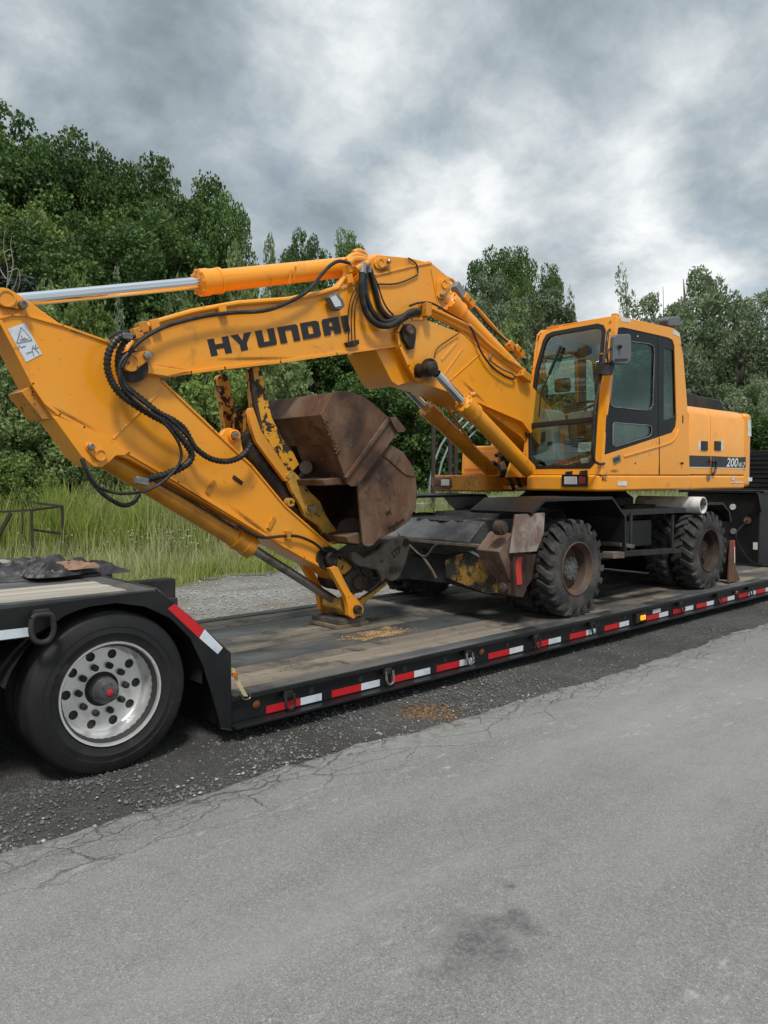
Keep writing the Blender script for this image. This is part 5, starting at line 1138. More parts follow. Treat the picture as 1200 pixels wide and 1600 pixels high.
# foot brackets and tangled fittings
MB().plate([(792, 746), (798, 725), (806, 712), (822, 706), (830, 746)], BY0+.0, BY0+.03).build('boom_bracket', 'yellow_dirty', EX, bevel=.006)
MB().plate([(770, 768), (782, 730), (795, 722), (805, 768)], BY1+.12, BY1+.36).build('boom_bracket', 'yellow_dirty', EX, bevel=.01)
plan([(7.6, 5.60), (8.4, 5.60), (8.4, 6.16), (7.6, 6.16)], ZS0, ZS0+.05, 'boom_seat', 'yellow_dirty', .01)
for (x, y, r_) in ((783, 728, .03), (790, 738, .025), (796, 722, .03), (803, 735, .028), (788, 716, .02), (800, 712, .02)):
    MB().obox(at(x, y, Y=5.75), (.04, 0, .02), (0, .03, 0), (-.02, 0, .04)).build('fitting', 'rust_red' if x % 2 else 'grease', EX, bevel=.006)
for k, pts in enumerate((((775, 712), (788, 706), (800, 712), (806, 728), (812, 745)), ((770, 722), (784, 732), (796, 748), (803, 764)), ((782, 745), (795, 735), (806, 742), (813, 760)), ((790, 722), (805, 716), (815, 724)))):
    MB().tube(crom([at(x, y, Y=5.7+.08*k) for x, y in pts], 5), .024 if k < 3 else .014, 8).build('hose', 'hose', EX)
# adjusting cylinder between the two booms
a0_, a1_, a2_ = at(688, 452, Y=YC), at(702, 474, Y=YC), at(806, 583, Y=YC)
rod_cyl(a0_, a1_, a2_, .05, .105, 'adjusting_cylinder', 'yellow_clean')
MB().tube([at(x, y, Y=YC-.0) for x, y in ((722, 462), (734, 472), (748, 485), (790, 532), (806, 545))], .020, 8).tube(crom([at(x, y, Y=YC+.05) for x, y in ((700, 435), (707, 438), (712, 446), (718, 456))], 4), .02, 8).build('oil_pipe', 'yellow', EX)
MB().tube(crom([at(x, y, Y=YC-.02) for x, y in ((718, 454), (735, 468), (740, 480), (757, 502), (780, 524), (808, 546), (822, 570))], 5), .012, 6).build('hose', 'hose', EX)
MB().obox(at(717, 456, Y=YC), (.08, 0, -.07), (0, .05, 0), (.03, 0, .035)).build('valve_block', 'plastic_grey', EX, bevel=.01)
for (x, y) in ((728, 466), (734, 473), (797, 540), (807, 546), (812, 552)):
    MB().obox(at(x, y, Y=YC-.03), (.045, 0, -.03), (0, .04, 0), (.025, 0, .035)).build('fitting', 'yellow_dirty', EX, bevel=.01)

# steel oil pipes along the boom
def pipes(pts, Y, r, n, dy, dz, name='oil_pipe', mat='yellow'):
    for k in range(n):
        MB().tube([at(x, y, Y=Y+dy*k)+Vector((0, 0, -dz*k)) for x, y in pts], r, 10).build(name, mat, EX)
pipes([(222, 513), (245, 503), (300, 487), (370, 474), (450, 468), (500, 458), (527, 450), (540, 430), (552, 421), (572, 414)], BY0-.01, .024, 1, 0, 0)
pipes([(236, 517), (300, 494), (372, 481), (450, 474), (528, 456)], BY0+.02, .020, 1, 0, 0)
pipes([(236, 522), (300, 499), (372, 486), (430, 481)], BY0+.02, .014, 1, 0, 0, mat='steel')
for (x, y) in ((214, 521), (222, 512), (240, 508), (345, 484), (544, 436), (543, 420)):
    MB().obox(at(x, y, Y=BY0-.01), (.035, 0, .012), (0, .035, 0), (-.01, 0, .04)).build('pipe_clamp', 'yellow_dirty' if x < 240 else 'yellow', EX, bevel=.006)
for pts, Y in (([(664, 480), (676, 483), (735, 510), (760, 535), (790, 560), (820, 579)], BY0-.05), ([(664, 486), (676, 489), (728, 517), (770, 552), (812, 583)], BY0-.02), ([(668, 491), (680, 495), (715, 512), (722, 520), (762, 556), (808, 588)], BY0+.0), ([(664, 483), (678, 485.5), (734, 513), (780, 556), (818, 583)], BY0+.05)):
    MB().tube([at(x, y, Y=Y) for x, y in pts], .021, 10).build('oil_pipe', 'yellow', EX)
MB().obox(at(661, 486, Y=BY0-.03), (.04, 0, .0), (0, .09, 0), (0, 0, .07)).build('pipe_clamp', 'yellow_dirty', EX, bevel=.01)
MB().obox(at(815, 588, Y=BY0-.02), (.09, 0, -.03), (0, .09, 0), (.02, 0, .04)).build('pipe_clamp', 'yellow_dirty', EX, bevel=.01)
MB().tube(crom([at(x, y, Y=BY0-.06) for x, y in ((640, 478), (655, 473), (675, 474), (700, 488), (730, 506), (742, 525), (752, 550), (768, 572), (788, 587), (802, 592), (805, 588))], 6), .011, 8).build('hose', 'hose', EX)
MB().tube(crom([at(x, y, Y=BY0-.05) for x, y in ((770, 551), (765, 556), (768, 565), (785, 577), (800, 584), (806, 590))], 6), .010, 8).build('thin_hose', 'steel', EX)
MB().tube(crom([at(x, y, Y=BY0-.04) for x, y in ((678, 560), (683, 545), (700, 532), (717, 521))], 5), .006, 6).build('thin_hose', 'hose', EX)
# big black hoses draped at the boom top
for k, (pts, r_) in enumerate(((((566, 425), (565, 445), (567, 470), (574, 492), (590, 507), (608, 509), (625, 500), (640, 488), (655, 485)), .030), (((571, 422), (571, 440), (573, 465), (583, 488), (600, 503), (620, 499), (640, 491), (656, 488)), .028),
                               (((578, 420), (583, 440), (588, 460), (594, 480), (608, 496), (628, 495), (645, 487), (657, 484)), .028), (((580, 424), (590, 446), (598, 470), (606, 484), (614, 492)), .012), (((560, 447), (556, 462), (552, 480), (548, 505)), .010))):
    MB().tube(crom([at(x, y, Y=BY0-.10+.035*k) for x, y in pts], 7), r_, 10).build('hose', 'hose', EX)
MB().cyl(at(567, 412, Y=BY0-.08), at(566, 428, Y=BY0-.1), .036).cyl(at(574, 410, Y=BY0-.05), at(575, 426, Y=BY0-.05), .036).build('hose_ferrule', 'plastic_grey', EX)
for pts, Y in (([(542, 408), (549, 401), (560, 399), (571, 404)], BY0+.02), ([(545, 412), (552, 406), (565, 405), (574, 410)], BY0-.04), ([(552, 396), (560, 393), (568, 396), (572, 402)], BY0+.1), ([(556, 421), (566, 415), (575, 411)], BY0-.08)):
    MB().tube(crom([at(x, y, Y=Y) for x, y in pts], 5), .030, 10).build('oil_pipe', 'yellow', EX)
MB().tube(crom([at(x, y, Y=BY0-.07) for x, y in ((546, 411), (530, 408), (516, 415), (500, 432), (486, 450), (470, 462), (440, 477), (410, 486), (360, 489), (320, 494), (270, 506), (238, 520), (215, 536), (199, 556), (190, 575))], 6), .017, 8).build('hose', 'hose', EX)
MB().tube(crom([at(x, y, Y=BY0+.1) for x, y in ((230, 513), (205, 518), (185, 520), (170, 528))], 5), .014, 8).build('hose', 'hose', EX)
# arm cylinder on top
c0, c1, c2 = at(16, 470.5, Y=YC), at(316, 441.5, Y=YC), at(592, 412, Y=YC)
rod_cyl(c0, c1, c2, .050, .094, 'arm_cylinder', 'yellow_clean')
MB().tube([at(x, y, Y=YC-.07) for x, y in ((330, 433), (345, 432), (440, 424), (520, 416), (546, 412))], .022, 8).build('oil_pipe', 'yellow', EX)
for (x, y) in ((455, 430), (462, 424)): MB().tube([at(x, y-8, Y=YC-.1), at(x-3, y+14, Y=YC-.1)], .008, 6).build('bolt', 'yellow_dirty', EX)

# arm
am = [(-70, 520), (-60, 470), (-25, 452), (5, 449), (14, 451), (28, 459), (50, 474), (97, 508), (113, 518), (167, 533), (200, 545), (232, 575), (253, 594), (333, 670), (392, 725), (444, 788), (518, 853), (538, 872), (570, 905), (574, 916), (566, 926), (554, 926), (545, 917), (516, 894), (474, 875), (400, 833), (277, 760), (200, 717), (182, 712), (171, 722), (160, 730), (147, 729), (127, 713), (83, 653), (50, 601), (0, 503), (-50, 540)]
AM = MB().plate(am, AY0, AY1).build('arm', 'yellow_clean', EX, bevel=.008)
rimc = [(-40, 520), (0, 496), (30, 492), (45, 495), (90, 507), (167, 534)]
lipY([(0, 503), (22, 545), (50, 600), (70, 630), (92, 648), (130, 668), (173, 692), (200, 708), (277, 753), (400, 828), (474, 871), (516, 892)], AY0+.002, .024, .02, par=AM)
lipY([(0, 497), (18, 492), (40, 493), (97, 509), (167, 534), (205, 548)], AY0+.002, .018, .016, par=AM)
lipY([(253, 596), (333, 672), (392, 727), (444, 790), (516, 853)], AY0+.002, .018, .016, par=AM)
lipY([(177, 685), (254, 608)], AY0+.002, .018, .008, par=AM)
MB().plate([(83, 652), (90, 650), (130, 668), (173, 692), (200, 706), (196, 712), (182, 712), (171, 722), (160, 730), (147, 729), (127, 713)], AY0-.02, AY0-.001).build('cylinder_ear', 'yellow_clean', AM, bevel=.006)
ear(10, 466, 13, 34, 477, 6.5, AY0-.004, .025, par=AM)
pin(34, 477, AY0-.03, .030, parent=AM)
ear(157, 711, 9.5, 141, 698, 6.5, AY0-.02, .02, par=AM)
stk = MB().plate([(11.5, 514), (38.5, 504.5), (65.5, 553), (40.5, 566)], AY0-.001, AY0-.004).build('warning_sticker', 'tape_white', AM)
def dk(pts, r=.0028): MB().tube([at(x, y, Y=AY0-.006) for x, y in pts], r, 5).build('sticker_print', 'plastic_grey', stk)
dk([(26, 536), (33, 511), (50, 531), (26, 536)]); dk([(33, 524), (36, 530), (39, 527)]); dk([(31, 531), (44, 529)])
dk([(32, 543), (40, 540)]); dk([(52, 540), (50, 546), (53, 556)]); dk([(56, 538), (55, 545), (61, 552)]); dk([(51, 544), (60, 543)]); dk([(41, 552), (50, 549)]); dk([(27, 545), (31, 539)])
MB().obox(at(329, 761, Y=AY0-.0), Vector((.035, 0, .055)), (0, .016, 0), Vector((.016, 0, -.012))).build('bracket_plate', 'yellow_dirty', AM, bevel=.004)
MB().obox(at(423, 817, Y=AY0-.0), Vector((.035, 0, .055)), (0, .016, 0), Vector((.016, 0, -.012))).build('bracket_plate', 'yellow_dirty', AM, bevel=.004)
MB().obox(at(371, 750, Y=AY0-.0), Vector((.045, 0, -.03)), (0, .012, 0), Vector((.008, 0, .014))).build('bracket_plate', 'rust_dark', AM, bevel=.003)
MB().plate([(33, 612), (52, 600), (84, 642), (82, 655), (66, 655)], AY0+.03, AY1+.02).build('arm_guard', 'yellow_dirty', AM, bevel=.004)
# bucket cylinder under the arm
k0, k1, k2 = at(532, 944, Y=YC), at(388, 853, Y=YC), at(160, 713, Y=YC)
rod_cyl(k0, k1, k2, .042, .085, 'bucket_cylinder', 'yellow_bronze', rodmat='steel')
MB().tube([at(x, y, Y=AY0-.02) for x, y in ((230, 745), (280, 772), (330, 802), (372, 828))], .012, 6).build('oil_pipe', 'grease', EX)
# arm hoses
hs = [([(203, 525), (188, 527), (176, 538), (169, 555), (168, 575), (175, 597), (190, 617), (215, 635), (240, 650), (262, 662), (280, 680), (295, 700), (300, 712), (292, 725), (270, 737), (245, 745), (222, 751)], .024, 0),
      ([(210, 524), (196, 533), (187, 548), (184, 565), (187, 585), (200, 606), (222, 624), (248, 645), (268, 655), (286, 668), (297, 686), (303, 697), (312, 706), (330, 717), (352, 721), (372, 716), (385, 705), (392, 693)], .021, .05),
      ([(200, 552), (189, 566), (186, 583), (190, 603), (206, 622), (228, 640), (250, 655), (270, 677), (281, 697), (283, 715), (275, 732), (255, 752), (230, 766), (200, 771), (175, 769), (150, 758), (138, 740), (128, 716)], .012, -.03),
      ([(128, 716), (135, 735), (146, 755), (165, 775), (190, 789), (207, 786), (218, 772)], .017, .02),
      ([(186, 580), (196, 604), (216, 622), (240, 640), (262, 652), (284, 672), (300, 690)], .014, -.01)]
for pts, r_, dy in hs:
    c_ = crom([at(x, y, Y=BY0-.12+dy) for x, y in pts], 8)
    MB().tube(c_, r_, 10).build('hose', 'hose', EX)
    if r_ > .02:   # spiral guard rings
        g_ = MB(); L_ = 0
        for a_, b_ in zip(c_, c_[1:]):
            L_ += (b_-a_).length
            if L_ > .024: g_.cyl(a_, a_+(b_-a_).normalized()*.012, r_*1.22, 10); L_ = 0
        g_.build('hose_guard', 'hose', EX)
MB().obox(at(221, 752, Y=BY0-.13), (.05, 0, -.01), (0, .03, 0), (0, 0, .03)).build('fitting', 'steel', EX, bevel=.01)
MB().obox(at(198, 526, Y=BY0-.12), (.04, 0, -.0), (0, .03, 0), (0, 0, .025)).build('hose_ferrule', 'steel', EX, bevel=.01)
MB().tube(crom([at(x, y, Y=AY0-.04) for x, y in ((372, 821), (392, 833), (410, 840), (440, 838), (465, 838), (490, 848), (508, 862), (530, 868), (548, 880), (562, 903), (572, 922), (590, 916))], 6), .013, 8).build('hose', 'hose', EX)
MB().obox(at(450, 836, Y=AY0-.03), (.025, 0, .0), (0, .03, 0), (0, 0, .04)).build('pipe_clamp', 'yellow_dirty', EX, bevel=.005)
MB().tube(crom([at(x, y, Y=AY1-.05) for x, y in ((72, 655), (80, 668), (100, 690), (112, 700))], 5), .02, 8).build('hose', 'hose', EX)

# thumb bracket, cylinder and tines
MB().plate([(341, 684), (352, 671), (360, 668), (371, 673), (376, 684), (382, 712), (378, 715), (370, 710)], AY0+.03, AY0+.09).build('thumb_bracket', 'yellow', EX, bevel=.008)
MB().lathe(at(364.5, 681.5, Y=AY0+.03), [(.0, .055), (-.03, .055), (-.034, .045), (-.02, .032), (-.05, .030), (-.052, 0)], 24).build('pin_boss', 'yellow', EX)
pin(365, 681, AY0-.0, .028, parent=EX)
MB().tube([at(376, 684, Y=YC+.02), at(455, 795, Y=YC+.02)], [.105, .105], 24).build('thumb_cylinder', 'grease', EX)
TH = MB().plate([(389, 642), (391, 637), (396, 637), (409, 674), (452, 738), (452, 752), (446, 752), (400, 690), (391, 660)], AY0+.01, AY0+.06).build('thumb', 'yellow', EX, bevel=.006)
MB().prism([at(x, y, Y=AY0+.05) for x, y in ((394, 577), (399, 572), (405, 573), (410, 582), (421, 634), (425, 652), (442, 686), (457, 704), (468, 726), (453, 741), (408, 672), (398, 630))], (.02, .14, -.01)).build('thumb_tine', 'yellow_worn', TH, bevel=.008)
MB().prism([at(x, y, Y=AY0-.0) for x, y in ((391, 576), (395, 573), (403, 628), (411, 668), (408, 672), (398, 636), (393, 600))], (.01, .05, 0)).build('tine_edge', 'rust_dark', TH, bevel=.006)
MB().prism([at(x, y, Y=YC+.42) for x, y in ((340, 592), (344, 585), (350, 583), (356, 587), (360, 600), (366, 635), (368, 680), (354, 684), (347, 632))], (.02, .12, 0)).build('thumb_tine', 'yellow_worn', TH, bevel=.01)
for (cx, yy, w_) in ((376, YC+.28, 9.5), (392, YC+.12, 9)):
    MB().prism([at(x, y, Y=yy) for x, y in ((cx-w_, 690), (cx-w_*.9, 650), (cx-w_*.5, 639), (cx+w_*.2, 637), (cx+w_*.8, 645), (cx+w_, 690))], (.02, .08, 0)).build('thumb_tooth', 'yellow_worn', TH, bevel=.01)
MB().prism([at(x, y, Y=AY0+.1) for x, y in ((378, 679), (398, 676), (400, 684), (380, 690))], (0, .5, 0)).build('thumb_cross_bar', 'rust_dark', TH, bevel=.005)
material('yellow_scuffed', (.60, .30, .03), .55, alt=(.34, .22, .07), alt_scale=6, alt_lo=.45, alt_hi=.62, chip=(.045, .03, .022), chip_scale=14, chip_t=.58, bump=.3, bump_scale=30)
TL = MB().plate([(446, 742), (457, 735), (470, 747), (484, 768), (500, 783), (510, 806), (527, 830), (534, 838), (534, 846), (526, 851), (518, 848), (508, 838), (500, 822), (477, 806), (470, 790), (455, 765)], AY0+.0, AY0+.05).plate([(470, 750), (484, 768), (500, 783), (510, 806), (527, 830), (518, 840), (500, 822), (477, 800)], AY1-.05, AY1, AY0).build('thumb_link', 'yellow_scuffed', EX, bevel=.006)
MB().lathe(at(484, 794.5, Y=AY0), [(.0, .062), (-.02, .062), (-.024, .05), (-.024, .04), (-.05, .036), (-.052, 0)], 24).build('pin_boss', 'yellow_scuffed', TL)
pin(485, 794.5, AY0-.04, .030, 'steel', parent=TL); pin(528, 839, AY0-.01, .042, 'grease', parent=TL)
MB().lathe(at(454, 785, Y=AY0+.0), [(.05, .040), (-.01, .040), (-.012, .02), (.03, .018)], 20).build('lifting_eye', 'yellow_scuffed', TL)
# arm tip pin, links
MB().plate(rnd_poly(514, 873, 19, 18), AY0-.02, AY0-.001).build('pin_plate', 'grease', EX, bevel=.006)
MB().lathe(at(514, 873, Y=AY0-.02), [(.0, .072), (-.05, .072), (-.06, .06), (-.06, .04), (-.05, .036), (-.05, 0)], 24).build('link_pin', 'grease', EX)
lk = [(515, 888), (523, 884), (528, 886), (548, 925), (562, 940), (565, 952), (561, 962), (552, 967), (545, 962), (544, 948), (540, 932)]
LK = MB().plate(lk, AY0-.09, AY0-.03).build('bucket_link', 'yellow', EX, bevel=.006)
MB().plate(lk, AY1+.03, AY1+.09, AY0-.09).build('bucket_link', 'yellow', EX, bevel=.006)
pin(556.5, 952, AY0-.09, .042, 'rust_dark', parent=LK)
MB().cyl(at(556, 952, Y=AY0-.03), at(556, 952, Y=AY1+.03), .075, 24).build('link_tube', 'yellow_scuffed', EX)
MB().cyl(at(530, 944, Y=YC-.07), at(530, 944, Y=YC+.07), .06, 20).build('rod_eye', 'yellow_scuffed', EX)
MB().prism([at(x, y, Y=AY0+.02) for x, y in ((532, 935), (556, 938), (562, 952), (553, 966), (540, 962), (530, 950))], (0, .28, 0)).build('link_yoke', 'yellow_scuffed', EX, bevel=.015)
MB().plate([(555, 938), (560, 940), (592, 918), (604, 908), (607, 912), (568, 944), (563, 950), (556, 948)], AY0+.0, AY0+.06).plate([(555, 938), (560, 940), (592, 918), (604, 908), (607, 912), (568, 944), (563, 950), (556, 948)], AY1-.06, AY1, AY0).build('tilt_link', 'yellow_scuffed', EX, bevel=.006)
# arm foot casting and quick hitch
MB().plate(rnd_poly(558, 908, 19, 18), AY0-.06, AY1+.06).build('arm_foot', 'grease', EX, bevel=.01)
MB().lathe(at(560, 910, Y=AY0-.06), [(.0, .07), (-.02, .066), (-.024, .04), (-.03, .02), (-.03, 0)], 24).build('hitch_pin', 'rust_dark', EX)
MB().plate([(526, 872), (544, 880), (549, 888), (543, 896), (535, 898), (527, 886)], AY0-.03, AY0-.022).build('wear_plate', 'yellow_scuffed', EX, bevel=.004)
ht = [(549.5, 862), (556, 862), (569, 872.5), (582, 866), (596, 857), (604, 848), (617, 843), (632, 837), (639, 841), (640.5, 856), (636, 872), (632, 884), (626, 898), (620, 906), (611, 908), (603, 903), (597, 911), (594, 898), (590, 890), (575, 887), (560, 884), (551, 877)]
HT = MB().plate(ht, AY0-.12, AY0-.07).build('quick_hitch', 'hitch_grey', EX, bevel=.008)
MB().plate(ht, AY1+.07, AY1+.12, AY0-.12).build('hitch_plate', 'hitch_grey', HT, bevel=.008)
MB().cyl(at(613, 890, Y=AY0-.10), at(613, 890, Y=AY1+.1), .05).cyl(at(634, 848, Y=AY0-.14), at(634, 848, Y=AY1+.1), .04).cyl(at(600, 862, Y=AY0-.06), at(600, 862, Y=AY1+.06), .09).build('hitch_bar', 'rust_dark', HT)
MB().plate([(560, 886), (590, 891), (600, 902), (596, 915), (580, 922), (566, 920)], AY0-.05, AY1+.05).build('hitch_body', 'grease', HT, bevel=.01)
for (x, y, r_) in ((596.5, 877, .018), (618, 858, .012), (635, 847, .022), (612, 891, .04)):
    p = at(x, y, Y=AY0-.12); MB().cyl(p, p+Vector((0, -.003, 0)), r_, 16).build('hitch_hole', 'cab_dark', HT)
q = at(615, 873, Y=AY0-.121); place_text('lettering', 'STP', q, (.85, 0, .5), (-.5, 0, .85), .07, .13, HT, 'rust_dark', .006)
MB().tube(crom([at(x, y, Y=AY0-.14) for x, y in ((528, 866), (545, 873), (560, 892), (568, 908), (572, 922), (580, 921), (590, 912), (594, 905))], 6), .010, 8).tube(crom([at(x, y, Y=AY0-.1) for x, y in ((564, 890), (575, 900), (588, 904), (596, 900))], 5), .012, 8).build('hose', 'hose', HT)
# lower bucket, held by the hitch
BW0, BW1 = 5.27, 6.43
bk = [(559, 757), (572, 740), (585, 706), (611, 695), (628, 705), (641, 722), (649, 742), (651.5, 765), (650, 790), (640, 813), (618, 829), (592, 842), (583, 852), (577, 854), (570, 853), (567, 848)]
BK = MB().plate(bk, BW0, BW0+.025).build('bucket', 'rust', EX, bevel=.005)
MB().plate(bk, BW1-.025, BW1, BW0).build('bucket_side', 'rust', BK, bevel=.005)
shell = [at(x, y, Y=BW0+.02) for x, y in bk[0:15]]  # shell carried over the top to keep sky light out
m_ = MB(); n_ = len(shell); off = Vector((0, BW1-BW0-.04, 0)); inn = []
ctr = sum(shell, Vector())/n_
for p in shell: inn.append(p+(ctr-p).normalized()*.022)
vs = shell+inn; vs = vs+[p+off for p in vs]; fs = []
for i in range(n_-1):
    fs += [(i, i+1, 2*n_+i+1, 2*n_+i), (n_+i, 3*n_+i, 3*n_+i+1, n_+i+1)]
fs += [(0, 2*n_, 3*n_, n_), (n_-1, 2*n_-1, 4*n_-1, 3*n_-1)]
m_.add(vs, fs).build('bucket_shell', 'rust_dark', BK, smooth=30)  # dark rust here also carries the shade inside the bucket in its colour
MB().plate([(598, 712), (612, 695), (630, 706), (642, 724), (649, 743), (643, 744), (634, 742), (622, 732), (607, 718)], BW0-.012, BW0).build('wear_plate', 'rust', BK, bevel=.004)
MB().plate([(540, 838), (562, 832), (568, 852), (545, 848)], BW0+.1, BW0+.55).build('bucket_lug', 'rust', BK, bevel=.01)
MB().cyl(at(548, 830, Y=BW0+.3), at(548, 830, Y=BW0+.75), .13, 24).build('bucket_tube', 'rust_dark', BK)
q = at(609, 830, Y=BW0-.001); place_text('lettering', 'Ingefjern', q, (.93, 0, .36), (-.36, 0, .93), .055, .21, BK, 'rust_dark', .006)
q = at(604, 806, Y=BW0-.001); place_text('lettering', 'SMC', q, (.93, 0, .36), (-.36, 0, .93), .04, .07, BK, 'rust_dark', .006)
# upper bucket lying inside it
ub = [(520, 613), (529, 611), (541, 611), (552, 613.5), (566, 619), (580, 628), (594, 640), (608, 653), (622, 676), (560, 757), (555, 760), (549, 760), (543, 756), (540, 748), (521, 694), (501, 648)]
c_ = at(560, 700, Y=5.8)
UB = thing('nested_bucket', 'smaller rusty digging bucket turned over and wedged inside the larger brown one', 'bucket', (c_.x, c_.y, 1.3))
US = MB().plate(ub, BW0-.05, BW0-.025).build('bucket_side', 'rust', UB, bevel=.004)
UW = 1.02
MB().plate(ub, BW0-.05+UW, BW0-.025+UW, BW0-.05).build('bucket_side', 'rust', UB, bevel=.004)
def panel(pts, name, mat='rust', th=.02, w0=0, w1=UW-.026):
    q = [at(x, y, Y=BW0-.025) for x, y in pts]; m_ = MB()
    for a_, b_ in zip(q, q[1:]):
        d = (b_-a_).normalized(); nn = Vector((-d.z, 0, d.x))*th; s_ = Vector((0, w0, 0)); o_ = Vector((0, w1-w0, 0))
        m_.prism([a_+s_, b_+s_, b_+nn+s_, a_+nn+s_], o_)
    return m_.build(name, mat, UB, bevel=.003)
panel([(521, 613.5), (502, 648)], 'back_panel'); panel([(502, 648), (521, 694)], 'back_panel')
panel([(521, 694), (540, 748), (546, 757)], 'lower_panel', w1=.55); panel([(606, 653), (594, 641), (580, 629), (566, 620), (552, 614.5), (541, 612), (529, 612), (521, 614)], 'curved_back')
MB().plate([(604, 655), (608.5, 652), (611, 656), (544, 748), (539, 746)], BW0-.075, BW0-.05).build('side_cutter', 'rust', UB, bevel=.006)
lp = MB().plate([(608, 652), (619, 651), (635, 671), (632, 675), (622, 676)], BW0-.085, BW0-.05+UW).build('cutting_edge', 'rust', UB, bevel=.004)
MB().plate([(504, 749), (541, 745), (549, 757), (507, 759)], BW0+.03, BW0+.6).build('mouth_lip', 'rust', UB, bevel=.01)
m_ = MB().prism([at(x, y, Y=BW0+.9) for x, y in ((424, 634), (428, 626), (455, 622), (441, 650), (434, 656), (426, 652))], (0, .06, 0)).build('tooth_adapter', 'plastic_mirror', UB, bevel=.008)
MB().cyl(at(478, 730, Y=BW0+.35), at(478, 730, Y=BW0+.85), .06, 20).build('hinge_tube', 'rust_dark', UB)
p0 = at(512, 655, Y=BW0-.051); p1 = at(533, 703, Y=BW0-.051); xd = (p1-p0).normalized(); yd = Vector((0, -1, 0)).cross(xd)
place_text('lettering', 'Wambaiq', p1, -xd, -yd, .075, (p1-p0).length, UB, 'rust', .016, 0, .01)
for (x, y, a_) in ((508, 727, 5), (510, 738, 4), (528, 733, 6)):
    q = [at(x, y, Y=BW0+.28), at(x+a_, y+2, Y=BW0+.28), at(x+a_, y+7, Y=BW0+.28), at(x+1, y+4, Y=BW0+.28)]
# blocks under the linkage
bz = ZD+.003
def block(pxa, pxb, z0, z1, mat, lab, Yc_=YC):
    a_ = at(pxa, 965, Y=Yc_).x; b_ = at(pxb, 965, Y=Yc_).x
    o = MB().box(a_, Yc_-.2, z0, b_, Yc_+.24, z1).build('timber_block', mat, None, bevel=.006, loc=((a_+b_)/2, Yc_, z0)); tag(o, lab, 'timber block'); return o
block(506, 556, bz, bz+.035, 'wood_block', 'flat brown board lying on the well deck, lower of the two under the bucket linkage')
block(510, 550, bz+.036, bz+.085, 'wood_wet', 'dark wet timber under the yellow bucket linkage, upper of the two pieces')
# plastic pipe laid across the machine
a_ = at(1099, 789.5, Y=YO+.02); r_ = .108
pp = MB().lathe((a_.x, a_.y, a_.z), [(0, r_), (.9, r_), (.9, r_-.012), (0, r_-.012)], 36, close=True).build('plastic_pipe', 'white', None, loc=(a_.x, a_.y, a_.z-r_)); tag(pp, 'short white plastic pipe lying across the machine behind the front wheel, open end out', 'pipe')
MB2 = MB().cyl((a_.x, a_.y+.35, a_.z), (a_.x, a_.y+.36, a_.z), r_+.004, 24)

# grime gathered round the pins, seams and drip lines
_gd = bpy.data.meshes.new('grime'); _gd.from_pydata([(math.cos(2*PI*k/24), 0, math.sin(2*PI*k/24)) for k in range(24)], [], [tuple(range(24))]); _gd.materials.append(MATS['grime'])
def grime(x, y, Y, rx, rz, rot=0):
    o = bpy.data.objects.new('grime', _gd); col.objects.link(o); o.parent = EX
    o.location = at(x, y, Y=Y)-EX.location; o.scale = (rx, 1, rz); o.rotation_euler = (0, rot, 0)
for g_ in ((14, 474, AY0-.003, .14, .09), (157, 695, AY0-.0035, .14, .08), (205, 585, AY0-.003, .20, .16), (515, 866, AY0-.003, .22, .15), (400, 822, AY0-.003, .45, .035, .62), (300, 768, AY0-.003, .40, .03, .55), (110, 652, AY0-.003, .30, .03, .45),
           (222, 557, BY0-.003, .15, .12), (262, 577, BY0-.003, .25, .04), (400, 560, BY0-.003, .6, .025, -.12), (600, 422, BY0-.003, .15, .08), (690, 462, BY0-.003, .12, .14), (625, 528, BY0-.003, .2, .06, -.2),
           (668, 588, BY0-.024, .18, .13), (740, 612, BY0-.024, .35, .03, .5), (640, 535, BY0-.024, .10, .18, .4),
           (960, 736, YN-.003, .14, .03), (1010, 766, YN-.011, .5, .018), (1030, 735, YN-.003, .03, .12), (1140, 766, YN-.011, .4, .02), (1112, 735, YN+.004, .05, .10)):
    grime(*g_)
# ------------------------------------------------------------------ truck at the front, seen past the counterweight
TK = thing('truck', 'dark truck rear with stacked black slats and bright chrome fittings beyond the counterweight', 'truck', (16.5, 5.9, 0))
x0 = 15.2
for k in range(9):
    z0_ = 1.50+k*.085
    MB().box(x0, 4.9, z0_, x0+.05, 7.0, z0_+.06).build('slat', 'black_paint', TK)
MB().box(x0+.06, 4.8, .9, x0+3.5, 7.0, 1.45).build('chassis', 'black_paint', TK, bevel=.02)
MB().box(x0+.1, 4.9, 1.45, x0+.14, 7.0, 2.28).build('headboard', 'black_paint', TK, bevel=.01)
MB().lathe((x0-.05, 5.25, 2.3), [(-.25, .10), (.25, .10)], 16).build('tank', 'chrome', TK)
for k in range(4):
    MB().box(x0-.02, 4.95+.0, 2.22+k*.065, x0+.06, 5.4, 2.265+k*.065).build('chrome_bar', 'aluminium', TK)
MB().box(x0-.05, 5.05, 2.16, x0, 5.17, 2.26).build('tail_light', 'tape_red', TK, bevel=.01)
MB().box(x0+1.5, 4.85, 1.0, x0+3.6, 7.1, 2.2).build('cab_back', 'black_paint', TK, bevel=.05)
for (x, y) in ((x0+1.0, 4.8), (x0+1.0, 6.6)):
    W = MB(); tyre_lathe(W, (x, y, .5), .28, .5, .29); W.build('wheel', 'rubber', TK)

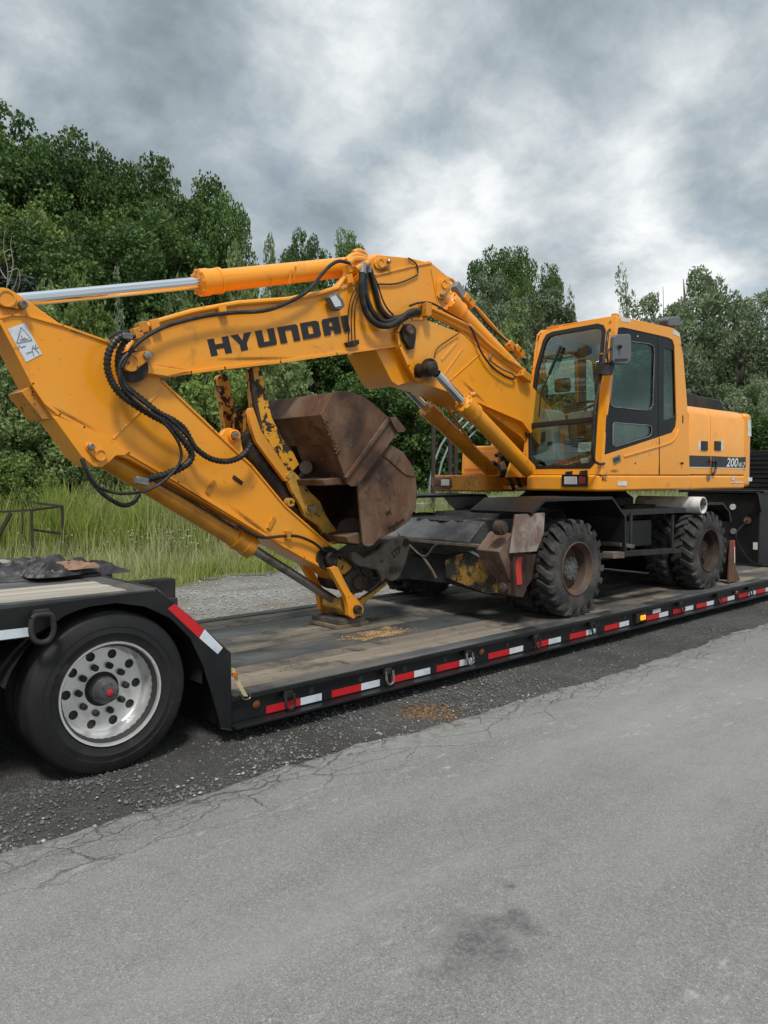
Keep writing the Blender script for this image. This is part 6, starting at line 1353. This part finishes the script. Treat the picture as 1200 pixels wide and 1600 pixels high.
# ------------------------------------------------------------------ greenhouse frame, posts, concrete, rack
GH = thing('greenhouse_frame', 'bare grey tube hoops of a greenhouse standing at the wood beyond the lot', 'greenhouse frame', gp(800, 23))
ax = (FH*1.0+RT*.22).normalized(); acr = RT
h0 = gp(795, 21.5)
hoops = []
for k in range(9):
    c = h0+ax*(1.5*k); R_ = 2.35; hs_ = 1.3
    pts = [c-acr*R_*1.02, c-acr*R_*1.0+Vector((0, 0, hs_*.6)), c-acr*R_*.95+Vector((0, 0, hs_))]
    pts += [c+acr*(-R_*.95*math.cos(t))+Vector((0, 0, hs_+2.6*math.sin(t))) for t in np.linspace(.15, PI-.15, 15)]
    pts += [c+acr*R_*.95+Vector((0, 0, hs_)), c+acr*R_*1.02]
    MB().tube(pts, .032, 7).build('hoop', 'galv', GH); hoops.append(pts)
for idx in (2, 6, 11, 15):
    MB().tube([h[idx] for h in hoops], .022, 6).build('purlin', 'galv', GH)
for k in (0, 1, 2):
    MB().tube([hoops[k][2], hoops[k+1][0]], .018, 6).build('brace', 'galv', GH)
PF = (('thin dark green steel post just left of the greenhouse hoops', 677, 20.5, 634), ('dark post among the greenhouse hoops, left of a close pair', 703, 21, 655), ('dark post among the greenhouse hoops, right of a close pair', 712, 21.3, 650))
for lab, px, d_, ty in PF:
    p = gp(px, d_); tag(MB().cyl(p, p+Vector((0, 0, ztop(ty, d_))), .06, 10).build('steel_post', 'rack_rust', None, loc=p), lab, 'post', 'dark posts by the greenhouse')
for i, (pxa, pxb, d_, ty, by) in enumerate(((650, 702, 21, 786, 825), (735, 800, 24, 776, 800), (560, 615, 22, 790, 815))):
    a_ = gp(pxa, d_); b_ = gp(pxb, d_); h = ztop(ty, d_)
    o = MB().prism([a_, b_, b_+Vector((0, 0, h)), a_+Vector((0, 0, h))], FH*.7).build('concrete_block', 'concrete', None, bevel=.03, loc=(a_+b_)/2)
    tag(o, ('weathered concrete block beside the thin post left of the greenhouse', 'pale concrete block seen under the far platform of the excavator', 'pale concrete block hidden mostly behind the rusty buckets')[i], 'concrete block')
RK = thing('scrap_rack', 'rusty square tube frame rack half sunk in tall grass behind the rear deck', 'rack', gp(50, 15.0))
def rk(name, *pp, r=.022):
    for a_, b_ in zip(pp, pp[1:]): MB().bar(a_, b_, r*2, r*2).build(name, 'rack_rust', RK)
def rp(px, py, d_): p = gp(px, d_); p.z = ztop(py, d_); return p
A, B, C_, D_ = rp(35, 783, 15.6), rp(97, 791, 15.2), rp(49, 797, 14.4), rp(-20, 801, 14.6)
rk('top_rail', A, B); rk('top_rail', B, C_); rk('top_rail', C_, D_)
for P_ in (A, B, C_): rk('post', P_, Vector((P_.x, P_.y, 0)))
rk('lower_rail', rp(50, 828, 14.5), rp(95, 834, 15.2)); rk('brace', rp(16, 802, 14.5), rp(-8, 845, 14.5), r=.03)

# ------------------------------------------------------------------ trees
def leaf_cloud(pts, size, elong=1.0, up=.3, droop=0, rs=None):
    rs = rs or rng; n = len(pts); pts = np.asarray(pts)
    nrm = rs.normal(0, 1, (n, 3)); nrm[:, 2] += up; nrm /= np.linalg.norm(nrm, axis=1)[:, None]
    t = rs.normal(0, 1, (n, 3)); t[:, 2] -= droop
    t -= nrm*(t*nrm).sum(1)[:, None]; t /= np.linalg.norm(t, axis=1)[:, None]+1e-9; b = np.cross(nrm, t)
    s = size*rs.uniform(.6, 1.25, (n, 1)); L = t*s*elong; W_ = b*s*.5
    V = np.stack([pts-L*.5, pts+W_-L*.05, pts+L*.5, pts-W_-L*.05], 1).reshape(-1, 3)
    F = np.arange(n*4).reshape(-1, 4); return V, F
def crown_points(rs, n_clump, n_leaf, rx, rz, shape='round', clr=.28, zc=0, flat=.8, full=0):
    """clump centres fill an uneven crown; leaves gather on the outer part of each clump"""
    cs = []
    lobes = [(rs.normal(0, .38-.08*full, 3), rs.uniform(.45+.12*full, .75+.08*full)) for _ in range(int(7+2*full))]
    while len(cs) < n_clump:
        q = rs.uniform(-1, 1, 3)
        if shape == 'round':
            ok = any(np.linalg.norm((q-l[0])/l[1]) < 1 for l in lobes) and np.linalg.norm(q) < 1.0
            if not ok or (np.linalg.norm(q) < .45 and rs.random() < .6): continue
        elif shape == 'cone':
            r_ = math.hypot(q[0], q[1]); lim = .95*(1-(q[2]+1)/2)**.75+.05
            if r_ > lim or (r_ < lim*.4 and rs.random() < .5): continue
        cs.append(q)
    cs = np.array(cs)*np.array([rx, rx, rz]); sz = clr*rx*rs.uniform(.55, 1.25, n_clump)
    P = []
    for c, s in zip(cs, sz):
        k = int(n_leaf*(s/(clr*rx))**1.6)+4
        d = rs.normal(0, 1, (k, 3)); d /= np.linalg.norm(d, axis=1)[:, None]
        r_ = s*rs.uniform(.25, 1.0, (k, 1))**.45; P.append(c+d*r_*np.array([1, 1, flat]))
    P = np.concatenate(P); P[:, 2] += zc; return P, cs+np.array([0, 0, zc])
class TreeKind: pass
def make_tree(seed, kind, leafmat):
    rs = np.random.default_rng(seed); T = TreeKind(); T.mat = leafmat
    # unit tree: 10 m tall, scaled on placement
    if kind == 'broad':
        P, cs = crown_points(rs, 170, 230, 3.0, 3.0, 'round', .20, 7.0, .7, 1); V, F = leaf_cloud(P, .105, 1.15, .5, rs=rs)
    elif kind == 'tall':
        P, cs = crown_points(rs, 150, 210, 2.4, 3.5, 'round', .22, 6.5, .75, .5); V, F = leaf_cloud(P, .10, 1.15, .5, rs=rs)
    elif kind == 'willow':
        P, cs = crown_points(rs, 200, 200, 3.1, 4.4, 'round', .16, 5.6, 1.1, .7)
        P[:, 2] += 0; V, F = leaf_cloud(P, .085, 2.6, .0, -.6, rs=rs)
    elif kind == 'willow_spire':
        P, cs = crown_points(rs, 150, 110, 2.2, 5.0, 'cone', .2, 5.0, 1.8); V, F = leaf_cloud(P, .10, 2.6, .0, -.9, rs=rs)
    elif kind == 'bush':
        P, cs = crown_points(rs, 150, 190, 5.0, 5.2, 'round', .17, 4.6, .9, .6); P[:, 2] = np.maximum(P[:, 2], .1); V, F = leaf_cloud(P, .17, 2.0, .2, -.2, rs=rs)
    elif kind == 'pine':
        P, cs = crown_points(rs, 170, 110, 2.6, 5.0, 'cone', .17, 5.0, .45); V, F = leaf_cloud(P, .085, 4.5, .2, .2, rs=rs)
    T.leaf = npmesh('crown', V, F, leafmat, 4)
    mb = MB(); tr = [Vector((0, 0, -.2)), Vector((rs.normal(0, .08), rs.normal(0, .08), 2)), Vector((rs.normal(0, .2), rs.normal(0, .2), 4.5)), Vector((rs.normal(0, .3), rs.normal(0, .3), 7.5)), Vector((0, 0, 9.2))]
    tr = crom(tr, 3); n = len(tr); mb.tube(tr, [.20*(1-i/(n-1))**.8+.015 for i in range(n)], 7)
    for k in range(26):
        c = Vector(cs[rs.integers(len(cs))]); h = max(.6, c.z*rs.uniform(.45, .8)); b0 = tr[min(n-1, int(h/9.2*(n-1)))]
        mid = b0.lerp(c, .5)+Vector((rs.normal(0, .15), rs.normal(0, .15), rs.normal(.2, .2)))
        mb.tube(crom([b0, mid, c], 3), [.06, .05, .045, .035, .025, .02, .012][:7], 5)
    t_ = mb.build('trunk', 'bark', None, normals=False); T.trunk = t_.data; bpy.data.objects.remove(t_); return T
KIND = {'broad': [make_tree(s, 'broad', 'leaf_broad') for s in (1, 2, 3)], 'tall': [make_tree(s, 'tall', 'leaf_broad') for s in (4, 5)],
        'light': [make_tree(8, 'broad', 'leaf_light')],
        'willow': [make_tree(s, 'willow', 'leaf_willow') for s in (10, 11, 12)], 'spire': [make_tree(14, 'willow_spire', 'leaf_willow'), make_tree(15, 'willow_spire', 'leaf_light')],
        'bush': [make_tree(20, 'bush', 'leaf_shrub'), make_tree(21, 'bush', 'leaf_light'), make_tree(22, 'bush', 'leaf_broad')], 'pine': [make_tree(30, 'pine', 'needles')]}
TN = {'broad': 'broadleaf_tree', 'tall': 'broadleaf_tree', 'light': 'broadleaf_tree', 'willow': 'willow_tree', 'spire': 'willow_tree', 'bush': 'shrub', 'pine': 'pine_tree'}
def tree(kind, var, px, dist, top, wpx, label, group, cat=None):
    K = KIND[kind][var % len(KIND[kind])]; p = gp(px, dist); h = ztop(top, dist)*1.03
    base_r = {'broad': 3.0, 'tall': 2.4, 'light': 3.0, 'willow': 3.1, 'spire': 2.2, 'bush': 4.6, 'pine': 2.6}[kind]
    w_ = wpx/1200*dist/2/base_r
    t = bpy.data.objects.new(TN[kind], None); col.objects.link(t); t.location = p; t.rotation_euler = (0, 0, rng.uniform(0, 6.28))
    t.scale = (w_, w_, h/10); t['label'] = label; t['category'] = cat or ('shrub' if kind == 'bush' else 'tree'); t['group'] = group
    for nm, d_ in (('crown', K.leaf), ('trunk', K.trunk)):
        o = bpy.data.objects.new(nm, d_); col.objects.link(o); o.parent = t
    return t
GF, GW, GS = 'tall trees of the wood on the left', 'willows behind the excavator', 'shrubs along the foot of the wood'
FOREST = [  # kind, variant, px, distance, top y, width px, label
 ('tall', 0, 20, 36, 160, 170, 'tallest dark green tree at the left edge of the photo'),
 ('broad', 0, 95, 38, 205, 170, 'dark green tree just right of the tallest one, its round top against the cloud'),
 ('light', 0, 75, 33, 300, 150, 'yellowish green tree in front of the tall dark trees at the left edge'),
 ('broad', 1, 150, 37, 255, 130, 'dark tree where the treeline steps down from the tall left group'),
 ('tall', 1, 196, 38, 268, 90, 'slim airy tree with sky gaps between the left group and the round crowns'),
 ('broad', 2, 262, 37, 258, 150, 'round dark tree with the domed top right of the slim airy tree'),
 ('broad', 0, 335, 36, 312, 120, 'dark tree at the right shoulder of the left wood, sloping to open sky'),
 ('tall', 1, 352, 37, 348, 62, 'narrow tree forming the right end of the left wood'),
 ('broad', 1, 230, 31, 340, 170, 'mid green tree filling the wood under the domed top, above the chrome rod'),
 ('broad', 2, 130, 31, 330, 170, 'dense green tree low in the wood above the left end of the chrome rod'),
 ('tall', 1, 310, 31, 370, 110, 'green tree low in the wood above the arm cylinder head'),
 ('pine', 0, 0, 27, 310, 190, 'dark pine with drooping boughs at the left edge above the arm tip'),
 ('broad', 0, -130, 36, 170, 260, 'dark tree mostly cut off by the left edge of the photo'),
 ('tall', 1, 532, 44, 345, 75, 'tree poking up behind the boom top with a feathery crown'),
 ('broad', 1, 478, 46, 388, 90, 'low dark tree line crown behind the arm cylinder'),
 ('broad', 2, 620, 44, 430, 130, 'dark tree hidden mostly behind the top of the boom'),
 ('broad', 0, 782, 46, 398, 110, 'dark tree with open crown against bright cloud right of the boom'),
 ('tall', 1, 843, 45, 402, 66, 'dark upright tree beside the gap of sky left of the cab'),
 ('light', 0, 805, 43, 432, 70, 'bright green crown between the two dark trees right of the boom'),
 ('broad', 1, 560, 34, 520, 190, 'dark tree in the wood behind the rusty bucket'),
 ('broad', 2, 640, 34, 500, 190, 'dark tree behind the bend between the two booms'),
 ('broad', 0, 700, 36, 520, 160, 'dark tree behind the lift cylinders'),
 ('broad', 1, 480, 33, 470, 160, 'dark green tree behind the painted lettering on the boom'),
]
for k in FOREST: tree(*k[:4], k[4]+(24 if k[2] < 280 else 10 if k[2] < 400 else 0), k[5]*(1.5 if k[2] < 280 else 1.15), k[6], GF)
WIL = [
 ('willow', 0, 760, 33, 452, 156, 'grey green willow left of the cab, lowest of the row'),
 ('willow', 1, 845, 34, 466, 144, 'grey green willow touching the left edge of the cab roof'),
 ('spire', 0, 893, 35, 456, 50, 'small pointed willow at the gap of sky left of the cab roof'),
 ('spire', 0, 972, 36, 424, 95, 'pointed willow rising over the middle of the cab roof'),
 ('willow', 2, 1062, 37, 420, 180, 'largest grey green willow right of the pointed one over the cab roof'),
 ('spire', 0, 1115, 36, 440, 70, 'willow with a thin top just right of the largest willow'),
 ('willow', 0, 1150, 33, 500, 144, 'willow with sky gaps low in its crown, right of the cab'),
 ('willow', 1, 1205, 35, 462, 156, 'willow crown at the right edge of the photo'),
 ('willow', 2, 1190, 27, 590, 144, 'darker low willow over the counterweight at the right edge'),
 ('willow', 0, 1010, 31, 520, 168, 'willow seen through the cab side windows'),
 ('willow', 1, 920, 32, 540, 144, 'willow seen through the windscreen'),
 ('willow', 2, 1110, 30, 600, 132, 'low willow behind the engine hood'),
 ('willow', 1, 1300, 34, 450, 192, 'willow cut off by the right edge of the photo'),
]
for k in WIL: tree(*k[:5], k[5]*1.12, k[6], GW)
SHR = [
 ('bush', 1, -20, 17.2, 700, 150, 'bright shrub mostly cut off by the left edge, among the weeds'),
 ('bush', 0, 255, 18.8, 760, 110, 'low olive shrub under the bucket cylinder, white flowers before it'),
 ('bush', 1, 150, 17.6, 765, 90, 'small bright shrub in the weeds right of the scrap rack'),
 ('bush', 0, 320, 20.5, 700, 130, 'olive shrub in the weeds behind the lower arm'),
 ('bush', 0, 105, 18.5, 690, 110, 'low olive shrub among the tall weeds left of the looping hoses'),
 ('bush', 1, 30, 18, 720, 120, 'low bright shrub among the weeds behind the scrap rack'),
 ('bush', 0, 195, 19.5, 730, 110, 'low olive shrub among the weeds under the looping hoses'),
 ('bush', 1, 395, 20, 640, 120, 'light shrub seen between the thumb bracket and the arm'),
 ('bush', 0, 60, 23, 470, 150, 'grey green shrub behind the chrome rod at the left'),
 ('spire', 1, 127, 22, 405, 60, 'slim pale sapling rising over the chrome rod'),
 ('spire', 0, 186, 23, 425, 45, 'thin pale sapling tip over the chrome rod, right of the slimmer pale one'),
 ('bush', 1, 160, 21, 478, 160, 'light green shrub between the chrome rod and the arm'),
 ('bush', 0, 270, 22, 462, 150, 'grey willow shrub behind the left end of the boom'),
 ('bush', 0, 372, 23, 412, 100, 'grey willow shrub above the arm cylinder barrel'),
 ('bush', 1, 330, 20, 560, 160, 'shrub in the opening under the boom, left of the thumb'),
 ('bush', 0, 440, 21, 560, 150, 'pale leaved shrub directly behind the thumb tines'),
 ('bush', 0, 432, 28, 404, 70, 'shrub top left of the feathery tree behind the boom'),
 ('bush', 0, 20, 19, 590, 190, 'grey green shrub left of the arm'),
 ('bush', 1, 100, 20, 640, 170, 'bright green shrub under the arm by the looping hoses'),
 ('bush', 1, 170, 21, 690, 150, 'low shrub behind the bucket cylinder'),
 ('bush', 0, 240, 22, 740, 140, 'low olive shrub behind the lower bucket cylinder'),
 ('bush', 2, 560, 25, 600, 160, 'dark shrub between the thumb and the upper bucket'),
 ('bush', 2, 650, 25, 620, 150, 'dark shrub right of the upper bucket'),
 ('bush', 2, 740, 28, 600, 150, 'dark shrub inside the greenhouse hoops'),
 ('bush', 2, 520, 23, 700, 200, 'dark shrub behind the arm and lower bucket'),
 ('bush', 0, 790, 29, 500, 140, 'grey willow shrub behind the adjusting cylinder'),
 ('bush', 2, 1120, 26, 690, 160, 'dark shrub at the foot of the willows right of the cab'),
 ('bush', 2, 960, 28, 640, 200, 'dark shrub seen low through the cab'),
 ('bush', 2, 1210, 24, 650, 150, 'dark shrub behind the truck at the right edge'),
 ('bush', 2, -60, 22, 650, 180, 'dark shrub cut off by the left edge of the photo'),
]
for k in SHR: tree(*k[:5], k[5]*1.3, k[6], GS)
# backdrop of woodland behind the named trees
bk_ = np.random.default_rng(77); PP = []
for _ in range(1500):
    px = bk_.uniform(-500, 1700); d_ = bk_.uniform(44, 56)
    topy = np.interp(px, [-500, 0, 120, 200, 380, 400, 550, 700, 860, 900, 1250, 1700], [190, 210, 290, 340, 420, 500, 500, 520, 540, 600, 590, 560])
    p = gp(px, d_); zmx = ztop(topy, d_); z = bk_.uniform(0, 1)**.8*zmx
    k = 50; dd = bk_.normal(0, 1, (k, 3)); dd /= np.linalg.norm(dd, axis=1)[:, None]; PP.append(np.array(p)+np.array([0, 0, z])+dd*bk_.uniform(.8, 2.0))
V, F = leaf_cloud(np.concatenate(PP), .36, 1.1, .3, rs=bk_)
o = bpy.data.objects.new('distant_wood', npmesh('distant_wood', V, F, 'leaf_broad', 4)); col.objects.link(o); tag(o, 'mass of dark woodland closing the view behind the nearer trees', 'woodland', kind='stuff')
# dead stems at the left edge
DS = thing('dead_sapling', 'bare pale dead sapling in front of the dark pine at the left edge', 'dead tree', gp(18, 25))
m_ = MB()
for pts in (((18, 560), (16, 470), (20, 430), (14, 395), (17, 360)), ((19, 450), (28, 420), (25, 390), (27, 375)), ((17, 440), (8, 425), (4, 405)), ((20, 430), (36, 425), (38, 445), (33, 460)), ((16, 470), (30, 450), (36, 430)), ((15, 400), (24, 395), (30, 400))):
    q = crom([rp(x, y, 25) for x, y in pts], 4); m_.tube(q, [.020*(1-.75*i/(len(q)-1)) for i in range(len(q))], 5)
m_.build('stem', 'deadwood', DS)

# ------------------------------------------------------------------ grass, weeds, flowers
def blades(name, pts, h0, h1, wd, mat, label, lean=.35, seed=1, cat='grass'):
    rs = np.random.default_rng(seed); n = len(pts); P = np.array(pts)
    h = h0+(h1-h0)*np.clip(.5+.28*np.sin(P[:, 0]*2.3+seed)*np.sin(P[:, 1]*1.9+1.3*seed)+.22*np.sin(P[:, 0]*5.1-P[:, 1]*4.3)+rs.normal(0, .22, n), 0, 1.25); a_ = rs.uniform(0, 6.28, n); ln = rs.uniform(.1, 1, n)*lean*h; wv = rs.uniform(.6, 1.3, n)*wd
    dx, dy = np.cos(a_), np.sin(a_); face = rs.uniform(0, 6.28, n); wx, wy = np.cos(face)*wv, np.sin(face)*wv
    z = P[:, 2]; def_ = lambda x, y, zz: np.stack([x, y, zz], -1)
    v0 = def_(P[:, 0]-wx, P[:, 1]-wy, z); v1 = def_(P[:, 0]+wx, P[:, 1]+wy, z)
    mx, my = P[:, 0]+dx*ln*.35, P[:, 1]+dy*ln*.35
    v2 = def_(mx+wx*.7, my+wy*.7, z+h*.6); v3 = def_(mx-wx*.7, my-wy*.7, z+h*.6)
    tx, ty = P[:, 0]+dx*ln, P[:, 1]+dy*ln
    v4 = def_(tx+wx*.12, ty+wy*.12, z+h*.97); v5 = def_(tx-wx*.12, ty-wy*.12, z+h*.97)
    V = np.stack([v0, v1, v2, v3, v4, v5], 1).reshape(-1, 3); b = (np.arange(n)*6)[:, None]
    F = np.concatenate([b+np.array([[0, 1, 2, 3]]), b+np.array([[3, 2, 4, 5]])])
    o = bpy.data.objects.new(name, npmesh(name, V, F, mat, 4)); col.objects.link(o); tag(o, label, cat, kind='stuff'); return o
rs = np.random.default_rng(5)
def grass_edge(px):   # nearest distance at which grass grows, per picture column
    return float(np.interp(px, [-300, 0, 200, 300, 345, 400, 470, 640, 700, 1300], [8.0, 8.6, 11.4, 12.9, 13.9, 15.0, 16.2, 18.0, 18.5, 19.5]))
def field(n, pxa, pxb, dmax, dense=1.0, dmin=0):
    out = []
    while len(out) < n:
        px = rs.uniform(pxa, pxb); e = max(grass_edge(px), dmin)
        d_ = e*(dmax/e)**rs.random(); d_ += rs.normal(0, .25)
        p = gp(px, d_)
        if p.y < 7.4: continue
        out.append(tuple(p))
    return out
blades('meadow_grass', field(90000, -120, 700, 21), .08, .30, .010, 'grass', 'rough green grass growing up to the gravel behind the trailer', .6, 1)
blades('meadow_grass', field(16000, 600, 1300, 30), .12, .45, .018, 'grass', 'pale grass seen in the gaps under the excavator', .5, 2)
blades('tall_weeds', field(34000, -150, 330, 22, dmin=15.6), .6, 1.6, .014, 'grass', 'tall green weeds standing at the foot of the shrubs on the left', .35, 3, 'weeds')
blades('tall_weeds', field(12000, 300, 720, 26, dmin=18.5), .4, 1.1, .016, 'grass', 'tall weeds in shade at the foot of the dark wood', .35, 4, 'weeds')
blades('pale_tall_grass', field(17000, 610, 1200, 25, dmin=20.5), .95, 1.5, .016, 'grass_pale', 'tall pale grass beyond the lot, seen in the gap under the excavator body', .3, 9, 'grass')
blades('dry_stalks', field(6000, -150, 420, 21), .25, .8, .006, 'grass_dry', 'thin dry straw coloured stalks among the green grass', .5, 6, 'dry grass')
# feathery seed plumes
pl = []
for _ in range(80):
    px = rs.choice([rs.normal(35, 25), rs.normal(150, 28), rs.normal(95, 60)]); d_ = rs.uniform(17.5, 20.5); p = gp(px, d_); top = ztop(rs.uniform(755, 790), d_)
    for j in range(26):
        t = j/26; pl.append((p.x+.22*t+rs.normal(0, .025), p.y+.1*t+rs.normal(0, .025), max(.5, top)-.42*(1-t)))
V, F = leaf_cloud(np.array(pl), .04, 2.2, 0, -1.2, rs=rs)
o = bpy.data.objects.new('seed_plumes', npmesh('seed_plumes', V, F, 'plume', 4)); col.objects.link(o); tag(o, 'pinkish grey feathery seed heads above the weeds behind the rack', 'reed plumes', kind='stuff')
fl = []
for _ in range(900):
    px = rs.choice([rs.normal(270, 45), rs.normal(205, 60), rs.normal(60, 60)], p=[.5, .3, .2]); d_ = rs.uniform(15, 20); p = gp(px, d_)
    if p.y < 7.5: continue
    zz = rs.uniform(.35, .75)
    for j in range(9): fl.append((p.x+rs.normal(0, .022), p.y+rs.normal(0, .022), zz+rs.normal(0, .004)))
V, F = leaf_cloud(np.array(fl), .020, 1.0, 5, rs=rs)
o = bpy.data.objects.new('white_wildflowers', npmesh('white_wildflowers', V, F, 'flower', 4)); col.objects.link(o); tag(o, 'sprinkling of small white flower heads over the rough grass', 'wildflowers', kind='stuff')
# sparse tufts spreading into the gravel
tf = []
for (px, d_, s_, n_) in ((380, 14.4, .55, 2400), (330, 14.8, .5, 1500), (430, 15.6, .6, 1300)):
    c = gp(px, d_)
    for _ in range(n_): tf.append((c.x+rs.normal(0, s_), c.y+rs.normal(0, s_*.6), 0.0))
blades('grass_tufts', tf, .08, .26, .009, 'grass', 'yellow green tufts spreading into the pale gravel lot', .6, 8)
